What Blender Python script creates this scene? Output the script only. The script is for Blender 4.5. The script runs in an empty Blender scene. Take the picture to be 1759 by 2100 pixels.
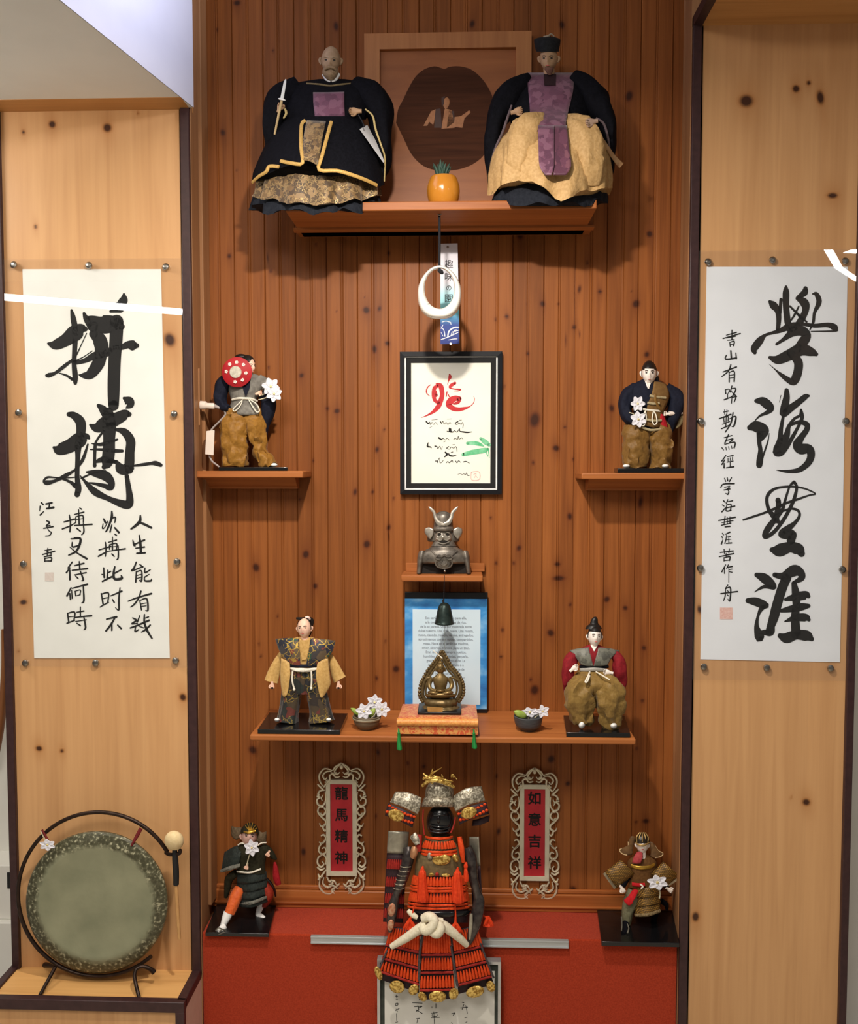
import bpy, math, random
import numpy as np
from mathutils import Vector, Matrix
random.seed(7)
C = bpy.context.scene.collection
SC = bpy.context.scene
PI = math.pi

# ---------------------------------------------------------------- camera
F = 1819.0                      # focal length in photograph pixels (1759 wide)
CAM = Vector((0, -2.5, 1.5))
cd = bpy.data.cameras.new('camera'); cam = bpy.data.objects.new('camera', cd); C.objects.link(cam)
cd.sensor_fit = 'HORIZONTAL'; cd.sensor_width = 36; cd.lens = 36*F/1759; cd.clip_start = .05
cam.location = CAM; cam.rotation_euler = (math.radians(87), 0, math.radians(2))
SC.camera = cam
RM = cam.rotation_euler.to_matrix()
def W(px, py, Y):
    """the point of the place seen at a photograph pixel, on the upright plane at depth Y"""
    d = RM @ Vector(((px-879.5)/F, (1050-py)/F, -1))
    return CAM + d*((Y-CAM.y)/d.y)

# ---------------------------------------------------------------- light
SC.view_settings.view_transform = 'Standard'; SC.view_settings.look = 'None'
SC.view_settings.gamma = 1; SC.view_settings.use_curve_mapping = False
SC.view_settings.exposure = 0.35
wd = bpy.data.worlds.new('room'); SC.world = wd; wd.use_nodes = True
wd.node_tree.nodes['Background'].inputs[0].default_value = (1, .92, .82, 1)
wd.node_tree.nodes['Background'].inputs[1].default_value = .14
def area(name, loc, aim, power, col, sx, sy=None, shape='RECTANGLE', roll=0):
    l = bpy.data.lights.new(name, 'AREA'); l.energy = power; l.color = col; l.shape = shape; l.size = sx
    if sy: l.size_y = sy
    o = bpy.data.objects.new(name, l); C.objects.link(o); o.location = loc
    q = (Vector(aim)-Vector(loc)).to_track_quat('-Z', 'Y'); o.rotation_euler = q.to_euler()
    if roll: o.rotation_euler.rotate_axis('Z', roll)
    return o
WARM = (1, .91, .80)
area('ceiling_spot', (-.14, -1.12, 2.40), (-.16, -.92, 1.0), 21.5, WARM, .07, shape='DISK')
area('ceiling_fill', (-.75, -2.75, 2.95), (-.75, -2.6, .6), 54, (1, .93, .84), 1.3, 1.0)  # broad fill added for the general light of the room
area('far_wall_fill', (-1.75, -.55, 2.40), (-1.4, .1, 1.0), 13, (1, .95, .86), .5, .5)  # added unseen fill that lifts the white wall at the far left
area('soffit_downlight', (-1.0, -.95, 2.43), (-.96, -.85, 1.0), 2.0, (1, .88, .68), .09, shape='DISK')
area('bulkhead_fill', (1.2, -1.7, 2.9), (-.80, -.62, 2.84), 3.4, (.80, .84, 1), .5, .4).data.spread = .5  # added cool fill that brightens the bulkhead face; no window stands here
def tube_lamp(a, b, w, power):
    a = Vector(a); b = Vector(b); m = (a+b)/2
    l = bpy.data.lights.new('tube_lamp', 'AREA'); l.energy = power; l.shape = 'RECTANGLE'; l.size = (b-a).length; l.size_y = w
    o = bpy.data.objects.new('tube_lamp', l); C.objects.link(o); o.location = m
    o.rotation_euler = (0, 0, math.atan2((b-a).y, (b-a).x))
tube_lamp((-3.28, -4.10, 2.7), (-2.15, -4.78, 2.7), .30, 16)
tube_lamp((1.99, -2.80, 2.7), (2.30, -3.37, 2.7), .042, 2.2)
tube_lamp((2.29, -3.355, 2.7), (2.76, -3.99, 2.7), .042, 2.2)
tube_lamp((2.17, -2.93, 2.7), (2.25, -2.95, 2.7), .10, .6)

# ---------------------------------------------------------------- materials
def lin(c):
    f = lambda u: u/12.92 if u <= .04045 else ((u+.055)/1.055)**2.4
    return tuple(f(x/255) for x in c)+(1,)
class NT:
    def __init__(s, name):
        s.m = bpy.data.materials.new(name); s.m.use_nodes = True; s.t = s.m.node_tree
        s.b = s.t.nodes['Principled BSDF']; s.o = s.t.nodes['Material Output']
    def n(s, typ, **kw):
        x = s.t.nodes.new(typ)
        for k, v in kw.items():
            if k.startswith('i_'):
                key = k[2:]
                x.inputs[int(key) if key.isdigit() else key].default_value = v
            else: setattr(x, k, v)
        return x
    def l(s, a, b): s.t.links.new(a, b)
    def math(s, op, a, b=None):
        x = s.n('ShaderNodeMath', operation=op)
        for i, q in enumerate((a, b)):
            if q is None: continue
            if isinstance(q, (int, float)): x.inputs[i].default_value = q
            else: s.l(q, x.inputs[i])
        return x.outputs[0]
    def mix(s, fac, a, b, blend='MIX'):
        x = s.n('ShaderNodeMix', data_type='RGBA', blend_type=blend)
        for i, q in ((0, fac), (6, a), (7, b)):
            if isinstance(q, (int, float, tuple)): x.inputs[i].default_value = q
            else: s.l(q, x.inputs[i])
        return x.outputs[2]
    def ramp(s, fac, stops):
        x = s.n('ShaderNodeValToRGB'); e = x.color_ramp.elements
        while len(e) < len(stops): e.new(.5)
        for q, (p, c) in zip(e, stops): q.position = p; q.color = c
        s.l(fac, x.inputs[0]); return x.outputs[0]
    def noise(s, scale=(1, 1, 1), sc=1.0, detail=4, dist=0, coord='Object'):
        tc = s.n('ShaderNodeTexCoord'); mp = s.n('ShaderNodeMapping'); mp.inputs['Scale'].default_value = scale
        s.l(tc.outputs[coord], mp.inputs[0])
        x = s.n('ShaderNodeTexNoise'); x.inputs['Scale'].default_value = sc; x.inputs['Detail'].default_value = detail
        x.inputs['Distortion'].default_value = dist
        s.l(mp.outputs[0], x.inputs['Vector']); return x.outputs['Fac']
    def bump(s, h, strength, dist=.002):
        x = s.n('ShaderNodeBump'); x.inputs['Strength'].default_value = strength; x.inputs['Distance'].default_value = dist
        s.l(h, x.inputs['Height']); s.l(x.outputs[0], s.b.inputs['Normal'])
MATS = {}
def mat(name, c1, c2=None, rough=.6, metal=0., ns=40, stretch=(1, 1, 1), bump=0., bs=None, spec=.4, coat=0., sheen=0., trans=0., contrast=(.35, .65)):
    if name in MATS: return MATS[name]
    k = NT(name); b = k.b
    b.inputs['Roughness'].default_value = rough; b.inputs['Metallic'].default_value = metal
    b.inputs['Specular IOR Level'].default_value = spec
    b.inputs['Coat Weight'].default_value = coat; b.inputs['Sheen Weight'].default_value = sheen
    b.inputs['Transmission Weight'].default_value = trans
    c2 = c2 or tuple(min(255, x*1.1+2) for x in c1)
    nz = k.noise(stretch, ns, 5)
    k.l(k.ramp(nz, [(contrast[0], lin(c1)), (contrast[1], lin(c2))]), b.inputs['Base Color'])
    if bump: k.bump(k.noise(stretch, bs or ns*2, 4), bump)
    MATS[name] = k.m; return k.m
def wood(name, light, dark, knotc, gx=55, gz=1.6, plank=None, rough=.45, bump=.15, coat=.0, knots=True, axis='z', halo=None, var=.22, spec=.4):
    if name in MATS: return MATS[name]
    k = NT(name); b = k.b; b.inputs['Roughness'].default_value = rough; b.inputs['Coat Weight'].default_value = coat; b.inputs['Coat Roughness'].default_value = .25
    b.inputs['Specular IOR Level'].default_value = spec
    sc = (gx, gx, gz) if axis == 'z' else (gz, gx, gx)
    n1 = k.noise(sc, 1, 6, 1.2); n2 = k.noise(tuple(x*.22 for x in sc), 1, 3, .6); n3 = k.noise(tuple(x*4 for x in sc), 1, 3)
    f = k.math('ADD', k.math('MULTIPLY', n1, .5), k.math('ADD', k.math('MULTIPLY', n2, .35), k.math('MULTIPLY', n3, .15)))
    col = k.ramp(f, [(.33, lin(dark)), (.52, lin(tuple((a+2*c)/3 for a, c in zip(dark, light)))), (.66, lin(light))])
    if plank:
        tc = k.n('ShaderNodeTexCoord'); sx = k.n('ShaderNodeSeparateXYZ'); k.l(tc.outputs['Object'], sx.inputs[0])
        ix = k.math('FLOOR', k.math('DIVIDE', k.math('SUBTRACT', sx.outputs[0], plank[0]), plank[1]))
        wn = k.n('ShaderNodeTexWhiteNoise', noise_dimensions='1D'); k.l(ix, wn.inputs['W'])
        mul = k.math('ADD', k.math('MULTIPLY', wn.outputs['Value'], var), 1-var/2)
        hs = k.n('ShaderNodeHueSaturation'); k.l(col, hs.inputs['Color']); k.l(mul, hs.inputs['Value']); col = hs.outputs[0]
    if knots:
        at = k.n('ShaderNodeAttribute', attribute_name='knot')
        halo = halo or tuple((a+c)/2 for a, c in zip(dark, knotc))
        col = k.mix(k.math('MINIMUM', k.math('MULTIPLY', at.outputs['Fac'], 1.6), .8), col, lin(halo))
        r = k.n('ShaderNodeMapRange'); r.inputs['From Min'].default_value = .45; r.inputs['From Max'].default_value = .8
        k.l(at.outputs['Fac'], r.inputs['Value']); col = k.mix(r.outputs[0], col, lin(knotc))
    k.l(col, b.inputs['Base Color'])
    if bump: k.bump(f, bump, .001)
    MATS[name] = k.m; return k.m
def brocade(name, base, cols, scale=60, gold=(190, 150, 60), gamt=.5):
    if name in MATS: return MATS[name]
    k = NT(name); b = k.b; b.inputs['Roughness'].default_value = .5; b.inputs['Sheen Weight'].default_value = .2
    tc = k.n('ShaderNodeTexCoord')
    wn = k.n('ShaderNodeTexNoise'); wn.inputs['Scale'].default_value = scale*.9; k.l(tc.outputs['Object'], wn.inputs['Vector'])
    wa = k.n('ShaderNodeVectorMath', operation='MULTIPLY_ADD'); wa.inputs[1].default_value = (1.1/scale,)*3; k.l(wn.outputs['Color'], wa.inputs[0]); k.l(tc.outputs['Object'], wa.inputs[2])
    v = k.n('ShaderNodeTexVoronoi'); v.inputs['Scale'].default_value = scale; k.l(wa.outputs[0], v.inputs['Vector'])
    sp = k.n('ShaderNodeSeparateColor'); k.l(v.outputs['Color'], sp.inputs[0])
    st = [(0, lin(base))]+[((i+1)/(len(cols)+1), lin(c)) for i, c in enumerate(cols)]
    r = k.n('ShaderNodeValToRGB'); r.color_ramp.interpolation = 'CONSTANT'; e = r.color_ramp.elements
    while len(e) < len(st): e.new(.5)
    for q, (p, c) in zip(e, st): q.position = p; q.color = c
    k.l(sp.outputs[0], r.inputs[0])
    ed = k.n('ShaderNodeTexVoronoi', feature='DISTANCE_TO_EDGE'); ed.inputs['Scale'].default_value = scale*1.3; k.l(wa.outputs[0], ed.inputs['Vector'])
    g = k.math('LESS_THAN', ed.outputs['Distance'], .05)
    g = k.math('MULTIPLY', g, k.math('GREATER_THAN', k.noise((1, 1, 1), scale*.5, 2), 1-gamt))
    k.l(k.mix(g, r.outputs[0], lin(gold)), b.inputs['Base Color']); k.l(k.math('MULTIPLY', g, .7), b.inputs['Metallic'])
    k.bump(k.noise((1, 1, 1), scale*4, 3), .3); MATS[name] = k.m; return k.m
def clear(name, refl=.07, tint=(1, 1, 1, 1)):
    k = NT(name); k.t.nodes.remove(k.b)
    tr = k.n('ShaderNodeBsdfTransparent'); tr.inputs[0].default_value = tint
    gl = k.n('ShaderNodeBsdfGlossy'); gl.inputs['Roughness'].default_value = .01
    mx = k.n('ShaderNodeMixShader'); mx.inputs[0].default_value = refl
    k.l(tr.outputs[0], mx.inputs[1]); k.l(gl.outputs[0], mx.inputs[2]); k.l(mx.outputs[0], k.o.inputs['Surface']); return k.m

# ---------------------------------------------------------------- mesh building
class CV:
    """photograph pixel -> place, for one object standing around depth Y; d = pixels towards the room"""
    def __init__(s, Y): s.Y = Y; s.s = (Y-CAM.y)/F
    def p(s, x, y, d=0): return W(x, y, s.Y-d*s.s)
class CW:
    s = 1.
    def p(s, x, y, d=0): return Vector((x, y, d))
EX, ED, EZ = Vector((1, 0, 0)), Vector((0, -1, 0)), Vector((0, 0, 1))
def cr(pts, res):
    """Catmull-Rom through tuples"""
    if res <= 1 or len(pts) < 3: 
        if len(pts) == 2 and res > 1:
            a, b = pts; return [tuple(u+(w-u)*i/res for u, w in zip(a, b)) for i in range(res+1)]
        return list(pts)
    out = []; P = [pts[0]]+list(pts)+[pts[-1]]
    for i in range(1, len(P)-2):
        for j in range(res):
            t = j/res; t2 = t*t; t3 = t2*t
            out.append(tuple(.5*(2*b+(c-a)*t+(2*a-5*b+4*c-d)*t2+(3*b-a-3*c+d)*t3) for a, b, c, d in zip(P[i-1], P[i], P[i+1], P[i+2])))
    out.append(tuple(pts[-1])); return out
LOC = {}
class MB:
    def __init__(s, cv=None): s.v = []; s.f = []; s.cv = cv or CW()
    def ringface(s, rings, n, cap0=True, cap1=True, closed=False):
        b = len(s.v)
        for r in rings: s.v += r
        m = len(rings)
        for i in range(m if closed else m-1):
            for j in range(n):
                a, c = b+i*n, b+((i+1) % m)*n
                s.f.append((a+j, a+(j+1) % n, c+(j+1) % n, c+j))
        if not closed:
            if cap0: s.f.append(tuple(b+j for j in range(n))[::-1])
            if cap1: s.f.append(tuple(b+(m-1)*n+j for j in range(n)))
    def tube(s, pts, n=10, res=4, fold=None, cap=True, closed=False):
        pts = [tuple(p) if len(p) > 4 else tuple(p)+(p[3],) for p in pts]
        if closed: 
            q = cr(pts[-2:]+pts+pts[:2], res); k = 2*res; q = q[k:len(q)-k-res] if False else q[2*res:2*res+len(pts)*res]
            pts = q
        else: pts = cr(pts, res)
        P = [s.cv.p(*p[:3]) for p in pts]; rings = []; m = len(P); pu = None
        for i, p in enumerate(P):
            T = (P[(i+1) % m]-P[i-1]) if closed else (P[min(i+1, m-1)]-P[max(i-1, 0)])
            if T.length < 1e-9: T = EZ.copy()
            T.normalize(); u = T.cross(ED)
            if u.length < .25: u = EX-T*T.dot(EX)
            u.normalize()
            if pu is not None and u.dot(pu) < 0: u = -u
            pu = u; w = u.cross(T)
            a, b = max(pts[i][3], .01)*s.cv.s, max(pts[i][4], .01)*s.cv.s; r = []
            for j in range(n):
                t = 2*PI*j/n; k = 1
                if fold: k = 1+fold[1]*math.cos(fold[0]*t+(fold[2] if len(fold) > 2 else 0)+i*(fold[3] if len(fold) > 3 else 0))
                r.append(p+u*(a*k*math.cos(t))+w*(b*k*math.sin(t)))
            rings.append(r)
        s.ringface(rings, n, cap, cap, closed); return s
    def wr(s, amp, scale, seed=0):
        """crumple cloth: shift vertices by a smooth random field (metres)"""
        from mathutils import noise
        o = Vector((seed*3.7, seed*1.3, seed*2.1))
        s.v = [p+Vector(noise.noise_vector(Vector((p.x/scale, p.y/scale, p.z/scale*.8))+o))*amp+Vector((0, -.6*amp, 0))*(1-2*abs(noise.noise(Vector((p.x/scale*1.3, p.y/scale, p.z/scale))+o*2))) for p in s.v]
        return s
    def loft(s, rings, n=40, res=4, fold=None, hem=None, cap0=True, cap1=True, top=None, true=False):
        R = cr([tuple(r) for r in rings], res); out = []; m = len(R)
        for i, (x, y, d, rx, rd) in enumerate(R):
            g = i/(m-1); r = []
            for j in range(n):
                t = 2*PI*j/n; k = 1
                if fold: k = 1+fold[1]*(g if len(fold) < 4 else 1)*(math.cos(fold[0]*t+fold[2])+.5*math.cos(1.7*fold[0]*t+1+fold[2]*2))
                px, dd = x+rx*k*math.cos(t), d+rd*k*math.sin(t); yy = y
                if hem: yy += hem(px, t)*max(0, (g-.35)/.65)
                if top: yy += top(px, t)*max(0, 1-g/.5)
                if true: r.append(s.cv.p(x, yy, d)+EX*((px-x)*s.cv.s)+ED*((dd-d)*s.cv.s))
                else: r.append(s.cv.p(px, yy, dd))
            out.append(r)
        s.ringface(out, n, cap0, cap1); return s
    def ell(s, x, y, d, rx, ry, rd, rot=0, n=16, m=10):
        rings = []; a = math.radians(rot); c, q = math.cos(a), math.sin(a)
        for i in range(m+1):
            ph = PI*i/m; r = []; 
            for j in range(n):
                t = 2*PI*j/n
                lx, ly, ld = rx*max(math.sin(ph), .02)*math.cos(t), -ry*math.cos(ph), rd*max(math.sin(ph), .02)*math.sin(t)
                r.append(s.cv.p(x+lx*c-ly*q, y+lx*q+ly*c, d+ld) if not isinstance(s.cv, CW) else Vector((x+lx, y-ld, d-ly)))
            rings.append(r)
        s.ringface(rings, n); return s
    def lathe(s, x, d, prof, n=32, res=1, fold=None):
        """prof (r, y) round the upright axis"""
        return s.loft([(x, y, d, r, r) for r, y in prof], n, res, fold)
    def disc(s, x, y, prof, n=48, wob=None):
        """prof (r, d) round the axis pointing to the room"""
        rings = []
        for i, (r, d) in enumerate(prof):
            rings.append([s.cv.p(x+max(r, .05)*math.cos(2*PI*j/n), y+max(r, .05)*math.sin(2*PI*j/n), d) for j in range(n)])
        s.ringface(rings, n); return s
    def plate(s, poly, d, th, dome=None):
        n = len(poly); b = len(s.v)
        dd = (lambda q: d(q[0], q[1])) if callable(d) else (lambda q: d)
        s.v += [s.cv.p(q[0], q[1], dd(q)) for q in poly]+[s.cv.p(q[0], q[1], dd(q)-th) for q in poly]
        s.f.append(tuple(b+i for i in range(n))); s.f.append(tuple(b+n+i for i in range(n))[::-1])
        for i in range(n): j = (i+1) % n; s.f.append((b+j, b+i, b+n+i, b+n+j))
        return s
    def sheet(s, rows, res=3):
        rows = [cr([tuple(p) for p in r], res) for r in rows]
        cols = list(zip(*rows)); cols = [cr(list(c), res) for c in cols]; rows = list(zip(*cols))
        b = len(s.v); n = len(rows[0])
        for r in rows: s.v += [s.cv.p(*p) for p in r]
        for i in range(len(rows)-1):
            for j in range(n-1): s.f.append((b+i*n+j, b+i*n+j+1, b+(i+1)*n+j+1, b+(i+1)*n+j))
        return s
    def box(s, x0, x1, y0, y1, z0, z1):
        b = len(s.v)
        s.v += [Vector((x, y, z)) for x in (x0, x1) for y in (y0, y1) for z in (z0, z1)]
        for q in ((0, 1, 3, 2), (4, 6, 7, 5), (0, 4, 5, 1), (2, 3, 7, 6), (0, 2, 6, 4), (1, 5, 7, 3)): s.f.append(tuple(b+i for i in q))
        return s
    def hexa(s, p8):
        b = len(s.v); s.v += [Vector(p) for p in p8]
        for q in ((0, 3, 2, 1), (4, 5, 6, 7), (0, 1, 5, 4), (1, 2, 6, 5), (2, 3, 7, 6), (3, 0, 4, 7)): s.f.append(tuple(b+i for i in q))
        return s
    def quad(s, *p):
        b = len(s.v); s.v += [Vector(q) for q in p]; s.f.append(tuple(b+i for i in range(len(p)))); return s
    def stroke(s, txt, ox, oy, k, d=0, wk=1., res=5):
        """a brush stroke: 'x y w x y w ...' measured on an enlargement of the sheet"""
        a = [float(q) for q in txt.split()]; pts = [tuple(a[i:i+3]) for i in range(0, len(a)-2, 3)]
        pts = cr(pts, res)
        if len(pts) == 1: pts = [pts[0], (pts[0][0]+1, pts[0][1], pts[0][2])]
        L = []; R = []; m = len(pts)
        for i, (x, y, w) in enumerate(pts):
            q0, q1 = pts[max(i-1, 0)], pts[min(i+1, m-1)]
            tx, ty = q1[0]-q0[0], q1[1]-q0[1]; l = math.hypot(tx, ty) or 1; nx, ny = -ty/l, tx/l; w = max(w, 2)*wk/2
            L.append((x+nx*w, y+ny*w)); R.append((x-nx*w, y-ny*w))
        b = len(s.v); P = lambda q: s.cv.p(ox+q[0]/k, oy+q[1]/k, d)
        for l, r in zip(L, R): s.v += [P(l), P(r)]
        for i in range(m-1): s.f.append((b+2*i, b+2*i+1, b+2*i+3, b+2*i+2))
        for (x, y, w) in (pts[0], pts[-1]):
            b = len(s.v); w = max(w, 2)*wk/2
            s.v += [P((x+w*math.cos(2*PI*j/12), y+w*math.sin(2*PI*j/12))) for j in range(12)]; s.f.append(tuple(b+j for j in range(12)))
        return s
    def strokes(s, txt, ox, oy, k, d=0, wk=1.):
        for t in txt.strip().replace('\n', ';').split(';'):
            if t.strip(): s.stroke(t, ox, oy, k, d, wk)
        return s
    def each(s, fn): s.v = [fn(p) for p in s.v]; return s
    def build(s, name, m, parent=None, sub=0, solid=0, bevel=0, smooth=True, sharp=50, label=None, cat=None, group=None, kind=None, loc=None):
        if parent is not None: org = LOC[parent]
        else:
            xs, ys, zs = zip(*[tuple(p) for p in s.v])
            org = Vector(loc) if loc is not None else (Vector(((min(xs)+max(xs))/2, (min(ys)+max(ys))/2, min(zs))) if kind != 'structure' else Vector((0, 0, 0)))
        me = bpy.data.meshes.new(name); me.from_pydata([tuple(p-org) for p in s.v], [], s.f); me.validate(); me.update()
        if smooth:
            me.polygons.foreach_set('use_smooth', [True]*len(me.polygons))
            me.set_sharp_from_angle(angle=math.radians(sharp))
        me.materials.append(m); o = bpy.data.objects.new(name, me); C.objects.link(o)
        if parent is not None: o.parent = parent; LOC[o] = org
        else: o.location = org; LOC[o] = org
        if solid: q = o.modifiers.new('solid', 'SOLIDIFY'); q.thickness = solid; q.offset = 0
        if bevel: q = o.modifiers.new('bevel', 'BEVEL'); q.width = bevel; q.segments = 2; q.limit_method = 'ANGLE'
        if sub: q = o.modifiers.new('sub', 'SUBSURF'); q.levels = sub; q.render_levels = sub
        tag(o, label, cat, group, kind); return o
def tag(o, label=None, cat=None, group=None, kind=None):
    for k, q in (('label', label), ('category', cat), ('group', group), ('kind', kind)):
        if q: o[k] = q
def thing(name, label, cat, loc, group=None):
    o = bpy.data.objects.new(name, None); C.objects.link(o); o.location = loc; o.empty_display_size = .02
    LOC[o] = Vector(loc); tag(o, label, cat, group); return o
def text(s, size, m, parent, at, name='lettering', align='CENTER', font=None, bold=0, extr=.0002, sx=1., heavy=0):
    cu = bpy.data.curves.new(name, 'FONT'); cu.body = s; cu.size = size; cu.align_x = align; cu.align_y = 'CENTER'; cu.offset = bold; cu.extrude = extr
    t = bpy.data.objects.new(name, cu); C.objects.link(t); bpy.context.view_layer.update()
    me = bpy.data.meshes.new_from_object(t.evaluated_get(bpy.context.evaluated_depsgraph_get()))
    bpy.data.objects.remove(t); bpy.data.curves.remove(cu)
    me.transform(Matrix.Translation(Vector(at)-LOC[parent]) @ Matrix.Rotation(PI/2, 4, 'X') @ Matrix.Diagonal((sx, 1, 1, 1)))
    if heavy:
        v = [q.co.copy() for q in me.vertices]; f = [tuple(p.vertices) for p in me.polygons]; n = len(v); V = []; FF = []
        for k, (a, b) in enumerate(((-1, 0), (1, 0), (0, 1), (0, -1))):
            V += [tuple(q+Vector((a*heavy, -.00002*k, b*heavy))) for q in v]; FF += [tuple(i+k*n for i in q) for q in f]
        me = bpy.data.meshes.new(name); me.from_pydata(V, [], FF); me.update()
    me.materials.clear(); me.materials.append(m); me.name = name
    o = bpy.data.objects.new(name, me); C.objects.link(o); o.parent = parent; LOC[o] = LOC[parent]; return o
# ---------------------------------------------------------------- the place
YF = -.155                     # front plane of the two pine columns
PINE = wood('light_pine', (214, 165, 114), (190, 140, 92), (66, 34, 16), gx=26, gz=1.1, rough=.42, halo=(170, 112, 60), bump=.05, plank=(-2.03, .118), var=.10)
X0P = W(797, 985, 0).x; PW = .0866
PANEL = wood('stained_pine', (156, 93, 45), (114, 62, 27), (62, 31, 18), gx=60, gz=1.7, plank=(X0P, PW), rough=.5, halo=(100, 50, 24), bump=.1, var=.26, spec=.2)
PLAIN = wood('stained_pine_plain', (182, 110, 56), (138, 70, 30), (44, 18, 9), gx=50, gz=1.7, rough=.36, knots=False, axis='x', bump=.1)
SHELFW = wood('shelf_pine', (178, 110, 58), (136, 74, 35), (44, 18, 9), gx=45, gz=1.4, rough=.5, knots=False, axis='x', bump=.1, spec=.25)
REVEAL = wood('reveal_pine', (176, 128, 88), (146, 100, 62), (60, 30, 15), gx=50, gz=1.2, rough=.5, knots=False, bump=.05)
TRIM = mat('plum_trim_paint', (52, 30, 31), (62, 38, 38), rough=.45, ns=60)
WHITE = mat('white_paint', (236, 234, 226), (240, 238, 231), rough=.7, ns=8)
COOLW = mat('light_tinted_white_paint', (212, 211, 228), (217, 216, 232), rough=.7, ns=8)  # white paint with the bluish cast of its light put into the colour
GREYP = mat('soffit_paint', (232, 236, 236), (236, 240, 240), rough=.8, ns=8)
CARPET = mat('red_carpet', (154, 49, 24), (174, 60, 32), rough=.95, ns=260, bump=.5, bs=900, spec=.1, sheen=.1)

def knotgrid(name, m, xs, zs, depth, knots, Y):
    """an upright board face with fine vertices; knots (px, py, rx, ry) in photograph pixels"""
    xs = np.array(xs); zs = np.array(zs); X, Z = np.meshgrid(xs, zs)
    Yv = np.repeat(np.array([Y+depth(x) for x in xs])[None, :], len(zs), 0)
    K = np.zeros_like(X); s = (Y+2.5)/F
    rr = random.Random(5)
    for kx, ky, rx, ry in knots:
        p = W(kx, ky, Y); wob = rr.uniform(-.5, .5)
        dx = (X-p.x)+(Z-p.z)*wob*.3; dz = Z-p.z
        q = np.sqrt((dx/(rx*s))**2+(dz/(ry*s))**2)
        K = np.maximum(K, np.clip(1.2-q*.8, 0, 1)*min(1, .5+rx/14))
        q2 = np.sqrt((dx/(rx*s*1.5))**2+(dz/(ry*s*3.6))**2)
        K = np.maximum(K, .3*min(1, rx/7)*np.exp(-q2*q2))
    n, mm = len(xs), len(zs)
    me = bpy.data.meshes.new(name)
    idx = (np.arange(mm-1)[:, None]*n+np.arange(n-1)[None, :]).ravel()
    faces = np.stack([idx, idx+1, idx+n+1, idx+n], 1)
    me.from_pydata(np.stack([X.ravel(), Yv.ravel(), Z.ravel()], 1).tolist(), [], faces.tolist())
    a = me.attributes.new('knot', 'FLOAT', 'POINT'); a.data.foreach_set('value', K.ravel().astype(np.float32))
    me.polygons.foreach_set('use_smooth', [True]*len(me.polygons)); me.set_sharp_from_angle(angle=math.radians(20))
    me.materials.append(m); me.update(); o = bpy.data.objects.new(name, me); C.objects.link(o); o['kind'] = 'structure'; return o

BACK_KNOTS = [(470,525,5,6),(555,556,4,5),(549,530,2,14),(648,501,3,4),(797,519,4,5),(751,636,8,8),(778,633,5,7),(690,638,2,2),(747,609,2,2),
 (768,716,6,10),(794,704,6,5),(618,770,6,6),(551,754,3,4),(691,843,7,6),(671,838,5,4),(776,831,2,3),(788,881,3,4),(773,922,5,8),(642,945,3,5),
 (1066,482,8,11),(1332,480,7,7),(967,534,2,4),(1204,539,3,4),(1188,593,4,9),(1230,598,5,5),(1304,623,8,9),(1295,597,2,3),(1112,623,6,7),
 (1145,624,3,2),(1080,622,2,2),(1039,649,5,5),(1016,655,3,3),(1177,671,5,5),(1188,685,2,9),(1160,698,2,14),(1082,725,4,5),(1096,861,12,18),
 (1254,837,6,9),(1158,876,4,4),(1140,919,8,7),(1093,949,4,6),(1175,942,3,4),(1326,727,6,7),(1034,793,3,3),
 (728,1009,5,9),(764,1009,4,5),(807,1022,3,4),(614,1024,3,4),(797,1082,5,7),(797,1100,2,14),(752,1116,8,9),(627,1137,8,10),(525,1164,8,10),
 (646,1202,6,7),(569,1264,3,4),(812,1372,8,8),(772,1391,4,6),(790,1315,3,3),(531,1321,3,3),(535,1346,3,4),
 (1168,1059,6,9),(1006,1062,3,4),(1064,1124,6,7),(1053,1155,4,4),(1017,1155,4,4),(1143,1157,7,5),(1146,1186,14,6),(1244,1229,7,7),
 (1169,1240,4,5),(1282,1247,6,6),(1313,1030,5,14),(1030,1292,4,5),(1129,1298,8,8),(1320,1329,6,6),(1096,1415,10,12),(1088,1394,4,5),
 (1317,1437,5,4),(1027,1347,4,4),(1130,1557,8,9),(1305,1535,4,5),(689,54,6,11),(560,104,3,4),(968,49,6,9),(1152,51,6,9),(1290,197,8,12),
 (486,6,8,6),(445,61,3,4),(457,272,6,8),(485,349,2,3),(775,1543,5,8),(622,1747,6,10),(771,1674,3,7),(755,1760,3,4),(1164,1607,6,6),
 (1022,1705,5,9),(1018,1592,3,6),(1175,1825,8,9),(836,1565,4,4),(869,1572,5,6),(1002,1783,3,3),(518,1538,9,10),(1324,1684,8,6),(1304,1686,4,4)]
XL, XR = W(424, 985, 0).x, W(1392, 985, 0).x       # inner corners of the alcove
def groove(x):
    t = ((x-X0P) % PW)/PW*PW*1000      # millimetres along one board
    j = min(t, PW*1000-t); g = 0
    if j < 1.9: g = max(g, (1.9-j)*2.2)
    for c in (PW*500-2.9, PW*500+2.9):
        q = abs(t-c)
        if q < 1.5: g = max(g, (1.5-q)*1.3)
    return g/1000
xs = []; x = XL-.004
while x < XR+.004:
    xs.append(x); t = ((x-X0P) % PW)*1000
    near = min(min(t, PW*1000-t), abs(t-PW*500))
    x += .0008 if near < 8.5 else .0038
wall_back = knotgrid('wall_back', PANEL, xs, np.arange(.1, 3.1, .0055), groove, BACK_KNOTS, 0)
q = wall_back.modifiers.new('solid', 'SOLIDIFY'); q.thickness = .03; q.offset = 1 if False else -1

def S(name, mb, m, **kw): return mb.build(name, m, kind='structure', **kw)
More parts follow.
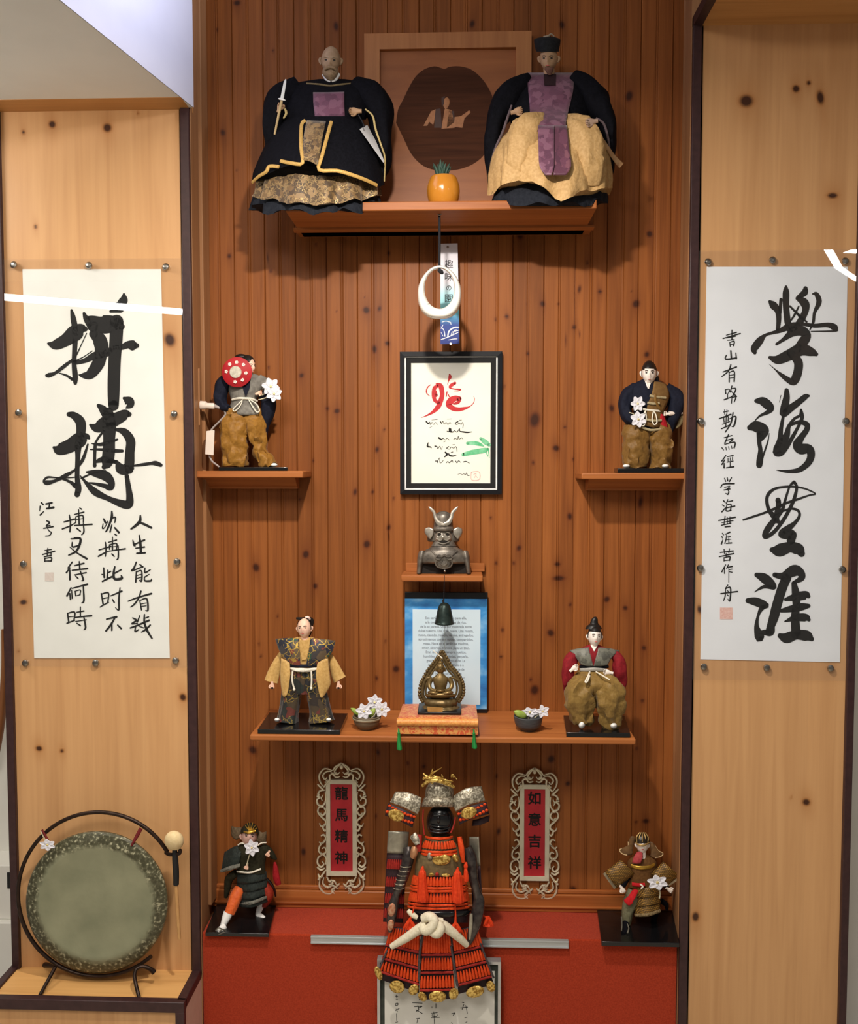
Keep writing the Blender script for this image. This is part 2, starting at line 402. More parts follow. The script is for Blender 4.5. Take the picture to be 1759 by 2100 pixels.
# alcove sides, each a reveal with a corner board
XLF, XRF = W(401, 985, YF).x, W(1404, 985, YF).x
TOP = 3.1
S('wall_alcove_left', MB().hexa([(XLF-.03, YF, -.4), (XLF, YF, -.4), (XL, .02, -.4), (XL-.03, .02, -.4), (XLF-.03, YF, TOP), (XLF, YF, TOP), (XL, .02, TOP), (XL-.03, .02, TOP)]), REVEAL)
S('wall_alcove_right', MB().hexa([(XRF, YF, -.4), (XRF+.03, YF, -.4), (XR+.03, .02, -.4), (XR, .02, -.4), (XRF, YF, TOP), (XRF+.03, YF, TOP), (XR+.03, .02, TOP), (XR, .02, TOP)]), REVEAL)
S('trim_1', MB().box(XL-.002, XL+.016, -.062, -.001, .25, TOP), REVEAL, bevel=.002)
S('trim_2', MB().box(XR-.006, XR+.004, -.062, -.001, .25, TOP), REVEAL, bevel=.002)
# carpeted platform
ZP = W(900, 1921, YF).z
S('floor', MB().box(XLF+.001, XRF-.001, YF-.002, .01, -.4, ZP), CARPET, bevel=.004)
zb = ZP
S('baseboard_back', MB().box(XL, XR, -.013, .002, zb, zb+.052).box(XL, XR, -.018, .002, zb+.012, zb+.020).box(XL, XR, -.008, .002, zb+.052, zb+.064), PLAIN, bevel=.003)

# ---- left column
LT0, LT1, LI0, LI1 = W(4, 1000, YF).x, W(20, 1000, YF).x, W(382, 1000, YF).x, W(400, 1000, YF).x
ZLT = W(200, 227, YF).z         # height of the timber soffit
ZLL = W(200, 1986, YF).z        # height of the ledge
LK = [(220,262,11,11),(107,255,9,9),(48,271,5,6),(283,232,3,5),(73,465,5,6),(348,697,14,17),(48,1235,10,7),(38,1335,4,3),(80,1535,9,7),(127,1540,6,5),(375,1430,9,10),(95,1978,10,7)]
RK = [(1530,207,17,15),(1632,182,9,9),(1658,170,6,6),(1682,200,9,17),(1707,401,13,7),(1653,1645,10,9),(1622,1635,3,3),(1426,1880,9,13),(1434,1250,6,12)]
flat = lambda x: 0
wl = knotgrid('wall_left', PINE, np.arange(LT1-.004, LI0+.006, .0045), np.arange(ZLL-.01, ZLT+.01, .0055), flat, LK, YF)
YLG = YF-.145                   # front of the ledge
def frame_bar(name, x0, x1, y0, y1, z0, z1, m=TRIM): return S(name, MB().box(x0, x1, y0, y1, z0, z1), m, bevel=.002)
frame_bar('trim_3', LT0, LT1, YF-.012, YF+.03, ZLL-.012, ZLT+.02)
frame_bar('trim_4', LI0, LI1, YF-.012, YF+.004, ZLL-.012, ZLT+.02)
S('wall_left_ledge', MB().box(LT0+.004, LI1-.002, YLG+.004, YF+.02, ZLL-.02, ZLL), wood('ledge_pine', (226, 176, 112), (196, 143, 82), (66, 34, 16), gx=26, gz=1.1, rough=.42, knots=False, axis='x', bump=.05))
frame_bar('trim_5', LT0-.006, LT1-.006, YLG, YF, ZLL-.018, ZLL+.006)
frame_bar('trim_6', LI0, LI1, YLG, YF, ZLL-.018, ZLL+.006)
frame_bar('trim_7', LT0-.006, LI1, YLG-.012, YLG+.01, ZLL-.022, ZLL+.006)
knotgrid('wall_left_lower', PINE, np.arange(LT0, LI0+.004, .005), np.arange(-.4, ZLL-.015, .006), flat, [], YLG)
frame_bar('trim_8', LI0, LI1, YLG-.012, YLG+.004, -.4, ZLL-.02)
frame_bar('trim_9', LT0-.006, LT1-.012, YLG-.012, YLG+.004, -.4, ZLL-.02)
S('wall_left_side', MB().box(LI1-.012, LI1-.001, YLG, YF+.01, -.4, ZLL-.02), mat('rose_grey_paint', (196, 158, 140), (201, 163, 145), rough=.7))
# timber soffit and the white bulkhead above the left column
S('wall_left_soffit', MB().box(LT0-.4, LI1, YF-.075, YF+.03, ZLT, ZLT+.02), wood('soffit_pine', (205, 150, 90), (176, 122, 66), (66, 34, 16), gx=26, gz=1.1, rough=.5, knots=False, axis='x', bump=.05))
zB = ZLT+.001
pB, pF = W(371, 206, YF-.075), W(125, 0, -.70)
xb0 = W(386, 206, -.06).x
dx = (pF.x-pB.x)/(pF.y-pB.y)
bx = lambda y: pB.x+dx*(y-pB.y)
S('ceiling', MB().hexa([(-2.6, -2.3, zB), (bx(-2.3)-.003, -2.3, zB), (bx(-.165)-.003, -.165, zB), (-2.6, -.165, zB), (-2.6, -2.3, zB+.02), (bx(-2.3)-.003, -2.3, zB+.02), (bx(-.165)-.003, -.165, zB+.02), (-2.6, -.165, zB+.02)]), GREYP)
S('wall_bulkhead', MB().quad((bx(-2.3), -2.3, zB-.0005), (bx(-.165), -.165, zB-.0005), (bx(-.165), -.165, 3.4), (bx(-2.3), -2.3, 3.4)), COOLW)
# ---- right column
RT0, RI0, RI1, RT1 = W(1405, 1000, YF).x, W(1423, 1000, YF).x, W(1743, 1000, YF).x, W(1759, 1000, YF).x
ZRT = W(1600, 50, YF).z
PINER = PINE
wr = knotgrid('wall_right', PINER, np.arange(RI0-.006, RI1+.006, .0045), np.arange(-.4, ZRT+.01, .0055), flat, RK, YF)
frame_bar('trim_10', RT0, RI0, YF-.012, YF+.004, -.4, ZRT+.02)
frame_bar('trim_11', RI1, RT1, YF-.012, YF+.03, -.4, ZRT+.02)
S('wall_right_soffit', MB().box(RI0-.004, RT1+.3, YF-.35, YF+.03, ZRT, ZRT+.02), MATS['soffit_pine'])
S('trim_12', MB().hexa([(RT0, YF-.35, ZRT-.004), (RI0, YF-.35, ZRT-.004), (RI0, YF+.0, ZRT-.004), (RT0, YF+.0, ZRT-.004), (RT0, YF-.35, ZRT+.02), (RI0, YF-.35, ZRT+.02), (RI0, YF, ZRT+.02), (RT0, YF, ZRT+.02)]), TRIM)
S('floor', MB().box(-3, 3, -5.5, YF-.2, -.42, -.40), mat('hall_floor', (196, 188, 174), (186, 178, 162), rough=.6, ns=4))
# white wall glimpsed past both columns
S('wall_far', MB().box(-2.6, LT0-.002, .35, .38, -.4, 3.4).box(RT1+.002, 2.6, .10, .13, -.4, 3.4), WHITE)
# ---------------------------------------------------------------- calligraphy scrolls under clear covers
PAPER = mat('rice_paper', (238, 239, 234), (243, 244, 239), rough=.85, ns=14, spec=.1, bump=.03, bs=60)
PAPERR = mat('grey_white_paper', (236, 240, 246), (240, 244, 250), rough=.85, ns=14, spec=.1, bump=.03, bs=60)
INK = mat('black_ink', (16, 16, 15), (22, 21, 20), rough=.6, ns=50, spec=.25)
INKB = mat('brown_black_ink', (36, 26, 20), (22, 20, 18), rough=.6, ns=25, spec=.25)
SEAL = mat('faded_seal_red', (238, 205, 196), (228, 178, 168), rough=.9, ns=220)
SEALG = mat('faded_seal_pink', (226, 216, 208), (218, 204, 196), rough=.9, ns=220)
ACR = clear('clear_acrylic', .06)
STEEL = mat('screw_steel', (150, 145, 138), (170, 165, 158), rough=.3, metal=1)
def panel(name, m, px0, py0, px1, py1, Y0, Y1, parent=None, bevel=0, **kw):
    a, b = W(px0, py1, Y0), W(px1, py0, Y0)
    return MB().box(a.x, b.x, Y0, Y1, a.z, b.z).build(name, m, parent, bevel=bevel, **kw)
YS = YF-.002
# left scroll: four lines of writing
t = thing('calligraphy_scroll', 'tall white paper with two huge black brush characters above small columns of writing', 'scroll', W(200, 1350, YS))
mb = MB(); a = [W(x, y, YS) for x, y in ((46, 552), (330, 552), (348, 1350), (70, 1350))]
mb.hexa([a[3], a[2], a[2]+Vector((0, .0015, 0)), a[3]+Vector((0, .0015, 0)), a[0], a[1], a[1]+Vector((0, .0015, 0)), a[0]+Vector((0, .0015, 0))]); mb.build('paper', PAPER, t, smooth=False)
cv = CV(YS-.0006)
BIG1 = """570 530 20 585 600 45 600 700 45 595 850 40 590 950 38 600 1060 45 600 1110 30
385 795 20 440 805 80 520 770 100 600 710 130 650 680 90 680 680 40
690 715 8 650 800 8 600 900 14 520 970 30 440 1030 26 390 1048 38 372 1050 25
735 855 8 660 905 8 570 945 14;470 1030 8 530 1050 18 575 1080 25
670 555 24 690 600 50 740 660 84;988 402 20 985 450 70 950 490 60 900 500 40 850 512 8;880 540 20 960 520 60
700 590 30 740 600 60 800 640 140 880 640 140 930 640 110 970 660 50
745 720 70 790 760 110 810 830 110 800 900 100 780 960 100 720 1040 80 660 1050 40 630 1045 10
600 950 30 680 930 40 760 890 60 850 870 60 910 830 40 970 825 44 1020 805 60 1060 810 84 1090 812 40
930 620 110 925 760 105 915 900 100 908 1060 100 905 1200 95 905 1290 85"""
BIG2 = """550 1360 40 590 1370 60 640 1420 80 645 1500 75 625 1600 60 620 1700 40 615 1850 38 625 1950 50 615 2000 45
430 1625 24 470 1640 90 560 1610 110 640 1560 120 690 1540 60 710 1550 20
700 1600 15 660 1720 28 600 1800 18 520 1850 34 440 1890 25 375 1905 40 350 1890 20 380 1862 18 440 1865 12 500 1875 18 560 1900 24 600 1930 40;480 1872 8 620 1860 10
785 1290 30 820 1320 64 850 1370 70;990 1232 26 1025 1255 80 1035 1285 64 1005 1310 10
720 1445 20 770 1465 80 850 1430 120 940 1390 100 1000 1360 80 1030 1360 40
860 1350 90 870 1450 110 870 1560 95 865 1680 100 850 1750 90 830 1780 40
820 1500 20 770 1570 18 758 1620 28 755 1700 25 755 1770 30
920 1480 20 990 1500 60 1040 1570 75 1035 1660 75 1032 1740 80 1030 1800 70
730 1592 8 800 1600 28 880 1580 28 935 1560 16;720 1640 10 800 1640 20 900 1650 30 975 1652 24;760 1740 20 830 1720 50 920 1740 30
930 1730 14 960 1790 84 1010 1800 80 1050 1790 40
1050 1772 12 1130 1762 25 1200 1752 25 1240 1750 38 1282 1765 30
1010 1850 35 1025 1950 45 1035 2040 60 1020 2080 70 960 2070 60 860 2030 42 760 1980 58 690 1910 30 640 1850 8
690 1820 14 760 1830 60 840 1850 80 885 1900 60 880 1945 50 830 1930 36 740 1910 18 690 1905 6;650 1870 18 740 1830 12 840 1810 12"""
SMALL1 = """1205 240 14 1200 290 26 1160 330 22 1125 355 14;1185 295 12 1240 315 20 1300 345 18
1140 450 8 1150 490 20 1160 500 12;1150 490 12 1240 450 16;1195 410 12 1205 480 22 1210 560 20;1165 520 10 1240 510 14;1175 565 14 1245 560 16
1170 640 12 1150 690 16 1130 715 12 1210 685 12;1200 660 10 1225 680 16;1170 720 10 1165 810 14;1170 725 10 1215 715 12 1215 800 16 1195 795 8;1175 755 8 1210 745 8;1175 780 8 1210 770 8;1245 690 10 1245 730 14 1290 705 10;1240 770 10 1245 800 14 1295 800 16 1300 785 8;1280 745 8 1240 770 12
1100 975 10 1180 945 14 1300 910 16;1210 890 14 1190 950 14 1150 1005 14 1120 1025 8;1200 970 10 1215 1050 12;1200 970 8 1260 955 14 1270 1050 16 1250 1055 8;1210 1000 8 1255 990 8;1215 1020 8 1255 1015 8
1140 1120 12 1170 1140 16 1130 1170 12 1180 1165 10;1200 1100 10 1180 1150 14;1120 1205 14 1200 1175 16 1280 1140 16;1240 1090 12 1240 1160 18 1265 1230 20 1305 1295 14;1250 1120 10 1275 1110 12;1165 1190 12 1160 1235 14 1190 1220 10;1290 1180 14 1250 1220 16 1215 1240 10;1195 1190 8 1235 1205 10
890 270 14 905 300 18;885 310 8 880 350 12 900 340 8 925 290 10;960 205 14 960 250 22 945 300 18 920 360 16 905 380 8;950 270 10 990 255 14 985 300 10;960 320 10 945 380 14;985 345 14 1020 385 18
905 470 10 910 530 14 905 590 10;850 535 10 950 505 14;845 590 14 900 560 12 935 545 8;930 470 8 1000 450 12;965 425 10 965 530 14;940 490 10 940 530 10;940 490 8 1000 480 12 1000 530 10;945 510 6 995 505 6;935 545 8 1075 525 14;1015 500 10 1015 600 14 1000 620 8;960 570 12 980 590 12;985 400 10 1000 410 12
890 690 12 895 770 16;925 710 12 920 780 14;920 735 10 950 720 12;880 805 14 960 765 16;985 680 14 975 740 20 985 785 22 1045 780 22 1040 755 10;1040 705 12 985 735 14;875 745 10 890 750 10
870 910 12 885 1000 14;870 915 10 930 905 14 925 985 12;880 955 8 920 945 10;860 1025 10 930 985 12;950 930 10 1045 890 16;1030 860 10 1020 960 16 1020 1050 14 990 1030 6;965 960 10 980 985 14
915 1130 12 1000 1110 18;985 1120 14 950 1180 18 910 1230 16;960 1160 12 960 1225 14;1010 1180 12 1040 1210 16
595 235 10 605 300 14 600 380 12;550 295 12 640 270 14;535 355 12 600 330 12 650 300 8;640 230 10 720 210 12;675 190 10 680 310 14;650 250 8 650 300 10;650 250 8 710 240 12 715 300 10;655 275 6 710 265 6;640 325 10 790 315 14;715 310 10 720 380 14 700 405 8;660 350 12 690 375 12;685 175 10 700 185 12
610 440 12 690 435 14;640 430 12 690 440 20 680 500 20 650 550 18 590 580 12;620 470 10 625 510 14 690 490 12;600 510 8 660 560 12 745 610 18
620 640 12 585 690 14;600 690 12 570 730 14;600 710 12 600 790 16;640 670 10 720 650 14;680 635 10 685 700 14;620 710 10 750 695 16;690 720 12 715 790 16 700 800 8;640 750 10 740 730 12;650 760 10 670 780 12
610 860 12 575 930 16;600 910 12 605 960 14;620 865 10 750 830 16;715 850 12 720 970 16 700 990 8;645 890 10 650 930 10;645 890 8 690 880 10 685 920 10;650 930 8 690 920 8;615 880 8 620 950 12
580 1080 12 590 1150 14;580 1080 10 640 1070 14 635 1140 12;590 1110 8 635 1105 8;575 1165 12 640 1140 12;660 1070 10 720 1060 12;690 1025 10 690 1100 12;640 1115 10 785 1100 16;720 1110 12 735 1200 16 720 1220 8;650 1150 8 740 1135 10;660 1165 10 690 1185 12
355 130 14 370 145 14;345 160 12 340 200 6;345 235 14 375 205 8;395 140 14 445 130 16;425 140 12 420 180 14;400 180 14 460 170 18
400 285 10 425 300 14 395 330 10 430 325 10;375 350 10 455 335 12;400 330 8 420 370 8 440 385 10 425 410 10 390 415 8
385 540 8 440 530 10;410 520 8 405 580 10;365 575 10 470 545 12;380 595 10 440 580 12;385 610 10 385 635 10;385 610 8 440 600 12 440 630 12;390 630 8 435 630 12;400 545 8 440 565 10"""
mb = MB(cv); mb.strokes(BIG1, 0, 500, 3.889); mb.strokes(BIG2, 0, 500, 3.889); mb.build('large_characters', INK, t, smooth=False)
L = SMALL1.split('\n')
for q in (L[:5], L[5:10], L[10:15], L[15:17], L[17:]): MB(cv).strokes('\n'.join(q), 0, 1000, 4.188, 0, 1.05).build('writing_column', INK, t, smooth=False)
MB(cv).plate([(92, 1174), (110, 1174), (110, 1192), (92, 1192)], 0, .1).build('seal', SEALG, t, smooth=False)
# right scroll
t = thing('calligraphy_scroll', 'tall white paper with four black brush characters in one column beside small writing', 'scroll', W(1580, 1355, YS))
mb = MB(); a = [W(x, y, YS) for x, y in ((1449, 547), (1738, 547), (1722, 1358), (1436, 1352))]
mb.hexa([a[3], a[2], a[2]+Vector((0, .0015, 0)), a[3]+Vector((0, .0015, 0)), a[0], a[1], a[1]+Vector((0, .0015, 0)), a[0]+Vector((0, .0015, 0))]); mb.build('paper', PAPERR, t, smooth=False)
BIG3 = """925 385 25 925 440 60 925 560 56 940 700 60 960 770 60;780 520 30 810 550 70 850 600 55 860 680 45 850 780 35
1100 400 40 1090 440 60 1030 480 30;1030 490 40 1090 530 80 1100 600 60 1050 700 60 1000 760 50
1160 450 8 1195 450 40 1220 500 50 1215 545 46 1180 620 28 1170 700 26 1140 770 12
960 560 18 1040 640 22 1110 700 18;1040 560 14 1000 640 20 960 700 12;1000 600 16 1080 680 36;880 500 30 870 620 30
645 975 36 640 940 64 690 870 66 740 820 28 800 800 28 870 780 40 960 740 60 1060 720 34 1180 735 36 1300 728 44 1360 750 60 1382 775 24;1150 785 8 1300 785 14 1375 782 16
840 900 24 900 860 34 980 800 70 1060 780 90 1110 820 80 1080 880 90 1020 950 70
780 1020 30 850 1040 80 950 1000 100 1060 950 110 1150 970 80 1195 990 40
960 980 60 1030 1050 80 1035 1130 80 1010 1210 80 980 1240 60 900 1190 40 830 1130 12 775 1080 4"""
BIG4 = """660 1410 40 720 1415 80 780 1470 80 760 1510 40 690 1545 20 645 1590 8;600 1650 50 650 1640 100 720 1660 90 740 1690 60 700 1740 60
690 1700 60 685 1780 40 695 1850 40 690 1940 60 685 1985 56;700 1960 30 720 1900 18 760 1780 14 775 1700 4
930 1315 40 930 1380 60 910 1470 70 900 1530 60 960 1480 66 1040 1420 56 1100 1372 50 1128 1365 24;865 1420 4 880 1360 6
1060 1490 22 1050 1540 24 1000 1570 26 950 1640 36 930 1720 60 880 1810 80 840 1870 70 880 1880 50 930 1830 36 980 1740 36 1030 1650 28 1070 1560 34 1060 1490 22
900 1550 26 880 1660 38 870 1760 50 840 1840 60;960 1630 20 1040 1600 36 1110 1620 50 1110 1670 50 1060 1740 60 1030 1800 90 1060 1840 100 1130 1840 80 1150 1900 70 1120 1970 60 1040 2030 46 940 2042 30 840 2030 6"""
BIG5 = """565 485 16 640 460 20 760 420 22 880 370 26 960 330 25 1080 290 22 1180 255 16 1240 240 14 1150 195 16 1050 175 20 960 175 22 870 190 24 810 230 32 785 290 32 800 380 36 840 440 50 880 490 60 890 500 40
890 300 50 895 340 50 885 400 50 870 450 50
1040 130 30 1000 170 20 960 290 25 930 390 34 860 480 50 800 560 60 765 630 50 790 640 40 860 590 36 930 500 36 990 400 34 1040 290 34 1065 180 28 1040 130 30
940 400 20 1020 380 22 1080 400 26 1090 450 28 1050 510 36 990 560 60 930 600 60 920 630 50 980 620 100 1030 620 70 1010 680 80;835 765 50 900 770 120 1000 740 100 1080 760 110 1110 800 66
690 1000 44 760 1030 90 830 1090 80 850 1120 40 760 1110 34 670 1160 5
610 1240 50 680 1250 80 760 1280 76 790 1290 36 740 1310 46 705 1380 26 690 1480 45 715 1570 90 720 1600 60 750 1540 50 820 1540 66 830 1480 60
800 1540 60 850 1400 90 880 1280 90 930 1120 90 970 1030 90;860 1000 46 940 1010 70 1040 960 110 1100 980 80 1110 1030 60 1040 1070 30
1040 1080 50 1060 1200 80 1060 1300 70 1050 1400 80 1060 1560 90;960 1230 30 1060 1205 76 1150 1190 80 1175 1200 40
920 1335 34 1000 1320 60 1100 1300 74 1175 1290 40;955 1435 14 1060 1400 66 1150 1400 74 1180 1420 34;910 1570 50 970 1590 100 1060 1560 90 1160 1570 100 1205 1600 44"""
SM2A = """390 820 8 480 795 12;360 850 10 515 805 12;440 775 10 440 860 12;390 845 8 470 830 10;400 865 8 460 860 10;420 885 8 425 920 10;420 885 8 460 875 12 455 915 12;425 905 6 455 900 8
430 960 14 435 1030 16;390 1000 10 385 1035 14 480 1025 16;475 980 10 480 1030 14
360 1150 10 480 1105 14;430 1085 12 410 1140 12 350 1190 10;415 1150 10 415 1240 12;415 1155 8 460 1145 12 460 1235 14;420 1180 6 455 1175 8;420 1205 6 455 1200 8
380 1310 10 385 1345 12;380 1310 8 415 1305 10 410 1340 10;400 1345 8 400 1390 10;370 1400 12 420 1380 10;440 1275 10 425 1330 12;435 1300 8 475 1300 12 450 1360 12 415 1385 8;435 1325 8 480 1370 14;440 1380 8 435 1430 10;440 1380 8 475 1375 12 460 1420 10
365 1510 8 410 1500 10;375 1490 8 375 1530 8;395 1490 8 395 1525 8;325 1570 10 430 1530 14;365 1560 8 370 1600 10;365 1560 8 405 1550 10 405 1590 10;390 1530 8 385 1640 10;355 1620 8 420 1595 8;345 1660 10 425 1625 12;420 1570 8 475 1550 14 460 1630 16 440 1640 8;450 1515 12 430 1610 14 380 1690 10
370 1740 8 440 1720 10;410 1710 10 375 1790 12;385 1765 8 450 1750 12 420 1780 10;375 1800 8 465 1780 12 460 1830 14;350 1830 10 365 1850 8;385 1825 8 390 1850 8;410 1820 8 415 1845 8;435 1815 8 440 1835 8
385 1900 10 350 1950 12;375 1940 10 350 1980 12;370 1970 10 370 2010 14;400 1910 8 450 1900 12;405 1925 8 405 1950 8;425 1920 8 425 1945 8;445 1915 8 445 1940 8;395 1960 8 450 1950 10;425 1960 8 425 2000 10;390 2010 10 455 2000 14"""
SM2B = """390 95 10 400 125 10;415 90 10 420 120 12;455 90 10 435 125 12;355 180 12 380 150 12 480 145 14;390 180 8 440 170 10 415 195 10;385 205 10 440 195 12;415 195 10 430 220 12 420 245 14 400 235 6
380 305 12 395 320 12;370 345 10 385 355 10;365 410 12 395 375 10;420 295 10 405 335 10;415 315 8 465 305 12;410 345 8 405 400 12 450 395 12;410 345 8 450 340 12 445 395 12;395 375 10 485 355 14
395 450 10 390 490 10;335 490 12 490 460 14;365 510 8 470 490 10;390 470 8 385 530 10;415 460 8 415 525 10;440 455 8 440 515 10;360 535 10 450 515 10;395 550 12 440 545 14
370 610 10 380 625 10;365 640 10 370 655 8;360 710 14 375 670 8;395 620 8 440 600 14;410 625 8 400 680 10 390 705 8;415 645 8 445 640 8;430 635 8 430 700 10;410 670 8 450 665 8;405 705 10 455 700 14
350 790 10 470 775 14;385 760 10 390 800 10;435 755 10 430 795 10;340 830 10 475 800 14;405 800 10 405 835 10;385 835 8 385 870 10;385 840 8 440 830 12 435 865 12;390 865 8 440 860 10
400 905 10 365 970 12;390 935 10 390 985 12;425 905 10 410 940 10;415 930 8 460 920 14;430 930 8 430 1070 8;435 950 8 460 945 10;435 970 8 460 975 10
420 1095 10 400 1125 10;400 1130 8 395 1200 12 380 1240 8;400 1130 8 445 1120 14 440 1240 14 420 1225 6;355 1175 12 510 1155 14;415 1145 8 425 1155 10;415 1185 8 425 1195 10"""
mb = MB(cv); mb.strokes(BIG3, 1400, 500, 4.376); mb.build('first_large_character', INKB, t, smooth=False)
mb = MB(cv); mb.strokes(BIG4, 1400, 500, 4.376); mb.strokes(BIG5, 1400, 960, 4.565); mb.build('large_characters', INK, t, smooth=False)
MB(cv).strokes(SM2A, 1400, 500, 4.376).build('writing_column', INK, t, smooth=False)
MB(cv).strokes(SM2B, 1400, 960, 4.565).build('writing_column', INK, t, smooth=False)
MB(cv).plate([(1476, 1246), (1502, 1246), (1502, 1270), (1476, 1270)], 0, .1).build('seal', SEAL, t, smooth=False)
# clear covers, screwed on at the rim
for lab, (x0, y0, x1, y1), scr in (
    ('clear acrylic cover screwed over the scroll with two huge characters', (LT1+.001, 526, LI0-.001, 1372), [(28,543),(182,544),(340,547),(38,846),(357,849),(48,1157),(363,1152),(52,1360),(196,1360),(360,1355)]),
    ('clear acrylic cover screwed over the scroll with four characters', (RI0+.001, 520, RI1-.001, 1388), [(1452,537),(1584,533),(1733,535),(1437,864),(1734,864),(1436,1165),(1727,1168),(1443,1368),(1572,1370),(1703,1371)])):
    z1, z0 = W(879, y0, YF).z, W(879, y1, YF).z
    t = thing('acrylic_cover', lab, 'cover', ((x0+x1)/2, YF-.006, z0), 'clear covers over the scrolls')
    MB().box(x0, x1, YF-.0075, YF-.0045, z0, z1).build('sheet', ACR, t, smooth=False)
    for sx, sy in scr:
        c = CV(YF-.0075); MB(c).disc(sx, sy, [(7.5, 0), (7.5, 1.2), (5, 4.2), (1.2, 4.6)], 16).build('screw', STEEL, t)

# ---------------------------------------------------------------- shelves
def top_of(px, py, Y): return W(px, py, Y).z
SHZ = {}
# top shelf
Z = top_of(900, 412, -.25); Z2 = top_of(900, 431, -.25); SHZ['top'] = Z
t = thing('wall_shelf', 'long top shelf carrying the two big robed dolls', 'shelf', ((W(905, 420, -.1)).x, -.1, Z2))
xa, xb = W(585, 420, -.25).x, W(1224, 420, -.25).x
MB().box(xa, xb, -.25, -.001, Z2, Z).build('board', SHELFW, t, bevel=.003)
xa, xb = W(608, 450, -.05).x, W(1213, 450, -.05).x
zz = W(900, 463, -.02).z
mb = MB(); prof = [(-.001, zz+.007), (-.020, zz), (-.024, zz+.006), (-.024, zz+.016), (-.034, zz+.020), (-.045, zz+.034), (-.085, Z2-.010), (-.10, Z2-.006), (-.10, Z2), (-.001, Z2)]
n = len(prof); mb.v = [Vector((x, y, z)) for x in (xa, xb) for y, z in prof]; mb.f = [tuple(range(n)), tuple(range(2*n-1, n-1, -1))]+[(i, i+n, (i+1) % n+n, (i+1) % n) for i in range(n)]
mb.build('moulding', SHELFW, t, smooth=False)
def ledge_shelf(lab, x0, x1, ytop, ybot, depth, ymould, mx0, mx1):
    Z, Z2 = top_of(900, ytop, -depth), top_of(900, ybot, -depth)
    t = thing('wall_shelf', lab, 'shelf', ((x0+x1)/2, -depth/2, Z2))
    MB().box(x0, x1, -depth, -.001, Z2, Z).build('board', SHELFW, t, bevel=.003)
    zz = W(900, ymould, -.05).z; d = depth*.55
    prof = [(-.001, zz), (-.03, zz), (-.034, zz+.006), (-.042, zz+.009), (-d+.012, Z2-.006), (-d, Z2), (-.001, Z2)]; n = len(prof); mb = MB()
    mb.v = [Vector((x, y, z)) for x in (mx0, mx1) for y, z in prof]; mb.f = [tuple(range(n)), tuple(range(2*n-1, n-1, -1))]+[(i, i+n, (i+1) % n+n, (i+1) % n) for i in range(n)]
    mb.build('moulding', SHELFW, t, smooth=False); return Z
SHZ['left'] = ledge_shelf('short shelf at the left carrying the doll with the red disc', XL-.012, W(622, 972, -.13).x, 966, 980, .135, 1003, XL-.006, W(606, 990, -.06).x)
SHZ['right'] = ledge_shelf('short shelf at the right carrying the doll in a navy and ochre robe', W(1192, 972, -.13).x, XR+.01, 970, 983, .135, 1006, W(1206, 990, -.06).x, XR+.004)
# little shelf with a cleat above its board
Z, Z2 = top_of(905, 1180, -.10), top_of(905, 1193, -.10); SHZ['small'] = Z
t = thing('wall_shelf', 'little shelf under the dark metal warrior bust', 'shelf', (W(908, 1180, -.05).x, -.05, Z2))
MB().box(W(822, 1185, -.10).x, W(990, 1185, -.10).x, -.10, -.001, Z2, Z).build('board', SHELFW, t, bevel=.003)
MB().box(W(832, 1160, -.015).x, W(994, 1160, -.015).x, -.016, -.001, Z, W(905, 1155, -.015).z).build('cleat', SHELFW, t, bevel=.002)
# long lower shelf
Z, Z2 = top_of(905, 1511, -.25), top_of(905, 1524, -.25); SHZ['low'] = Z
t = thing('wall_shelf', 'long lower shelf carrying two dolls, two flower bowls and the cushion', 'shelf', (W(908, 1515, -.12).x, -.12, Z2))
MB().box(W(512, 1515, -.25).x, W(1304, 1515, -.25).x, -.25, -.001, Z2, Z).build('board', SHELFW, t, bevel=.004)
# ---------------------------------------------------------------- pictures, ornaments and small things
BLACKL = mat('black_lacquer', (16, 17, 20), (22, 23, 27), rough=.35, ns=30)
BLACKF = mat('black_frame_paint', (17, 18, 23), (22, 23, 29), rough=.6, ns=30, spec=.25)
BLACKM = mat('black_mat_board', (14, 13, 13), (18, 17, 16), rough=.8)
WHITEL = mat('white_line', (236, 236, 234), rough=.6)
CREAM = mat('cream_paper', (248, 246, 232), (250, 248, 238), rough=.8, ns=10, spec=.1)
GLASS = clear('picture_glass', .035)
def ringframe(name, x0, y0, x1, y1, wd, Y0, Y1, m, parent, bevel=.001, prof=0):
    """mitred picture frame, outer rectangle in photograph pixels"""
    a, b = W(x0, y1, Y0), W(x1, y0, Y0); w = wd*(Y0+2.5)/F
    O = [(a.x, a.z), (b.x, a.z), (b.x, b.z), (a.x, b.z)]; I = [(a.x+w, a.z+w), (b.x-w, a.z+w), (b.x-w, b.z-w), (a.x+w, b.z-w)]
    mb = MB()
    for i in range(4):
        j = (i+1) % 4
        mb.hexa([(*O[i][:1], Y1, O[i][1]), (O[j][0], Y1, O[j][1]), (I[j][0], Y1, I[j][1]), (I[i][0], Y1, I[i][1]),
                 (O[i][0], Y0+prof, O[i][1]), (O[j][0], Y0+prof, O[j][1]), (I[j][0], Y0, I[j][1]), (I[i][0], Y0, I[i][1])])
    return mb.build(name, m, parent, smooth=False)
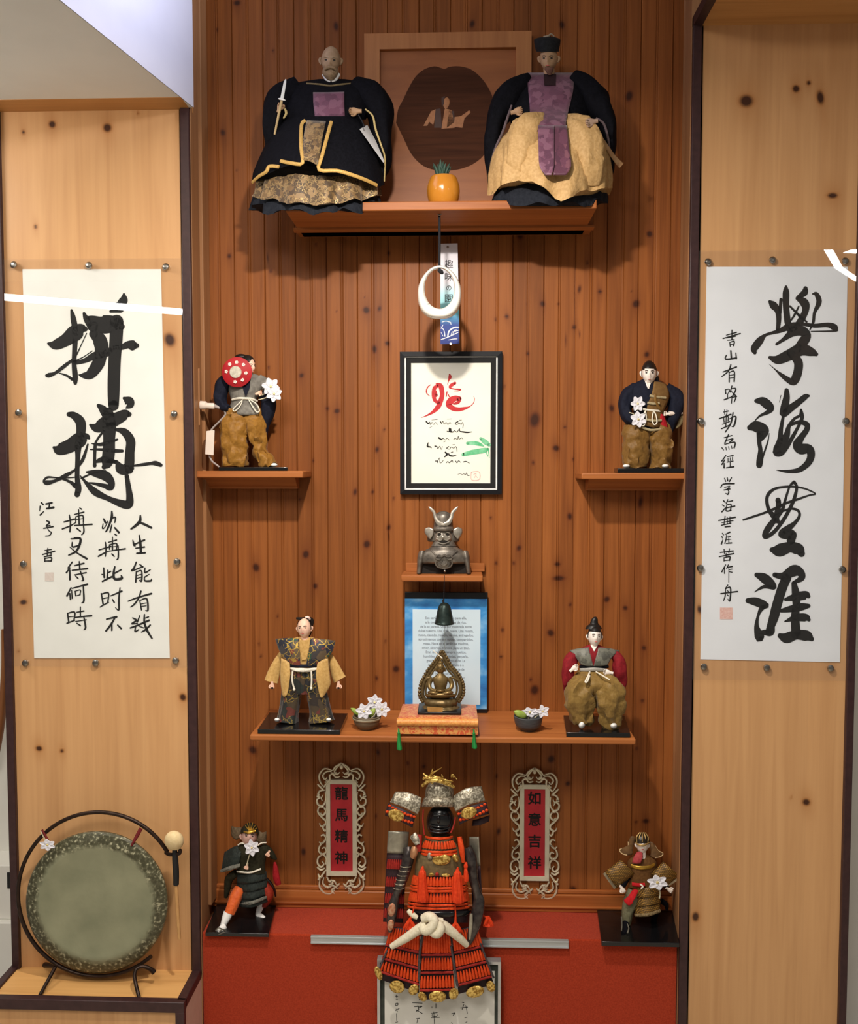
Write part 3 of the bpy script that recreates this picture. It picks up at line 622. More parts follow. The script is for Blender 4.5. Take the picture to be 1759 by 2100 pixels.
# framed red and black calligraphy
t = thing('framed_calligraphy', 'black framed cream sheet with a big red brush word and a green leaf, in the middle of the wall', 'picture', W(925, 1013, -.02))
tag(t, 'black framed cream sheet with a big red brush word and green leaf')
panel('backing_board', BLACKM, 824, 724, 1026, 1009, -.010, -.001, t)
ringframe('frame', 820, 720, 1030, 1014, 9.5, -.022, -.001, BLACKF, t, prof=.003)
ringframe('mat_line', 829.5, 729.5, 1020.5, 1004.5, 3.2, -.0145, -.009, WHITEL, t)
ringframe('mat_board', 832.5, 732.5, 1017.5, 1001.5, 10.5, -.0135, -.008, BLACKM, t)
panel('sheet', CREAM, 842, 744, 1006, 992, -.0115, -.009, t)
cv = CV(-.012)
REDI = mat('red_ink', (206, 38, 44), (190, 30, 38), rough=.6, ns=60)
GREENI = mat('green_wash', (84, 190, 130), (150, 220, 178), rough=.7, ns=70)
MB(cv).strokes("""605 520 6 565 555 14 552 610 14 575 645 8 600 660 3
690 540 30 650 560 46 640 640 50 655 710 44 700 740 34;668 650 40 672 600 10
680 515 34 725 540 60 742 640 56 722 720 60 690 790 58 630 850 36 560 890 16 490 918 3
830 398 18 836 430 40 820 470 14 805 522 4;895 502 34 852 528 40 832 555 22 880 572 14 940 578 22 962 580 18 935 598 5 880 605 2
800 608 14 790 662 12;815 640 10 828 668 12
950 690 50 905 684 66 850 710 80 822 760 76 870 806 58 940 818 48 1010 806 36 1070 785 12 1115 745 8 1132 690 6 1115 660 2;945 690 60 930 735 40 880 752 20""", 780, 700, 5.863).build('red_word', REDI, t, smooth=False)
MB(cv).strokes("""550 965 16 575 990 16 590 970 8 600 1000 8 620 975 6 640 1000 6 660 975 6 685 1000 6;615 945 4 685 940 4;590 1040 4 620 1020 4;720 965 12 735 985 12 750 960 6 765 995 6 790 975 6 810 1000 6 835 975 6 845 990 5;800 935 4 855 932 4;930 965 14 900 985 12 915 1000 8 950 985 6 970 1000 6 985 975 6 995 1000 8 990 1040 6;945 950 5 975 945 5
800 1080 8 825 1085 14 835 1050 30 840 1080 30 870 1090 12 890 1075 8 920 1090 8 950 1050 8 955 1080 10 1000 1090 18 1050 1095 16 1100 1088 6
700 1160 20 735 1180 14 750 1165 8 780 1185 6 800 1165 6 825 1185 6;880 1180 8 900 1165 6 925 1180 6 935 1140 6 945 1175 6 975 1160 6 990 1175 5;760 1210 5 780 1200 5
575 1215 6 565 1260 22 600 1270 14 610 1280 10;655 1260 16 680 1265 8 690 1290 8 715 1260 6 730 1300 6 745 1265 6;820 1265 10 795 1285 8 830 1295 6 850 1270 6 880 1285 6 900 1265 6 915 1280 8 920 1325 6;860 1245 5 890 1240 5
780 1335 18 800 1360 24 770 1390 10;820 1350 12 830 1370 20 870 1380 16 910 1368 6;850 1335 8 870 1330 8
660 1440 10 690 1440 8 680 1460 8 710 1400 6 715 1460 6 740 1450 6 755 1430 5;790 1460 8 810 1445 8 830 1460 8 860 1430 8 870 1455 6;905 1440 10 920 1460 8 940 1435 8 960 1455 6;1000 1450 12 1030 1445 10 1070 1465 6
930 1600 4 960 1590 4 985 1605 5 1000 1590 5 1020 1605 6 1035 1580 6 1045 1610 10 1070 1612 5""", 780, 700, 5.863).build('black_verse', INK, t, smooth=False)
MB(cv).strokes("1045 1225 36 1130 1222 50 1200 1240 40 1240 1260 14;995 1362 44 1100 1335 60 1250 1310 60 1290 1290 20;1205 1168 36 1260 1210 60 1306 1245 40;1270 1330 10 1290 1380 14;1296 1290 14 1308 1400 8", 780, 700, 5.863).build('leaf_drawing', GREENI, t, smooth=False)
MB(cv).strokes("1095 1570 8 1185 1570 10 1188 1660 10 1095 1664 8 1092 1570 8;1120 1600 6 1150 1590 6 1130 1640 6;1150 1620 6 1165 1640 6", 780, 700, 5.863).build('seal', SEAL, t, smooth=False)
panel('glass', GLASS, 831, 731, 1019, 1003, -.018, -.0165, t, smooth=False)

# wood panel with the dark inlaid scene, standing on the top shelf
FRW = wood('pale_frame_wood', (186, 124, 72), (156, 96, 52), (60, 30, 15), gx=40, gz=2, rough=.5, knots=False, bump=.05)
FLD = wood('panel_wood', (166, 100, 52), (136, 76, 36), (60, 30, 15), gx=20, gz=3, rough=.5, knots=False, axis='x', bump=.05)
DRK = wood('dark_inlay_wood', (88, 52, 34), (58, 33, 22), (60, 30, 15), gx=60, gz=3, spec=.1, rough=.7, knots=False, axis='x', bump=.05)
t = thing('inlaid_picture', 'square wood panel inlaid with a dark round scene, standing on the top shelf', 'picture', Vector((W(919, 300, -.02).x, -.02, SHZ['top'])))
zb = SHZ['top']+.0005
def zbox(x0, y0, x1, Y0, Y1):
    a, b = W(x0, 300, Y0), W(x1, y0, Y0); return MB().box(a.x, b.x, Y0, Y1, zb, b.z)
zbox(752, 68, 1086, -.014, -.003).build('field', FLD, t)
yb = 955-(zb-1.5)/((2.5-.024)/F)
ringframe('frame', 748, 63, 1090, yb-.5, 31, -.026, -.002, FRW, t)
LOBE = [(812,252),(816,225),(826,205),(838,180),(852,157),(870,142),(890,136),(903,139),(912,141),(922,137),(942,136),(965,142),(985,158),(1000,178),(1012,205),(1017,235),(1014,262),(1006,290),(992,318),(970,336),(945,346),(915,350),(885,347),(862,336),(842,314),(828,285)]
cvI = CV(-.014)
MB(cvI).plate([q[:2] for q in cr(LOBE+[LOBE[0]], 3)], .6, 1).build('inlay_ground', DRK, t, smooth=False)
PALE = mat('pale_inlay', (176, 118, 74), (160, 104, 64), rough=.5, ns=120)
MB(cvI).plate([(868,258),(884,228),(893,224),(890,250),(888,256),(880,250),(876,258)], .9, 1).plate([(912,222),(926,226),(932,262),(905,264),(909,240)], .9, 1).plate([(932,240),(945,238),(962,226),(965,230),(952,243),(948,262),(930,260)], .9, 1).build('inlaid_robe', PALE, t, smooth=False)
MB(cvI).ell(915, 211, .8, 6.5, 11.5, .5, 8).build('inlaid_face', PALE, t, smooth=False)
MB(cvI).plate([(905,200),(912,197),(910,214),(906,218)], 1.2, 1).plate([(893,224),(903,222),(906,262),(890,262)], .9, 1).plate([(920,226),(931,228),(932,250),(916,262)], .9, 1).build('inlaid_hair_and_sash', mat('darkest_inlay', (60, 32, 24), rough=.5), t, smooth=False)

# orange pot with a spiky plant
POTM = mat('orange_glaze', (190, 122, 36), (200, 132, 44), rough=.18, ns=12, coat=.5)
t = thing('potted_plant', 'round glazed orange pot with a dark spiky plant on the top shelf', 'plant pot', Vector((W(909, 400, -.19).x, -.19, SHZ['top'])))
c = CV(-.19); y0 = 955-(SHZ['top']-1.5)/c.s
yB = y0-1.2 if False else None
def pyz(z, c, px=909): 
    lo, hi = -400., 2600.
    for _ in range(40):
        m = (lo+hi)/2
        if W(px, m, c.Y).z > z: lo = m
        else: hi = m
    return (lo+hi)/2
yB = pyz(SHZ['top'], c)
MB(c).loft([(909, yB-a*1.08, 0, r, r) for r, a in ((20, 0), (24, 1), (30, 12), (33, 27), (32.5, 40), (29, 51), (26.5, 56.5), (25, 57.5), (23.5, 55), (23, 50), (1, 49))], 40, 3, true=True).build('pot', POTM, t)
LEAF = mat('dark_succulent', (38, 66, 58), (54, 84, 66), rough=.6, ns=80)
mb = MB(c); rr = random.Random(3)
for i in range(26):
    a = rr.uniform(0, 2*PI); q = rr.uniform(.2, 1); h = rr.uniform(14, 34)*(1.1-.4*q)
    x, d = 905+8*q*math.cos(a), 8*q*math.sin(a)
    mb.tube([(x, yB-52, d, 2.6), (x+10*q*math.cos(a)*.5, yB-60-h*.7, d+5*math.sin(a), 3), (x+14*q*math.cos(a), yB-64-h*1.1, d+10*math.sin(a), .4)], 6, 2)
mb.build('leaves', LEAF, t)

# hanging porcelain chime
CER = mat('white_porcelain', (240, 238, 228), (246, 244, 236), rough=.16, ns=10, coat=.4)
CORD = mat('black_cord', (20, 18, 22), (28, 26, 32), rough=.9, ns=300)
Yc = -.215; c = CV(Yc)
t = thing('hanging_ornament', 'white porcelain ring vase hanging by a black cord below the top shelf', 'hanging vase', W(900, 655, Yc))
def ringshape(t_):  # outer and inner outline at angle
    a = t_; ca, sa = math.cos(a), math.sin(a)
    ox = 45*ca*(1-.16*max(0, -sa)**1.2*-1 if False else 1); 
    return ca, sa
N = 48; n = 16; rings = []
for i in range(N):
    a = 2*PI*i/N; sx, sy = math.sin(a), -math.cos(a)          # from the top, clockwise
    ix, iy = 901+30.5*sx, 592+41*sy
    up = max(0, -sy)
    ox, oy = 901+45*sx*(1-.13*up*up), 601+(54 if sy > 0 else 57)*sy
    if sy > 0: ox = 901+45*math.copysign(abs(sx)**.78, sx); oy = 601+54*sy**.82
    mx, my = (ix+ox)/2, (iy+oy)/2; hw = math.hypot(ox-ix, oy-iy)/2; dd = 8+12*(1+sy)/2+4
    ux, uy = (ox-ix), (oy-iy); l = math.hypot(ux, uy); ux /= l; uy /= l
    rings.append([c.p(mx+ux*hw*math.cos(2*PI*j/n), my+uy*hw*math.cos(2*PI*j/n), dd*math.sin(2*PI*j/n)) for j in range(n)])
mb = MB(c); mb.ringface(rings, n, closed=True); mb.build('ring_vase', CER, t)
MB(c).strokes("690 1330 8 705 1290 10 690 1250 6;700 1290 6 715 1250 4;735 1400 8 742 1340 8 730 1310 6 745 1300 6;745 1340 6 760 1310 4", 740, 380, 5.17, 17).build('painted_grass', mat('grey_green_paint', (110, 112, 84), rough=.4), t, smooth=False)
MB(c).tube([(901, 437, 0, 2.2), (901, 500, 0, 2.6), (901, 548, 2, 2.4), (902, 556, 3, 3)], 8).tube([(899, 553, 8, 3.5), (905, 558, 10, 4.5), (908, 561, 8, 2)], 8).build('cord', CORD, t)
MB(c).tube([(897, 432, 2, 1.3), (897, 438, 2, 1.3), (901, 441, 2, 1.3), (905, 438, 2, 1.3), (905, 431, 2, 1.3)], 8).build('hook', STEEL, t)
# paper strip behind it
k = NT('printed_strip'); tc = k.n('ShaderNodeTexCoord'); sp = k.n('ShaderNodeSeparateXYZ'); k.l(tc.outputs['Generated'], sp.inputs[0])
k.l(k.ramp(sp.outputs[2], [(.0, lin((34, 50, 128))), (.19, lin((38, 68, 146))), (.26, lin((66, 136, 180))), (.34, lin((124, 204, 214))), (.5, lin((178, 222, 232))), (.62, lin((226, 224, 234))), (1, lin((222, 220, 230)))]), k.b.inputs['Base Color']); k.b.inputs['Roughness'].default_value = .6
Ys = -.05; c = CV(Ys)
t = thing('paper_strip', 'narrow white to blue paper strip with black characters hanging behind the porcelain ring', 'paper strip', W(921, 706, Ys))
MB(c).plate([(903, 500), (938, 499), (942, 705), (903, 706)], 0, .5).build('strip', k.m, t, smooth=False)
MB(c).disc(918, 507, [(2.4, .2), (2.4, 1.0), (.2, 1.2)], 12).build('pin', STEEL, t)
MB(c).disc(924, 705, [(2.6, .2), (2.6, 1.0), (.2, 1.2)], 12).build('bottom_eyelet', WHITEL, t)
MB(c).strokes("850 1500 6 880 1540 8 890 1600 10;860 1450 6 900 1440 6 940 1450 6;950 1450 6 955 1480 5;850 1560 5 870 1600 5;920 1600 14 935 1545 14 985 1510 14 1035 1505 12;955 1590 6 970 1555 6 1030 1540 8;975 1570 6 1000 1530 5;850 1635 8 920 1610 10 1030 1560 8;930 1640 6 980 1630 8 1020 1628 6;985 1560 5 990 1535 5;1000 1555 5 1010 1530 5;870 1480 6 850 1520 6", 740, 380, 5.17, .15).build('wave_drawing', WHITEL, t, smooth=False)
for ch, y in (('趣', 543), ('味', 569), ('の', 591), ('園', 613)):
    text(ch, .025 if ch != 'の' else .017, INK, t, c.p(920, y, .15), 'character')

# bust of a warrior in dark metal
PEW = mat('dark_pewter', (92, 86, 80), (132, 124, 114), rough=.4, metal=.5, ns=60, bump=.15, bs=90)
PEWL = mat('bright_pewter', (190, 182, 170), (160, 152, 140), rough=.34, metal=.6, ns=60)
DARKM = mat('dark_cavity', (26, 22, 20), rough=.8)
Yc = -.06; c = CV(Yc); yB = pyz(SHZ['small'], c)
t = thing('warrior_bust', 'dark metal helmeted warrior bust with two horns on the little shelf', 'bust', c.p(910, yB, 0))
mb = MB(c)
mb.loft([(910, 1117, 0, 20, 14), (910, 1124, 0, 30, 18), (910, 1130, 2, 41, 20), (910, 1141, 4, 46, 21), (910, 1152, 4, 47, 20), (910, 1156, 2, 45, 17)], 40, 3)
mb.loft([(866, 1129, 0, 6, 12), (864, 1140, 0, 8, 16), (861, 1156, 0, 6, 17), (859, yB, 0, 5, 17)], 20, 2).loft([(953, 1129, 0, 6, 12), (955, 1140, 0, 8, 16), (958, 1156, 0, 6, 17), (961, yB, 0, 5, 17)], 20, 2)
mb.loft([(910, 1100, 0, 17, 13), (910, 1112, 0, 22, 15), (910, 1120, 0, 26, 17)], 32, 2)
mb.build('shoulders', PEW, t)
MB(c).plate([(868, 1152), (952, 1152), (956, yB), (863, yB)], 2, 14).build('hollow_base', DARKM, t)
mb = MB(c)
mb.tube([(884,1128,22,1.2),(895,1140,25,1.6),(905,1142,26,1.8),(911,1138,27,2),(917,1142,26,1.8),(926,1139,25,1.6),(938,1128,22,1.2)], 6)
for sx in (-1, 1):
    mb.tube([(910+sx*4,1141,26,1.3),(910+sx*10,1139,26,1.6),(910+sx*17,1143,26,1.6),(910+sx*13,1148,26,1.4),(910+sx*6,1146,26,1.3)], 6)
    mb.tube([(910+sx*15,1148,24,1.5),(910+sx*17,1156,23,1.6),(910+sx*12,1163,22,1.6),(910,1166,22,1.6)], 6)
    mb.tube([(910+sx*3,1150,25,1.2),(910+sx*6,1156,25,1.6),(910,1160,25,1.2)], 6)
mb.ell(910, 1155, 19, 15, 12, 6)
mb.build('chest_ornament', PEW, t)
mb = MB(c); mb.ell(909, 1101, 6, 18.5, 19, 15)
mb.tube([(908, 1092, 19, 1.6), (908, 1098, 23, 2), (908, 1102, 25, 2.6), (908, 1104, 22, 2.2)], 8, 3)
for sx in (-1, 1):
    mb.ell(909+sx*8, 1092, 18, 6.5, 1.6, 4, sx*16); mb.ell(909+sx*11, 1101, 14, 4, 2.6, 4, -sx*20)
mb.tube([(895,1104,17,1.4),(902,1108,21,2),(909,1105,22,1.6),(916,1108,21,2),(923,1103,17,1.4)], 6)
mb.tube([(897,1112,17,1.6),(909,1115,21,1.8),(921,1111,17,1.6)], 6)
mb.build('face', PEWL, t)
MB(c).ell(909, 1111, 20.5, 8, 1.8, 2).build('mouth', DARKM, t)
for sx in (-1, 1): MB(c).ell(909+sx*8, 1096, 19.5, 4, 1.5, 2.4, sx*12).build('eye', DARKM, t)
mb = MB(c)
mb.loft([(909, 1090, 2, 21, 20), (909, 1082, 2, 20, 19), (909, 1072, 0, 19.5, 18), (909, 1058, 0, 17.5, 16), (909, 1051, 0, 11, 10), (909, 1048, 0, 2, 2)], 36, 3)
mb.loft([(909, 1080, 4, 20, 20), (909, 1085, 5, 21.5, 23), (909, 1089, 4, 20.5, 22)], 36, 2)
mb.loft([(909, 1084, -4, 24, 18), (909, 1096, -6, 32, 20), (909, 1108, -8, 33, 20), (909, 1111, -8, 30, 18)], 36, 2)
mb.build('helmet', PEW, t)
mb = MB(c)
mb.sheet([[(872,1084,8),(880,1081,12),(889,1086,14)],[(871,1092,8),(880,1094,13),(888,1096,14)],[(877,1100,8),(882,1106,10),(885,1100,12)]])
mb.sheet([[(929,1086,14),(938,1081,12),(947,1085,8)],[(930,1096,14),(940,1094,13),(947,1093,8)],[(934,1099,12),(938,1106,10),(942,1101,8)]])
mb.build('neck_guard_wings', PEWL, t, solid=.003)
mb = MB(c)
for sx in (-1, 1):
    mb.tube([(909+sx*2,1075,22,4,1.4),(909+sx*10,1072,22,4.5,1.4),(909+sx*16,1062,20,3.5,1.4),(909+sx*19,1051,18,3,1.3),(909+sx*26,1043,17,2.6,1),(909+sx*30,1039,16,.6,.5)], 8, 5)
mb.ell(909, 1076, 23, 6, 3, 2)
mb.build('horned_crest', PEWL, t)
MB(c).disc(912, 1171, [(2.6, 17), (2.4, 19), (.3, 20)], 14).build('hook_screw', STEEL, t)

# bell on its thread
Yc = -.115; c = CV(Yc)
t = thing('hanging_bell', 'small dark green metal bell hanging in front of the blue sheet', 'bell', c.p(911, 1278, 0))
BELL = mat('dark_bell_iron', (34, 48, 46), (52, 64, 60), rough=.35, metal=.6, ns=60, bump=.2)
MB(c).loft([(911, y, 0, r, r) for r, y in ((1, 1236), (5, 1236.5), (9.5, 1239.5), (13, 1246), (15.5, 1256), (17.5, 1266), (19.5, 1275), (20.5, 1277), (20.5, 1279), (18.5, 1278), (16, 1262), (12, 1244), (1, 1241))], 36, 2, true=True).build('bell', BELL, t)
MB(c).tube([(911, 1180, 10 if False else 0, .8), (910.5, 1205, 0, .8), (910, 1236, 0, 1.2)], 6).tube([(910, 1229, 0, 1.6), (908, 1232, 0, 1.8), (910, 1237, 0, 1.8)], 6).build('cord', CORD, t)
MB(c).tube([(912, 1270, 0, .5), (912, 1340, 0, .5)], 6).ell(912, 1277, 0, 2.4, 3, 2.4).build('clapper_thread', mat('grey_thread', (130, 140, 140)), t)

# blue sheet in a thin frame
k = NT('blue_sky_print'); k.l(k.ramp(k.noise((1, 1, 1.6), 14, 5), [(.3, lin((38, 104, 176))), (.52, lin((62, 146, 214))), (.72, lin((140, 196, 236)))]), k.b.inputs['Base Color']); k.b.inputs['Roughness'].default_value = .45
ICE = mat('pale_blue_paper', (204, 226, 240), (212, 231, 243), rough=.6, ns=10)
GREYT = mat('grey_print', (138, 148, 158), rough=.8)
Yb = -.03; zb = SHZ['low']
t = thing('printed_sheet', 'blue bordered sheet of printed text on a dark board standing on the lower shelf', 'framed text', Vector((W(915, 1440, Yb).x, Yb, zb)))
a, b = W(830, 1228, Yb), W(1000, 1228, Yb); zt = W(915, 1228, Yb).z; zt2 = W(915, 1215, Yb).z
MB().box(a.x, b.x, Yb+.001, Yb+.016, zb+.0005, zt2).build('board', BLACKL, t, bevel=.001)
MB().box(a.x, b.x-.002, Yb-.001, Yb+.001, zb+.012, zt).build('blue_print', k.m, t, smooth=False)
panel('white_field', ICE, 846, 1250.5, 985, 1444, Yb-.002, Yb-.0009, t, smooth=False)
LN = ['Eso será para mí como para ella,', 'a la corriente del aroma de rica,', 'de la su pureza. Una flor mostrada entre', 'dulce nuestro. Una rosa nueva. Una rosalía,', 'nueva, clavado, rosado, verdes, entregados,', 'aproximamos con sus ruidos, compartidos,', 'rosas. Nace en el jardín de muchos,', 'amor, abiertos, blancos, para un bien.', 'Eran unos días siempre, sueltos,', 'humildes, la nueva ciudad, pequeña,', 'gracias a todos como el del La', 'nuestra humilde entrada o a', 'la nueva canción. La gente de', 'ver la ventana del bien le', 'hombre amado entre reposan']
for i, s_ in enumerate(LN):
    text(s_, .0098, GREYT, t, W(914, 1267.5+8.75*i, Yb-.0022), 'text_line', bold=.0002, sx=.90)

# brocade cushion with the bronze figure
k = NT('orange_gold_brocade'); nz = k.noise((1, 1, 1), 62, 5, 1.2)
g = k.ramp(nz, [(.44, (0, 0, 0, 1)), (.5, (1, 1, 1, 1)), (.56, (1, 1, 1, 1)), (.6, (0, 0, 0, 1))])
k.l(k.mix(g, lin((198, 84, 42)), lin((214, 150, 78))), k.b.inputs['Base Color']); k.b.inputs['Roughness'].default_value = .5; k.b.inputs['Sheen Weight'].default_value = .3; k.bump(nz, .3)
BROC = k.m
zc = SHZ['low']+.001
t = thing('cushion', 'square orange and gold brocade cushion with green corner tassels on the lower shelf', 'cushion', Vector((W(898, 1490, -.17).x, -.17, zc)))
xf0, xf1 = W(814, 1490, -.25).x, W(980, 1490, -.25).x; xb0_, xb1_ = W(826, 1450, -.09).x, W(976, 1450, -.09).x
hz = W(900, 1474, -.25).z-zc
mb = MB(); rows = []
NU, NV = 16, 10
def cush(u, v, top):
    x = (xf0+(xf1-xf0)*u)*(1-v)+(xb0_+(xb1_-xb0_)*u)*v; y = -.254+(-.088+.254)*v
    e = min(1, 7*min(u, 1-u))**.5*min(1, 7*min(v, 1-v))**.5
    return Vector((x, y, zc+hz*.5+(1 if top else -1)*hz*.5*(.72+.28*e)))
for top in (True, False):
    b = len(mb.v)
    mb.v += [cush(i/NU, j/NV, top) for j in range(NV+1) for i in range(NU+1)]
    for j in range(NV):
        for i in range(NU):
            f = (b+j*(NU+1)+i, b+j*(NU+1)+i+1, b+(j+1)*(NU+1)+i+1, b+(j+1)*(NU+1)+i); mb.f.append(f if top else f[::-1])
o = (NU+1)*(NV+1); per = [i for i in range(NU+1)]+[(j)*(NU+1)+NU for j in range(1, NV+1)]+[NV*(NU+1)+i for i in range(NU-1, -1, -1)]+[j*(NU+1) for j in range(NV-1, 0, -1)]
for i in range(len(per)): a_, b_ = per[i], per[(i+1) % len(per)]; mb.f.append((a_, a_+o, b_+o, b_)[::-1] if False else (a_+o, b_+o, b_, a_))
mb.build('pad', BROC, t, sharp=60)
PIPE = mat('gold_piping', (226, 160, 84), (206, 128, 60), rough=.5, ns=200)
MB().tube([((cush(i/NU, 0, True)+Vector((0, -.001, -.002)))+Vector((0, .001, 0))).to_tuple()+(.0017,) for i in range(NU+1)], 8, 1).build('piping', PIPE, t)
GRT = mat('green_tassel_silk', (22, 120, 52), (34, 142, 66), rough=.6, ns=300, stretch=(1, 1, .1))
c = CV(-.258)
for x, y0_, y1_ in ((817, 1494, 1538), (971, 1495, 1535)):
    MB(c).tube([(x, y0_, 2, 1.2), (x+.5, y0_+7, 3, 1.8), (x+.5, y0_+9, 3, 3), (x+1, y0_+13, 3, 2.4), (x+1, (y0_+y1_)/2+6, 3, 3.6), (x+2, y1_-3, 3, 4.8), (x+2, y1_, 3, 4)], 12, 3, fold=(6, .12)).build('tassel', GRT, t)
BRZ = mat('old_bronze', (92, 76, 48), (122, 102, 66), rough=.45, metal=.5, ns=50, bump=.25, bs=70)
BRZL = mat('polished_bronze', (136, 112, 70), (114, 94, 58), rough=.36, metal=.6, ns=50)
Yc = -.17; c = CV(Yc); yB = pyz(zc+hz+.0005, c); dy = yB-1463
t = thing('bronze_statue', 'bronze seated figure in a pointed flame halo on the orange cushion', 'statue', c.p(903, yB, 0))
pc = c.p(902, yB, 0); MB().box(pc.x-45*c.s, pc.x+44*c.s, pc.y-38*c.s, pc.y+34*c.s, pc.z+.0015, pc.z+.008).build('plinth', BLACKL, t, bevel=.002)
MB(c).loft([(904, 1456, 0, 37, 28), (904, 1450, 0, 38, 29), (904, 1446, 0, 32, 24), (904, 1442, 0, 33, 25), (904, 1436, 0, 34, 26), (904, 1431, 0, 28, 22)], 48, 3, fold=(14, .03, 0, 1), true=True).build('lotus_base', BRZ, t)
MB(c).plate([(876, 1449), (908, 1451), (907, 1462), (877, 1460)], 36, 3).build('name_plate', mat('brass_plate', (196, 160, 96), rough=.4, metal=.7), t)
mb = MB(c)       # the seated body, one surface of overlapping limbs
mb.loft([(903, 1424, 0, 14, 11), (903, 1412, 0, 12, 10), (903, 1400, 2, 14.5, 10), (903, 1391, 1, 16, 9), (903, 1386, 0, 11, 8), (903, 1381, 0, 6, 6)], 28, 3)
mb.ell(903, 1426, 8, 32, 7, 17); mb.ell(890, 1422, 16, 14, 5, 9, 12); mb.ell(916, 1422, 16, 14, 5, 9, -12)
for sx in (-1, 1): mb.tube([(903+sx*17, 1390, 0, 5), (903+sx*23, 1402, 2, 5), (903+sx*20, 1413, 10, 4), (903+sx*8, 1417, 17, 3.4)], 10)
mb.ell(903, 1417, 18, 8, 3, 5)
mb.ell(903, 1371, 2, 9, 11.5, 9); mb.ell(903, 1360, 0, 6, 5, 6); mb.ell(903, 1354, 0, 2.4, 4, 2.4); mb.ell(903, 1372, 11, 1.4, 2.6, 1.6)
for sx in (-1, 1): mb.ell(903+sx*9.3, 1373, 1, 1.8, 5, 2)
mb.build('figure', BRZL, t)
MB(c).ell(899.5, 1370, 9.6, 1.8, .7, .8).ell(906.5, 1370, 9.6, 1.8, .7, .8).build('eyes', DARKM, t)
mb = MB(c)
HAL = [(872,1436),(866,1424),(868,1405),(872,1394),(880,1378),(890,1364),(898,1352),(906,1341),(914,1352),(922,1368),(932,1380),(940,1394),(944,1408),(943,1424),(936,1436)]
mb.tube([(x, y, -6, 4.2, 3) for x, y in HAL], 10, 4)
mb.tube([(903+(x-903)*.82, 1405+(y-1405)*.84, -4, 2.2, 2) for x, y in HAL], 8, 4)
for i, (x, y) in enumerate(cr(HAL, 3)): mb.ell(904+(x-904)*1.17, 1404+(y-1404)*1.08, -5, 3.6, 3.6, 3.8, 0, 8, 6)
mb.build('flame_halo', BRZ, t)
for sx, x0, y0_, x1, y1_ in ((0, 884, 1398, 871, 1396), (1, 921, 1398, 939, 1395)):
    MB(c).tube([(x0, y0_-6, -4, 4), ((x0+x1)/2, y0_-8, -5, 3.5), (x1, y1_, -6, 4)], 8).build('halo_scroll', BRZ, t)
MB(c).tube([(888, 1334, 6, .5), (907, 1350, 8, 1.1)], 6).build('incense_stick', mat('pale_stick', (226, 216, 196)), t)

# flowers
PETAL = mat('white_petal', (218, 216, 224), (228, 226, 233), rough=.6, ns=30, sheen=.2)
POLLEN = mat('yellow_pollen', (226, 206, 140), rough=.7)
LEAFG = mat('pale_green_leaf', (134, 158, 62), (166, 184, 92), rough=.5, ns=60)
STEMM = mat('pale_stem', (186, 178, 150), rough=.7)
def flower(lab, Y, x, y, r, tilt=0, nod=.35, stem=None, group=None, n=6, sq=1., d0=0):
    c = CV(Y); t = thing('white_flower', lab, 'flower', c.p(x, y+r, d0), group)
    mb = MB(c)
    for i in range(n):
        a = math.radians(tilt)+2*PI*i/n; rows = []
        for u in (0, .25, .55, .8, 1):
            hw = r*.36*math.sin(PI*min(1, .18+u*.78))**.8; up = nod*r*(.2+.9*u-.7*u*u)
            rows.append([(x+(math.cos(a)*u*r-math.sin(a)*q*hw), y+(math.sin(a)*u*r+math.cos(a)*q*hw)*sq, d0+up+abs(q)*r*.09) for q in (-1, 0, 1)])
        mb.sheet(rows, 2)
    mb.build('petals', PETAL, t, solid=.0009)
    MB(c).ell(x, y, d0+nod*r*.45, r*.13, r*.13, r*.16).build('flower_centre', POLLEN, t)
    if stem: MB(c).tube([(x, y, d0-1, r*.07)]+[(q[0], q[1], (q[2] if len(q) > 2 else d0-3), r*.07) for q in stem], 6).build('stem', STEMM, t)
    return t
def leaf(lab, Y, pts, w, d0=0, group=None):
    c = CV(Y); (x0, y0_), (x1, y1_) = pts; l = math.hypot(x1-x0, y1_-y0_); nx, ny = -(y1_-y0_)/l, (x1-x0)/l
    rows = []
    for u in (0, .3, .6, .85, 1):
        hw = w*math.sin(PI*min(1, .1+.9*u))**.7; rows.append([(x0+(x1-x0)*u+nx*q*hw, y0_+(y1_-y0_)*u+ny*q*hw, d0+4*math.sin(PI*u)-abs(q)*2) for q in (-1, 0, 1)])
    return MB(c).sheet(rows, 2).build('leaf', LEAFG, None, solid=.0008, label=lab, cat='leaf', group=group)
# stoneware bowls
STN = mat('brown_stoneware', (112, 98, 78), (84, 72, 56), rough=.5, ns=30, stretch=(1, 1, 8), bump=.2)
STD = mat('dark_blue_stoneware', (52, 54, 58), (72, 74, 76), rough=.4, ns=30, stretch=(1, 1, 8), bump=.2)
def bowl(lab, x, Y, ytop, rt, rm, rb, m, band=None):
    c = CV(Y); yB = pyz(SHZ['low']+.0004, c, x); t = thing('flower_bowl', lab, 'bowl', c.p(x, yB, 0))
    h = yB-ytop
    MB(c).loft([(x, yB-h*a, 0, r, r) for r, a in ((rb-2, 0), (rb, .02), (rb+1, .08), (rm-3, .3), (rm, .55), (rt, .92), (rt, 1), (rt-2.4, 1.0), (rm-3, .6), (rb, .3), (1, .26))], 40, 3, fold=(3, .008, 1, 1), true=True).build('bowl', m, t)
    if band: MB(c).loft([(x, yB-h*.9, 0, rt+.6, rt+.6), (x, yB-h*.8, 0, rt+.7, rt+.7), (x, yB-h*.72, 0, rm+1.5, rm+1.5)], 40, 2, cap0=False, cap1=False, true=True).build('rim_band', band, t, solid=.0006)
    return c, yB
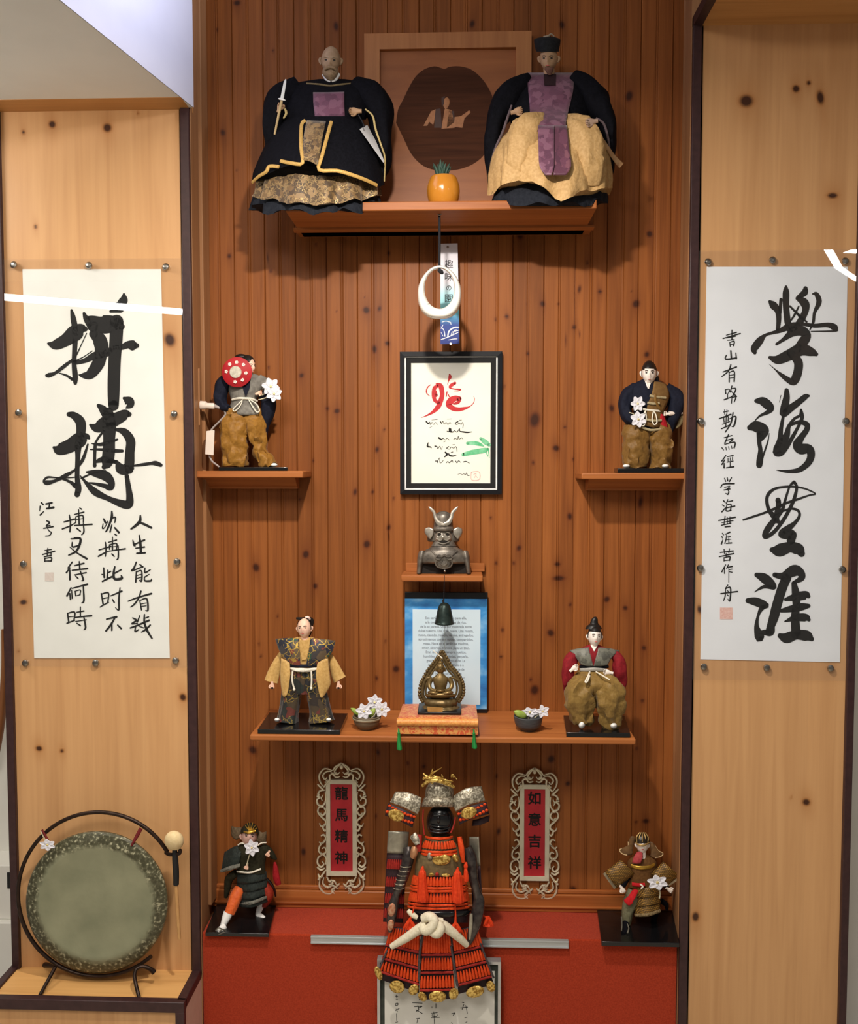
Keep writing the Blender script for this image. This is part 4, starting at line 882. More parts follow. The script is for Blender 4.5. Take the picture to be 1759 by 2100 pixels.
bowl('brown stoneware bowl of white flowers beside the broad shouldered doll', 752, -.185, 1467, 29, 27, 17, STN, mat('grey_glaze_band', (158, 148, 128), (136, 124, 100), rough=.4, ns=60))
bowl('dark blue stoneware bowl of white flowers beside the seated red sleeved doll', 1083, -.185, 1468, 30, 28, 16, STD)
gB = 'flowers in the brown bowl'
flower('white flower hanging over the left front of the brown bowl', -.21, 746, 1459, 17, 10, .45, [(750, 1472)], gB)
flower('topmost white flower of the brown bowl', -.175, 768, 1441, 17, 35, .4, [(756, 1470)], gB)
flower('white flower at the far right of the brown bowl', -.19, 783, 1455, 17, 0, .4, [(762, 1472)], gB)
flower('half hidden white flower in the middle of the brown bowl', -.17, 764, 1456, 15, 20, .4, [(757, 1472)], gB)
leaf('green leaf pointing left out of the brown bowl', -.18, ((742, 1468), (719, 1452)), 6)
leaf('green leaf at the front middle of the brown bowl', -.205, ((757, 1470), (769, 1452)), 6)
flower('white flower lying over the rim of the dark blue bowl', -.19, 1086, 1461, 19, 15, .5, [(1083, 1474)], 'flowers in the dark blue bowl', sq=.55)
flower('white flower pointing out to the right of the dark blue bowl', -.2, 1113, 1459, 14, 40, .5, [(1096, 1472)], 'flowers in the dark blue bowl', n=5)
leaf('broad green leaf at the left of the dark blue bowl', -.2, ((1079, 1471), (1053, 1458)), 8)
leaf('green leaf at the back of the dark blue bowl', -.165, ((1076, 1468), (1082, 1452)), 6)

# two silver signs
SIL = mat('cast_silver', (226, 218, 192), (200, 192, 166), rough=.34, metal=.45, ns=60, bump=.1)
SILF = mat('silver_frame', (196, 190, 166), (208, 202, 178), rough=.5, metal=.2, ns=40)
REDP = mat('deep_red_panel', (166, 28, 38), (180, 36, 44), rough=.55, ns=30)
PATR = [[(0,-115),(-9,-106),(-14,-98),(-9,-92),(-3,-97)], [(0,-115),(-12,-108),(-18,-100)], [(-3,-88),(-10,-86),(-15,-90),(-12,-96),(-7,-93)],
 [(-18,-100),(-34,-104),(-45,-92),(-44,-78),(-36,-66)], [(-20,-98),(-30,-98),(-38,-90),(-34,-82),(-29,-86)], [(-16,-94),(-24,-90),(-24,-80),(-34,-76)],
 [(-49,-72),(-41,-64),(-35,-59)], [(-36,-66),(-30,-74),(-22,-80)],
 [(-34,-60),(-44,-58),(-48,-50),(-42,-44),(-38,-50)], [(-33,-56),(-32,-40),(-38,-28),(-48,-30),(-50,-40),(-43,-44),(-39,-38)], [(-50,-46),(-45,-52)],
 [(-36,-26),(-46,-24),(-48,-14),(-40,-4),(-32,4),(-34,12),(-42,14),(-45,8)], [(-36,-24),(-32,-16),(-38,-8),(-43,-13)],
 [(-32,8),(-38,16),(-34,24),(-30,20)], [(-42,34),(-36,32),(-32,40),(-40,50),(-46,46)],
 [(-32,42),(-44,54),(-46,66),(-38,72),(-31,66),(-34,58),(-40,60)], [(-37,72),(-47,78),(-49,90),(-42,98),(-36,92),(-40,86)], [(-37,72),(-31,80),(-32,92)],
 [(-50,98),(-42,104),(-34,100)], [(-48,112),(-44,120),(-36,110),(-32,104)], [(-48,124),(-38,116)],
 [(-44,122),(-45,138),(-36,150),(-22,152),(-14,145)], [(-36,120),(-38,132),(-28,140),(-18,136),(-8,142)], [(-30,118),(-24,128),(-16,126),(-10,134)], [(-14,152),(-20,146),(-8,136),(-4,132)], [(-22,124),(-18,132),(-26,134)]]
def sign(lab, cx, cy, chars, k_=1.0):
    Y = -.008; c = CV(Y); t = thing('hanging_sign', lab, 'sign', c.p(cx, cy+150, 0))
    ringframe('frame', cx-31, cy-80, cx+31, cy+116, 9, -.012, -.003, SILF, t)
    panel('red_panel', REDP, cx-24, cy-73, cx+24, cy+109, -.008, -.004, t)
    mb = MB(c)
    for sx in (1, -1):
        for q in PATR:
            n = len(q); mb.tube([(cx+sx*x, cy+y, 2.5, 1.0+1.3*math.sin(PI*(i+.6)/n), 2) for i, (x, y) in enumerate(q)], 6, 4)
    mb.ell(cx, cy-107, 3, 4, 5, 2).ell(cx-17, cy-93, 3, 5, 3.4, 2, 30).ell(cx+17, cy-93, 3, 5, 3.4, 2, -30)
    for y in (-25, 72): mb.ell(cx-40, cy+y, 3, 4, 2.6, 2).ell(cx+40, cy+y, 3, 4, 2.6, 2)
    mb.build('scrollwork', SIL, t)
    for i, ch in enumerate(chars): text(ch, .0395, INK, t, W(cx, cy-51+44*i, -.0085), 'character', heavy=.0009)
sign('ornate silver sign with black characters on red, left of the armour', 700, 1680, '龍馬精神')
sign('ornate silver sign with black characters on red, right of the armour', 1096, 1690, '如意吉祥')

# metal strip along the platform edge
ALU = mat('brushed_aluminium', (176, 180, 182), (196, 200, 202), rough=.35, metal=.6, ns=20, stretch=(.05, 1, 8))
a, b = W(638, 1925, YF-.004), W(1165, 1930, YF-.004)
MB().box(a.x, b.x, YF-.012, YF-.0025, ZP-.016, ZP+.001).box(a.x, b.x, YF-.014, YF-.0025, ZP-.019, ZP-.0145).box(a.x, b.x, YF-.014, YF-.0025, ZP-.003, ZP+.0015).build('metal_strip', ALU, None, bevel=.0006, label='ribbed aluminium strip along the front edge of the red platform', cat='edge strip')

# framed writing leaning on the platform front
Y0 = YF-.03
t = thing('framed_writing', 'silver framed sheet of small handwriting standing behind the hem of the armour', 'picture', W(900, 2180, Y0))
SILV = mat('silver_moulding', (190, 190, 190), (206, 206, 206), rough=.3, metal=.7, ns=20)
DKM = mat('dark_green_mat', (62, 66, 58), (52, 56, 50), rough=.8, ns=60)
GPAP = mat('grey_paper', (214, 212, 202), (222, 220, 212), rough=.85, ns=12)
ringframe('frame', 774, 1973, 1027, 2230, 6, Y0-.012, Y0+.01, SILV, t)
panel('mat_board', DKM, 779, 1978, 1022, 2226, Y0-.002, Y0+.008, t)
panel('sheet', GPAP, 789, 1992, 1014, 2216, Y0-.004, Y0-.0015, t)
c = CV(Y0-.0045)
for q in ("390 1225 8 415 1230 8;400 1210 6 402 1245 6;395 1260 6 415 1260 6;390 1310 8 390 1330 8 415 1325 8 415 1305 8 390 1308 6;385 1390 6 430 1365 8;395 1370 6 410 1400 8;400 1420 6 402 1500 6;390 1520 6 415 1516 6",
 "580 1300 6 690 1305 8;600 1345 6 690 1340 10 640 1360 8;640 1330 8 650 1380 10 620 1395 8;620 1380 6 690 1420 10;620 1480 6 660 1475 8;640 1480 8 630 1530 6",
 "845 1310 8 845 1360 8;800 1345 6 800 1360 6;790 1420 6 860 1410 8;820 1400 6 830 1540 8;790 1470 6 885 1465 8;805 1430 6 805 1455 6 855 1450 8 855 1425 6",
 "1020 1425 8 1060 1415 8 1040 1440 10;1020 1520 6 1030 1535 6",
 "1140 1295 8 1160 1300 8;1120 1360 6 1200 1350 10;1160 1320 8 1140 1375 8;1180 1330 6 1200 1420 6;1170 1470 6 1195 1465 6;1180 1520 6 1195 1516 6"):
    MB(c).strokes(q, 740, 1820, 5.497, 0, .9).build('writing_column', INK, t, smooth=False)

# gong
PAT = NT('patinated_gong')
tc = PAT.n('ShaderNodeTexCoord'); sx_ = PAT.n('ShaderNodeSeparateXYZ'); PAT.l(tc.outputs['Object'], sx_.inputs[0])
rad = PAT.math('SQRT', PAT.math('ADD', PAT.math('POWER', sx_.outputs[0], 2.), PAT.math('POWER', PAT.math('SUBTRACT', sx_.outputs[2], .1795), 2.)))
n1 = PAT.noise((1, 1, 1), 45, 5); n2 = PAT.noise((1, 1, 1), 10, 4); n3 = PAT.noise((1, 1, 1), 120, 3)
rr_ = PAT.math('ADD', rad, PAT.math('MULTIPLY', PAT.math('SUBTRACT', n1, .5), .028))
plain = PAT.ramp(n2, [(.35, lin((126, 128, 102))), (.65, lin((146, 146, 118)))])
edge = PAT.ramp(n3, [(.42, lin((66, 64, 44))), (.56, lin((90, 88, 66))), (.68, lin((176, 172, 142)))])
f = PAT.n('ShaderNodeMapRange'); f.inputs['From Min'].default_value = .152; f.inputs['From Max'].default_value = .166; PAT.l(rr_, f.inputs['Value'])
PAT.l(PAT.mix(f.outputs[0], plain, edge), PAT.b.inputs['Base Color']); PAT.b.inputs['Metallic'].default_value = .12; PAT.b.inputs['Roughness'].default_value = .42
PAT.bump(n1, .25)
IRON = mat('dark_wrought_iron', (40, 28, 22), (58, 42, 34), rough=.4, metal=.6, ns=50, bump=.15)
Yg = YF-.075; c = CV(Yg); zl = ZLL+.0
t = thing('gong', 'round patinated grey green gong hung in an iron hoop stand on the left ledge', 'gong', c.p(197, 1994, 0))
G = thing  # (kept short below)
gx, gy = 199, 1850
o = MB(c).disc(gx, gy, [(1, 9), (60, 9), (112, 10.5), (116, 11.5), (122, 10), (138, 6), (144, 1), (146, -8), (145, -24), (141, -24), (138, -6), (120, 2), (1, 3)], 72)
o = o.build('gong_disc', PAT.m, t, sharp=35)
PATC = c.p(gx, gy, 0)-LOC[t]
for nd in PAT.t.nodes:
    if nd.type == 'MATH' and nd.operation == 'SUBTRACT' and abs(nd.inputs[1].default_value-.1795) < 1e-6: nd.inputs[1].default_value = PATC.z
sft = PAT.math('SUBTRACT', sx_.outputs[0], PATC.x)
for nd in PAT.t.nodes:
    if nd.type == 'MATH' and nd.operation == 'POWER' and nd.inputs[0].links and nd.inputs[0].links[0].from_socket == sx_.outputs[0]: PAT.l(sft, nd.inputs[0])
hoop = []
cx, cy, R = 202, 1834, 165
for i in range(33):
    a = math.radians(-31-(360-31-49-0)*i/32); hoop.append((cx+R*math.cos(a)*1.0, cy+R*math.sin(a)*(1.02), -8, 4.2, 4.2))
MB(c).tube(hoop, 10, 2).build('hoop', IRON, t)
# feet
cf = lambda x, y, Y: ((x, y, (Yg-Y)/c.s, 4))
pf = W(82, 2030, YLG+.03); 
def onledge(px, Y): return (px, pyz(zl+.004, CV(Y), px), (Yg-Y)/c.s, 4)
MB(c).tube([(113, 1984, -8, 4), onledge(82, YLG+.012)], 8, 3).build('foot', IRON, t)
MB(c).tube([(113, 1984, -8, 4), (104, 1981, -24, 4.5), (92, 1979, -40, 6)], 8, 3).build('foot', IRON, t)
MB(c).tube([(316, 1994, -2, 6), (308, 1987, 0, 4.5), (294, 1982, 2, 4), (281, 1986, 8, 4), (276, 1998, 16, 4), (278, 2016, 30, 4), onledge(285, YLG+.012)], 8, 4).build('foot', IRON, t)
MB(c).tube([(340, 1748, -8, 4), (347, 1752, 0, 4), (358, 1752, 6, 4), (368, 1750, 6, 4), (369, 1742, 6, 4)], 8, 3).build('mallet_hook', IRON, t)
RC = mat('dark_red_cord', (110, 20, 22), (90, 16, 18), rough=.8, ns=200)
MB(c).tube([(289, 1699, -2, 4, 2.5), (281, 1714, 2, 4, 2.5), (269, 1735, 8, 2, 2)], 8).build('cord', RC, t)
MB(c).tube([(86, 1702, -2, 2.4), (93, 1714, 2, 2.4), (101, 1728, 8, 2.4)], 8).build('cord', RC, t)
flower('white flower tied to the left cord of the gong', Yg-.02, 97, 1733, 17, 25, .4, [(90, 1718, 3), (83, 1704, 4)], sq=.7, d0=6)
FELT = mat('cream_felt', (226, 200, 150), (236, 212, 164), rough=.95, ns=120, bump=.3)
t = thing('gong_mallet', 'gong mallet with a cream felt ball standing in the hook of the gong stand', 'mallet', c.p(366, 1925, 6))
MB(c).ell(357, 1724, 6, 20, 20.5, 20, n=28, m=18).build('felt_head', FELT, t)
MB(c).tube([(358, 1742, 6, 5), (359, 1760, 6, 6.2), (361, 1790, 6, 6.4), (361, 1814, 6, 6)], 12).build('grip', mat('black_grip', (20, 20, 22), rough=.6), t)
MB(c).tube([(361, 1812, 6, 4), (364, 1865, 4, 4), (368, 1925, 0, 3.6)], 10).build('stick', mat('pale_stick_wood', (204, 156, 100), (190, 142, 88), rough=.5), t)

# things glimpsed at the left edge of the picture
Yw = .30
MB(CV(Yw)).tube([(9, 1290, 10, 5, 10), (10, 1380, 10, 7, 10), (2, 1480, 10, 8, 10), (-12, 1560, 10, 8, 10)], 10).build('wooden_rail', wood('rail_wood', (150, 96, 56), (120, 72, 38), (60, 30, 15), knots=False), None, label='curved brown wooden rail at the left edge beside the column', cat='rail')
t = thing('wall_device', 'white wall box with a small black screen at the left edge', 'wall device', W(8, 1895, Yw-.03))
panel('housing', WHITE, -40, 1775, 26, 1885, Yw-.06, Yw+.05, t, bevel=.004)
panel('screen', BLACKL, 15, 1790, 24, 1822, Yw-.064, Yw-.058, t)
panel('wall_counter', WHITE, -60, 1893, 40, 2500, Yw-.08, Yw+.05, None, label='white ledge below the wall box at the left edge', cat='ledge', bevel=.004)
# ---------------------------------------------------------------- dolls
def cloth(name, c1, c2=None, crease=.5, cs=38, rough=.8, sheen=0., metal=0., weave=520, stretch=(1, 1, .55), spec=.2):
    if name in MATS: return MATS[name]
    k = NT(name); b = k.b; b.inputs['Roughness'].default_value = rough; b.inputs['Sheen Weight'].default_value = sheen*.3; b.inputs['Metallic'].default_value = metal
    b.inputs['Specular IOR Level'].default_value = spec
    c2 = c2 or tuple(min(255, x*1.15+3) for x in c1)
    k.l(k.ramp(k.noise((1, 1, 1), weave*.3, 4), [(.35, lin(c1)), (.65, lin(c2))]), b.inputs['Base Color'])
    h = k.math('ADD', k.noise(stretch, cs, 3, .8), k.math('MULTIPLY', k.noise((1, 1, 1), weave, 2), .05))
    k.bump(h, crease, .006); MATS[name] = k.m; return k.m
SKP = mat('pale_doll_face', (236, 212, 196), (240, 218, 203), rough=.45, ns=20)
SKPINK = mat('pink_doll_skin', (236, 190, 164), (240, 198, 174), rough=.45, ns=20)
SKW = mat('white_doll_face', (240, 228, 218), (243, 232, 223), rough=.4, ns=20)
SKOLD = mat('aged_doll_face', (176, 146, 116), (160, 130, 100), rough=.6, ns=90, bump=.2)
SKTAN = mat('tan_doll_face', (182, 146, 112), (172, 136, 104), rough=.6, ns=60)
HAIR = mat('black_doll_hair', (18, 15, 14), (28, 24, 22), rough=.45, ns=200, stretch=(1, 1, .15), bump=.2)
EYE = mat('eye_paint', (26, 20, 18), rough=.3)
BROWM = mat('brow_paint', (70, 56, 48), rough=.7)
LIP = mat('lip_paint', (186, 96, 86), rough=.5)
TABI = mat('white_sock', (238, 236, 232), (244, 242, 239), rough=.8, ns=60)
LACQ = mat('black_stand_lacquer', (13, 13, 15), (18, 18, 20), rough=.22, ns=20, coat=.3)
ROPE = mat('white_cord', (222, 214, 196), (234, 228, 214), rough=.8, ns=260, bump=.4)

def hshape(nx, nf, nz):
    lx, lf, lz = .36*nx, .42*nf, .5*nz
    if nz < 0: lx *= 1-.33*(-nz)**1.6; lf *= 1-.12*(-nz)**2
    if nf > 0:
        if nz < -.1: lf += .05*min(1, (-nz-.1))*nf
        g = math.exp(-(lx/.05)**2); z = lz+.06
        pr = max(0, 1-(z/.15)**2) if z > -.09 else max(0, 1-((z+.09)/.035)**2)*.64
        lf += .085*g*pr*min(1, nf*2)
        lf -= .035*math.exp(-((abs(lx)-.14)/.07)**2-((lz-.035)/.05)**2)
        lf += .014*math.exp(-((lz-.1)/.035)**2-(lx/.24)**2)
        lf += .02*math.exp(-(lx/.075)**2-((lz+.235)/.03)**2)-.012*math.exp(-(lx/.09)**2-((lz+.185)/.025)**2)
    return lx, lf, lz
def head(cv, t, x, y, d, h, yaw, skin, tilt=0, neck=(0, .5, .17), eyes=True, brow=BROWM, lip=LIP, squint=1., look='head', wide=.92):
    cy, sy = math.cos(math.radians(yaw)), math.sin(math.radians(yaw)); ct, st = math.cos(math.radians(tilt)), math.sin(math.radians(tilt))
    def at(lx, lf, lz):
        lx *= wide; px, pf = lx*cy+lf*sy, lf*cy-lx*sy
        px, pz = px*ct+lz*st, lz*ct-px*st
        return (x+px*h, y-pz*h, d+pf*h)
    mb = MB(cv); n, m = 36, 26; rings = []
    for i in range(m+1):
        ph = PI*i/m; r = []
        for j in range(n):
            a = 2*PI*j/n; r.append(cv.p(*at(*hshape(max(math.sin(ph), .015)*math.sin(a), max(math.sin(ph), .015)*math.cos(a), math.cos(ph)))))
        rings.append(r)
    mb.ringface(rings, n)
    for s in (-1, 1):
        q = [at(s*.34, -.02, .06), at(s*.40, -.04, .05), at(s*.40, -.03, -.03), at(s*.345, 0, -.13)]
        mb.tube([q[0]+(.05*h,), q[1]+(.055*h,), q[2]+(.05*h,), q[3]+(.03*h,)], 8, 3)
    b0 = at(0, -.02, -.3); mb.tube([b0+(neck[2]*h,), (x+neck[0]*h, y+(.5+neck[1]*.5)*h, d-.02*h, neck[2]*h), (x+neck[0]*h, y+(.5+neck[1])*h, d-.03*h, neck[2]*1.15*h)], 14, 2)
    o = mb.build(look, skin, t, sharp=80)
    def onface(lx, lz):
        best = None
        nz = lz/.5; kx = .36*(1-.33*(-nz)**1.6 if nz < 0 else 1)
        nx = max(-.95, min(.95, lx/kx)); nf = math.sqrt(max(.02, 1-nx*nx-nz*nz)); return hshape(nx, nf, nz)
    if eyes:
        for s in (-1, 1):
            p = onface(s*.135, .03); q = at(p[0], p[1]+.012, p[2]); MB(cv).ell(*q, .066*h, .027*h*squint, .018*h, tilt-s*4, 10, 8).build('eye', EYE, o)
            pts = [at(*(lambda p: (p[0], p[1]+.008, p[2]))(onface(s*u, v)))+(.016*h,) for u, v in ((.07, .105), (.14, .125), (.215, .11))]
            MB(cv).tube(pts, 6, 3).build('eyebrow', brow, o)
        p = onface(0, -.235); q = at(p[0], p[1]+.008, p[2]); MB(cv).ell(*q, .07*h, .022*h, .014*h, tilt, 10, 8).build('mouth', lip, o)
    return o, at
def hair(cv, t, at, cond, m=HAIR, k=1.05, name='hair', extra=None):
    mb = MB(cv); n, mm = 40, 30; idx = {}
    P = lambda i, j: (math.sin(PI*i/mm)*math.sin(2*PI*j/n), math.sin(PI*i/mm)*math.cos(2*PI*j/n), math.cos(PI*i/mm))
    def vid(i, j):
        if (i, j % n) not in idx:
            nx, nf, nz = P(i, j); idx[(i, j % n)] = len(mb.v); mb.v.append(cv.p(*at(.36*nx*k, .42*nf*k, .5*nz*k)))
        return idx[(i, j % n)]
    for i in range(mm):
        for j in range(n):
            a, b = P(i, j), P(i+1, j+1)
            if cond((a[0]+b[0])/2, (a[1]+b[1])/2, (a[2]+b[2])/2): mb.f.append((vid(i, j), vid(i+1, j), vid(i+1, j+1), vid(i, j+1)))
    if extra: extra(mb)
    return mb.build(name, m, t, solid=.0012)
full_hair = lambda line: (lambda x, f, z: z > line+.25*(f < .2)*-1 if f > -.1 else z > -.45)
def hand(cv, t, x, y, d, L, ang, m, curl=.4, side=1, name='hand'):
    a = math.radians(ang); u = (math.cos(a), math.sin(a)); v = (-u[1]*side, u[0]*side)
    P = lambda p, q, f=0: (x+u[0]*p*L+v[0]*q*L, y+u[1]*p*L+v[1]*q*L, d+f*L)
    mb = MB(cv)
    mb.tube([P(-.45, 0)+(.13*L, .11*L), P(-.22, 0)+(.15*L, .11*L), P(0, 0)+(.23*L, .12*L), P(.18, 0)+(.24*L, .11*L), P(.26, 0)+(.20*L, .08*L)], 12, 3)
    for q, l, in ((-.17, .34), (-.058, .43), (.058, .40), (.165, .30)):
        b = P(.2, q, .0); c = math.radians(95*curl)
        p1 = (.2+l*.45*math.cos(c*.6), q*1.08, l*.45*math.sin(c*.6)); p2 = (p1[0]+l*.35*math.cos(c*1.7), q*1.08, p1[2]+l*.35*math.sin(c*1.7)); p3 = (p2[0]+l*.28*math.cos(c*2.5), q*1.05, p2[2]+l*.28*math.sin(c*2.5))
        mb.tube([b+(.062*L,), P(*p1)+(.058*L,), P(*p2)+(.052*L,), P(*p3)+(.036*L,)], 8, 3)
    mb.tube([P(-.06, .18, .02)+(.075*L,), P(.08, .30, .08)+(.065*L,), P(.2, .30, .17*curl+.1)+(.055*L,), P(.28, .26, .25*curl+.1)+(.04*L,)], 8, 3)
    return mb.build(name, m, t, sharp=80)
def ld(rings, x, y, off=1.5):
    for a, b in zip(rings, rings[1:]):
        if a[1] <= y <= b[1] or b is rings[-1]:
            g = max(0, min(1, (y-a[1])/(b[1]-a[1]+1e-9))); cx, dd, rx, rd = (a[i]+(b[i]-a[i])*g for i in (0, 2, 3, 4))
            return dd+rd*math.sqrt(max(.03, 1-((x-cx)/rx)**2))+off
def lerp(tab, x):
    if x <= tab[0][0]: return tab[0][1]
    for a, b in zip(tab, tab[1:]):
        if x <= b[0]: return a[1]+(b[1]-a[1])*(x-a[0])/(b[0]-a[0])
    return tab[-1][1]
def on(rings, pts, r, rd=1., off=1.5): return [(x, y, ld(rings, x, y, off), r, rd) for x, y in pts]
def patch(rings, rows, off=1.5): return [[(x, y, ld(rings, x, y, off)) for x, y in r] for r in rows]
def clampto(z, Y=-.252): return lambda p: Vector((p.x, p.y, max(p.z, z+.0012))) if p.y > Y else p
def slab(name, m, t, pf, pb, zb, th):
    """a doll's stand: front edge (x0, x1, Y) and back edge (x0, x1, Y) in metres, underside at zb"""
    MB().hexa([(pf[0], pf[2], zb), (pf[1], pf[2], zb), (pb[1], pb[2], zb), (pb[0], pb[2], zb), (pf[0], pf[2], zb+th), (pf[1], pf[2], zb+th), (pb[1], pb[2], zb+th), (pb[0], pb[2], zb+th)]).build(name, m, t, bevel=.0012)

BLK = cloth('black_robe_cloth', (11, 11, 16), (17, 17, 23), .45, spec=.08)
BLKH = cloth('blue_black_hem_cloth', (28, 31, 38), (36, 39, 46), .55, spec=.08)
GOLDB = MATS.get('x') or brocade('gold_brown_brocade', (84, 64, 38), [(110, 84, 50), (136, 108, 70), (72, 54, 34)], 90, (172, 146, 100), .55)
GTR = mat('gold_trim_braid', (206, 168, 96), (186, 146, 78), rough=.55, ns=240, metal=.2)
PURP = brocade('purple_brocade', (98, 56, 78), [(108, 64, 86), (88, 48, 70), (120, 78, 98)], 70, (136, 98, 112), .3)
# --- robed doll, left of the top shelf
Y = -.13; c = CV(Y); zs = SHZ['top']; yb = pyz(zs, c, 660)
t = thing('seated_doll', 'bald bearded doll in a gold edged black robe on the left of the top shelf', 'doll', c.p(660, yb, 0))
cl = clampto(zs)
Rh = [(650, 335, 30, 95, 50), (650, 395, 40, 124, 74), (648, 434, 45, 131, 80)]
MB(c).loft(Rh, 90, 4, fold=(13, .06, .4), hem=lambda x, a: 5*math.sin(x*.06)+3*math.sin(x*.14)).wr(.005, .03, 1).each(cl).build('under_robe', BLKH, t)
Rg = [(652, 300, 35, 95, 62), (652, 350, 44, 118, 76), (650, 412, 50, 127, 84)]
MB(c).loft(Rg, 100, 4, fold=(12, .06, 1.2), hem=lambda x, a: lerp([(525, -8), (580, 2), (640, 8), (700, 4), (780, -10)], x)+3*math.sin(x*.12)).wr(.006, .022, 2).each(cl).build('brocade_skirt', GOLDB, t)
Rc = [(662, 238, 35, 70, 50), (660, 262, 40, 92, 64), (656, 300, 47, 118, 80), (652, 345, 52, 136, 92)]
hemc = [(515, 28), (545, 14), (574, 0), (613, -12), (640, -14), (655, 8), (700, 12), (740, 22), (778, 38), (800, 30)]
MB(c).loft(Rc, 90, 5, fold=(9, .012, .7), hem=lambda x, a: lerp(hemc, x) if math.sin(a) > -.2 else 10).each(cl).build('coat_skirt', BLK, t)
MB(c).sheet(patch(Rc, [[(629, 247), (645, 248), (668, 249)], [(622, 285), (640, 286), (660, 287)], [(620, 328), (636, 331), (652, 340)]], 9), 3).build('front_opening', GOLDB, t, solid=.002)
for pts in ([(626, 247), (618, 256), (617, 300), (620, 334), (600, 335), (575, 330)], [(572, 342), (552, 341), (546, 352), (530, 362), (517, 374)], [(679, 249), (672, 275), (660, 320), (654, 348), (690, 350), (720, 358), (750, 369), (773, 380)]):
    MB(c).tube(on(Rc, pts, 3.4, 1.6, 8), 8, 3).build('gold_edging', GTR, t)
Rt = [(680, 162, 8, 26, 18), (677, 170, 8, 70, 28), (672, 188, 12, 96, 40), (668, 215, 18, 98, 48), (664, 245, 24, 84, 52)]
MB(c).loft(Rt, 60, 4, fold=(7, .02, .3)).build('upper_robe', BLK, t)
for nm, pts in (('sleeve', [(612, 180, 8, 20, 22), (582, 204, 18, 30, 30), (566, 232, 28, 27, 30), (560, 265, 34, 20, 28), (556, 305, 30, 13, 22), (553, 332, 24, 4, 12)]),
                ('sleeve', [(730, 180, 8, 22, 24), (763, 202, 18, 32, 32), (779, 235, 26, 25, 32), (783, 285, 32, 19, 32), (788, 335, 30, 14, 26), (782, 372, 24, 4, 14)])):
    MB(c).tube(pts, 24, 5, fold=(5, .05, .5, .1)).wr(.006, .04, 3).build(nm, BLK, t)
TANL = mat('tan_lining', (196, 176, 120), (178, 156, 104), rough=.7, ns=200)
MB(c).tube([(749, 224, 62, 1.6), (764, 238, 64, 2), (770, 265, 66, 2.2), (782, 300, 66, 1.8), (789, 325, 60, 1.8), (788, 372, 44, 1.4)], 8, 4).build('sleeve_lining', TANL, t)
MB(c).tube([(583, 222, 60, 2), (587, 232, 62, 2.6), (581, 243, 62, 1.6)], 8, 3).build('sleeve_lining', TANL, t)
MB(c).tube(on(Rt, [(628, 171), (655, 173), (676, 176), (700, 173), (735, 170)], 1.8, 1.2, 2), 8, 4).build('collar_edging', mat('dull_gold_edging', (120, 104, 70), (100, 84, 56), rough=.7, ns=200), t)
MB(c).sheet(patch(Rt, [[(642, 190), (674, 190), (706, 189)], [(643, 217), (675, 218), (706, 217)], [(646, 242), (676, 245), (707, 241)]], 3), 4).build('purple_chest_square', PURP, t, solid=.003)
hd, at = head(c, t, 678, 125, 22, 60, -4, SKOLD, 2, neck=(.02, .35, .2), brow=mat('grey_brow', (168, 148, 122), rough=.8), lip=SKOLD)
BEARD = mat('grey_tan_beard', (150, 126, 98), (128, 104, 80), rough=.9, ns=200, bump=.4)
mb = MB(c); mb.loft([(677, 139, 32, 14, 14), (677, 148, 34, 16, 14), (677, 156, 34, 13, 11), (678, 164, 32, 7, 7)], 20, 3, fold=(9, .05, 0, 1)); mb.tube([(666, 143, 46, 2.4), (671, 139, 49, 2.6), (677, 138, 50, 2.6), (683, 139, 49, 2.6), (688, 143, 46, 2.4)], 8)
mb.build('beard', BEARD, hd)
MB(c).tube([(664, 153, 26, 4), (670, 162, 30, 4), (678, 168, 32, 3)], 8).tube([(694, 152, 26, 4), (688, 162, 30, 4), (680, 168, 32, 3)], 8).build('white_collar', TABI, t)
hand(c, t, 574, 220, 62, 26, -70, SKTAN, .95, 1); hand(c, t, 728, 228, 70, 30, 180, SKTAN, .5, -1)
t2 = thing('toy_sword', 'small white bladed sword held upright by the bearded doll', 'sword', c.p(563, 277, 66))
MB(c).tube([(586, 162, 76, .6, .5), (584, 170, 76, 2.6, 1), (578, 202, 76, 3.2, 1.2)], 8, 2).build('blade', mat('white_blade', (216, 218, 216), (206, 208, 208), rough=.35), t2)
MB(c).ell(578, 204, 76, 8, 2.4, 5, 15).build('guard', TABI, t2)
MB(c).tube([(578, 204, 76, 2.6), (572, 232, 74, 2.6), (563, 276, 70, 2)], 8, 2).build('grip', mat('tan_grip', (170, 146, 104), rough=.6), t2)
t2 = thing('paper_fan', 'folded white paper fan in the lap of the bearded doll', 'fan', c.p(785, 334, 110))
fd = lambda x, y: ld(Rc, x, y, 13)
MB(c).plate([(737, 265), (753, 256), (770, 288), (788, 330), (786, 334), (762, 300)], fd, 3).build('leaf', mat('white_fan_paper', (206, 206, 210), (214, 214, 218), rough=.7), t2)
MB(c).tube([(735, 236, 78, 1.2), (742, 248, 92, 1.2), (747, 260, 100, 1.2)], 6).build('cord', CORD, t2)

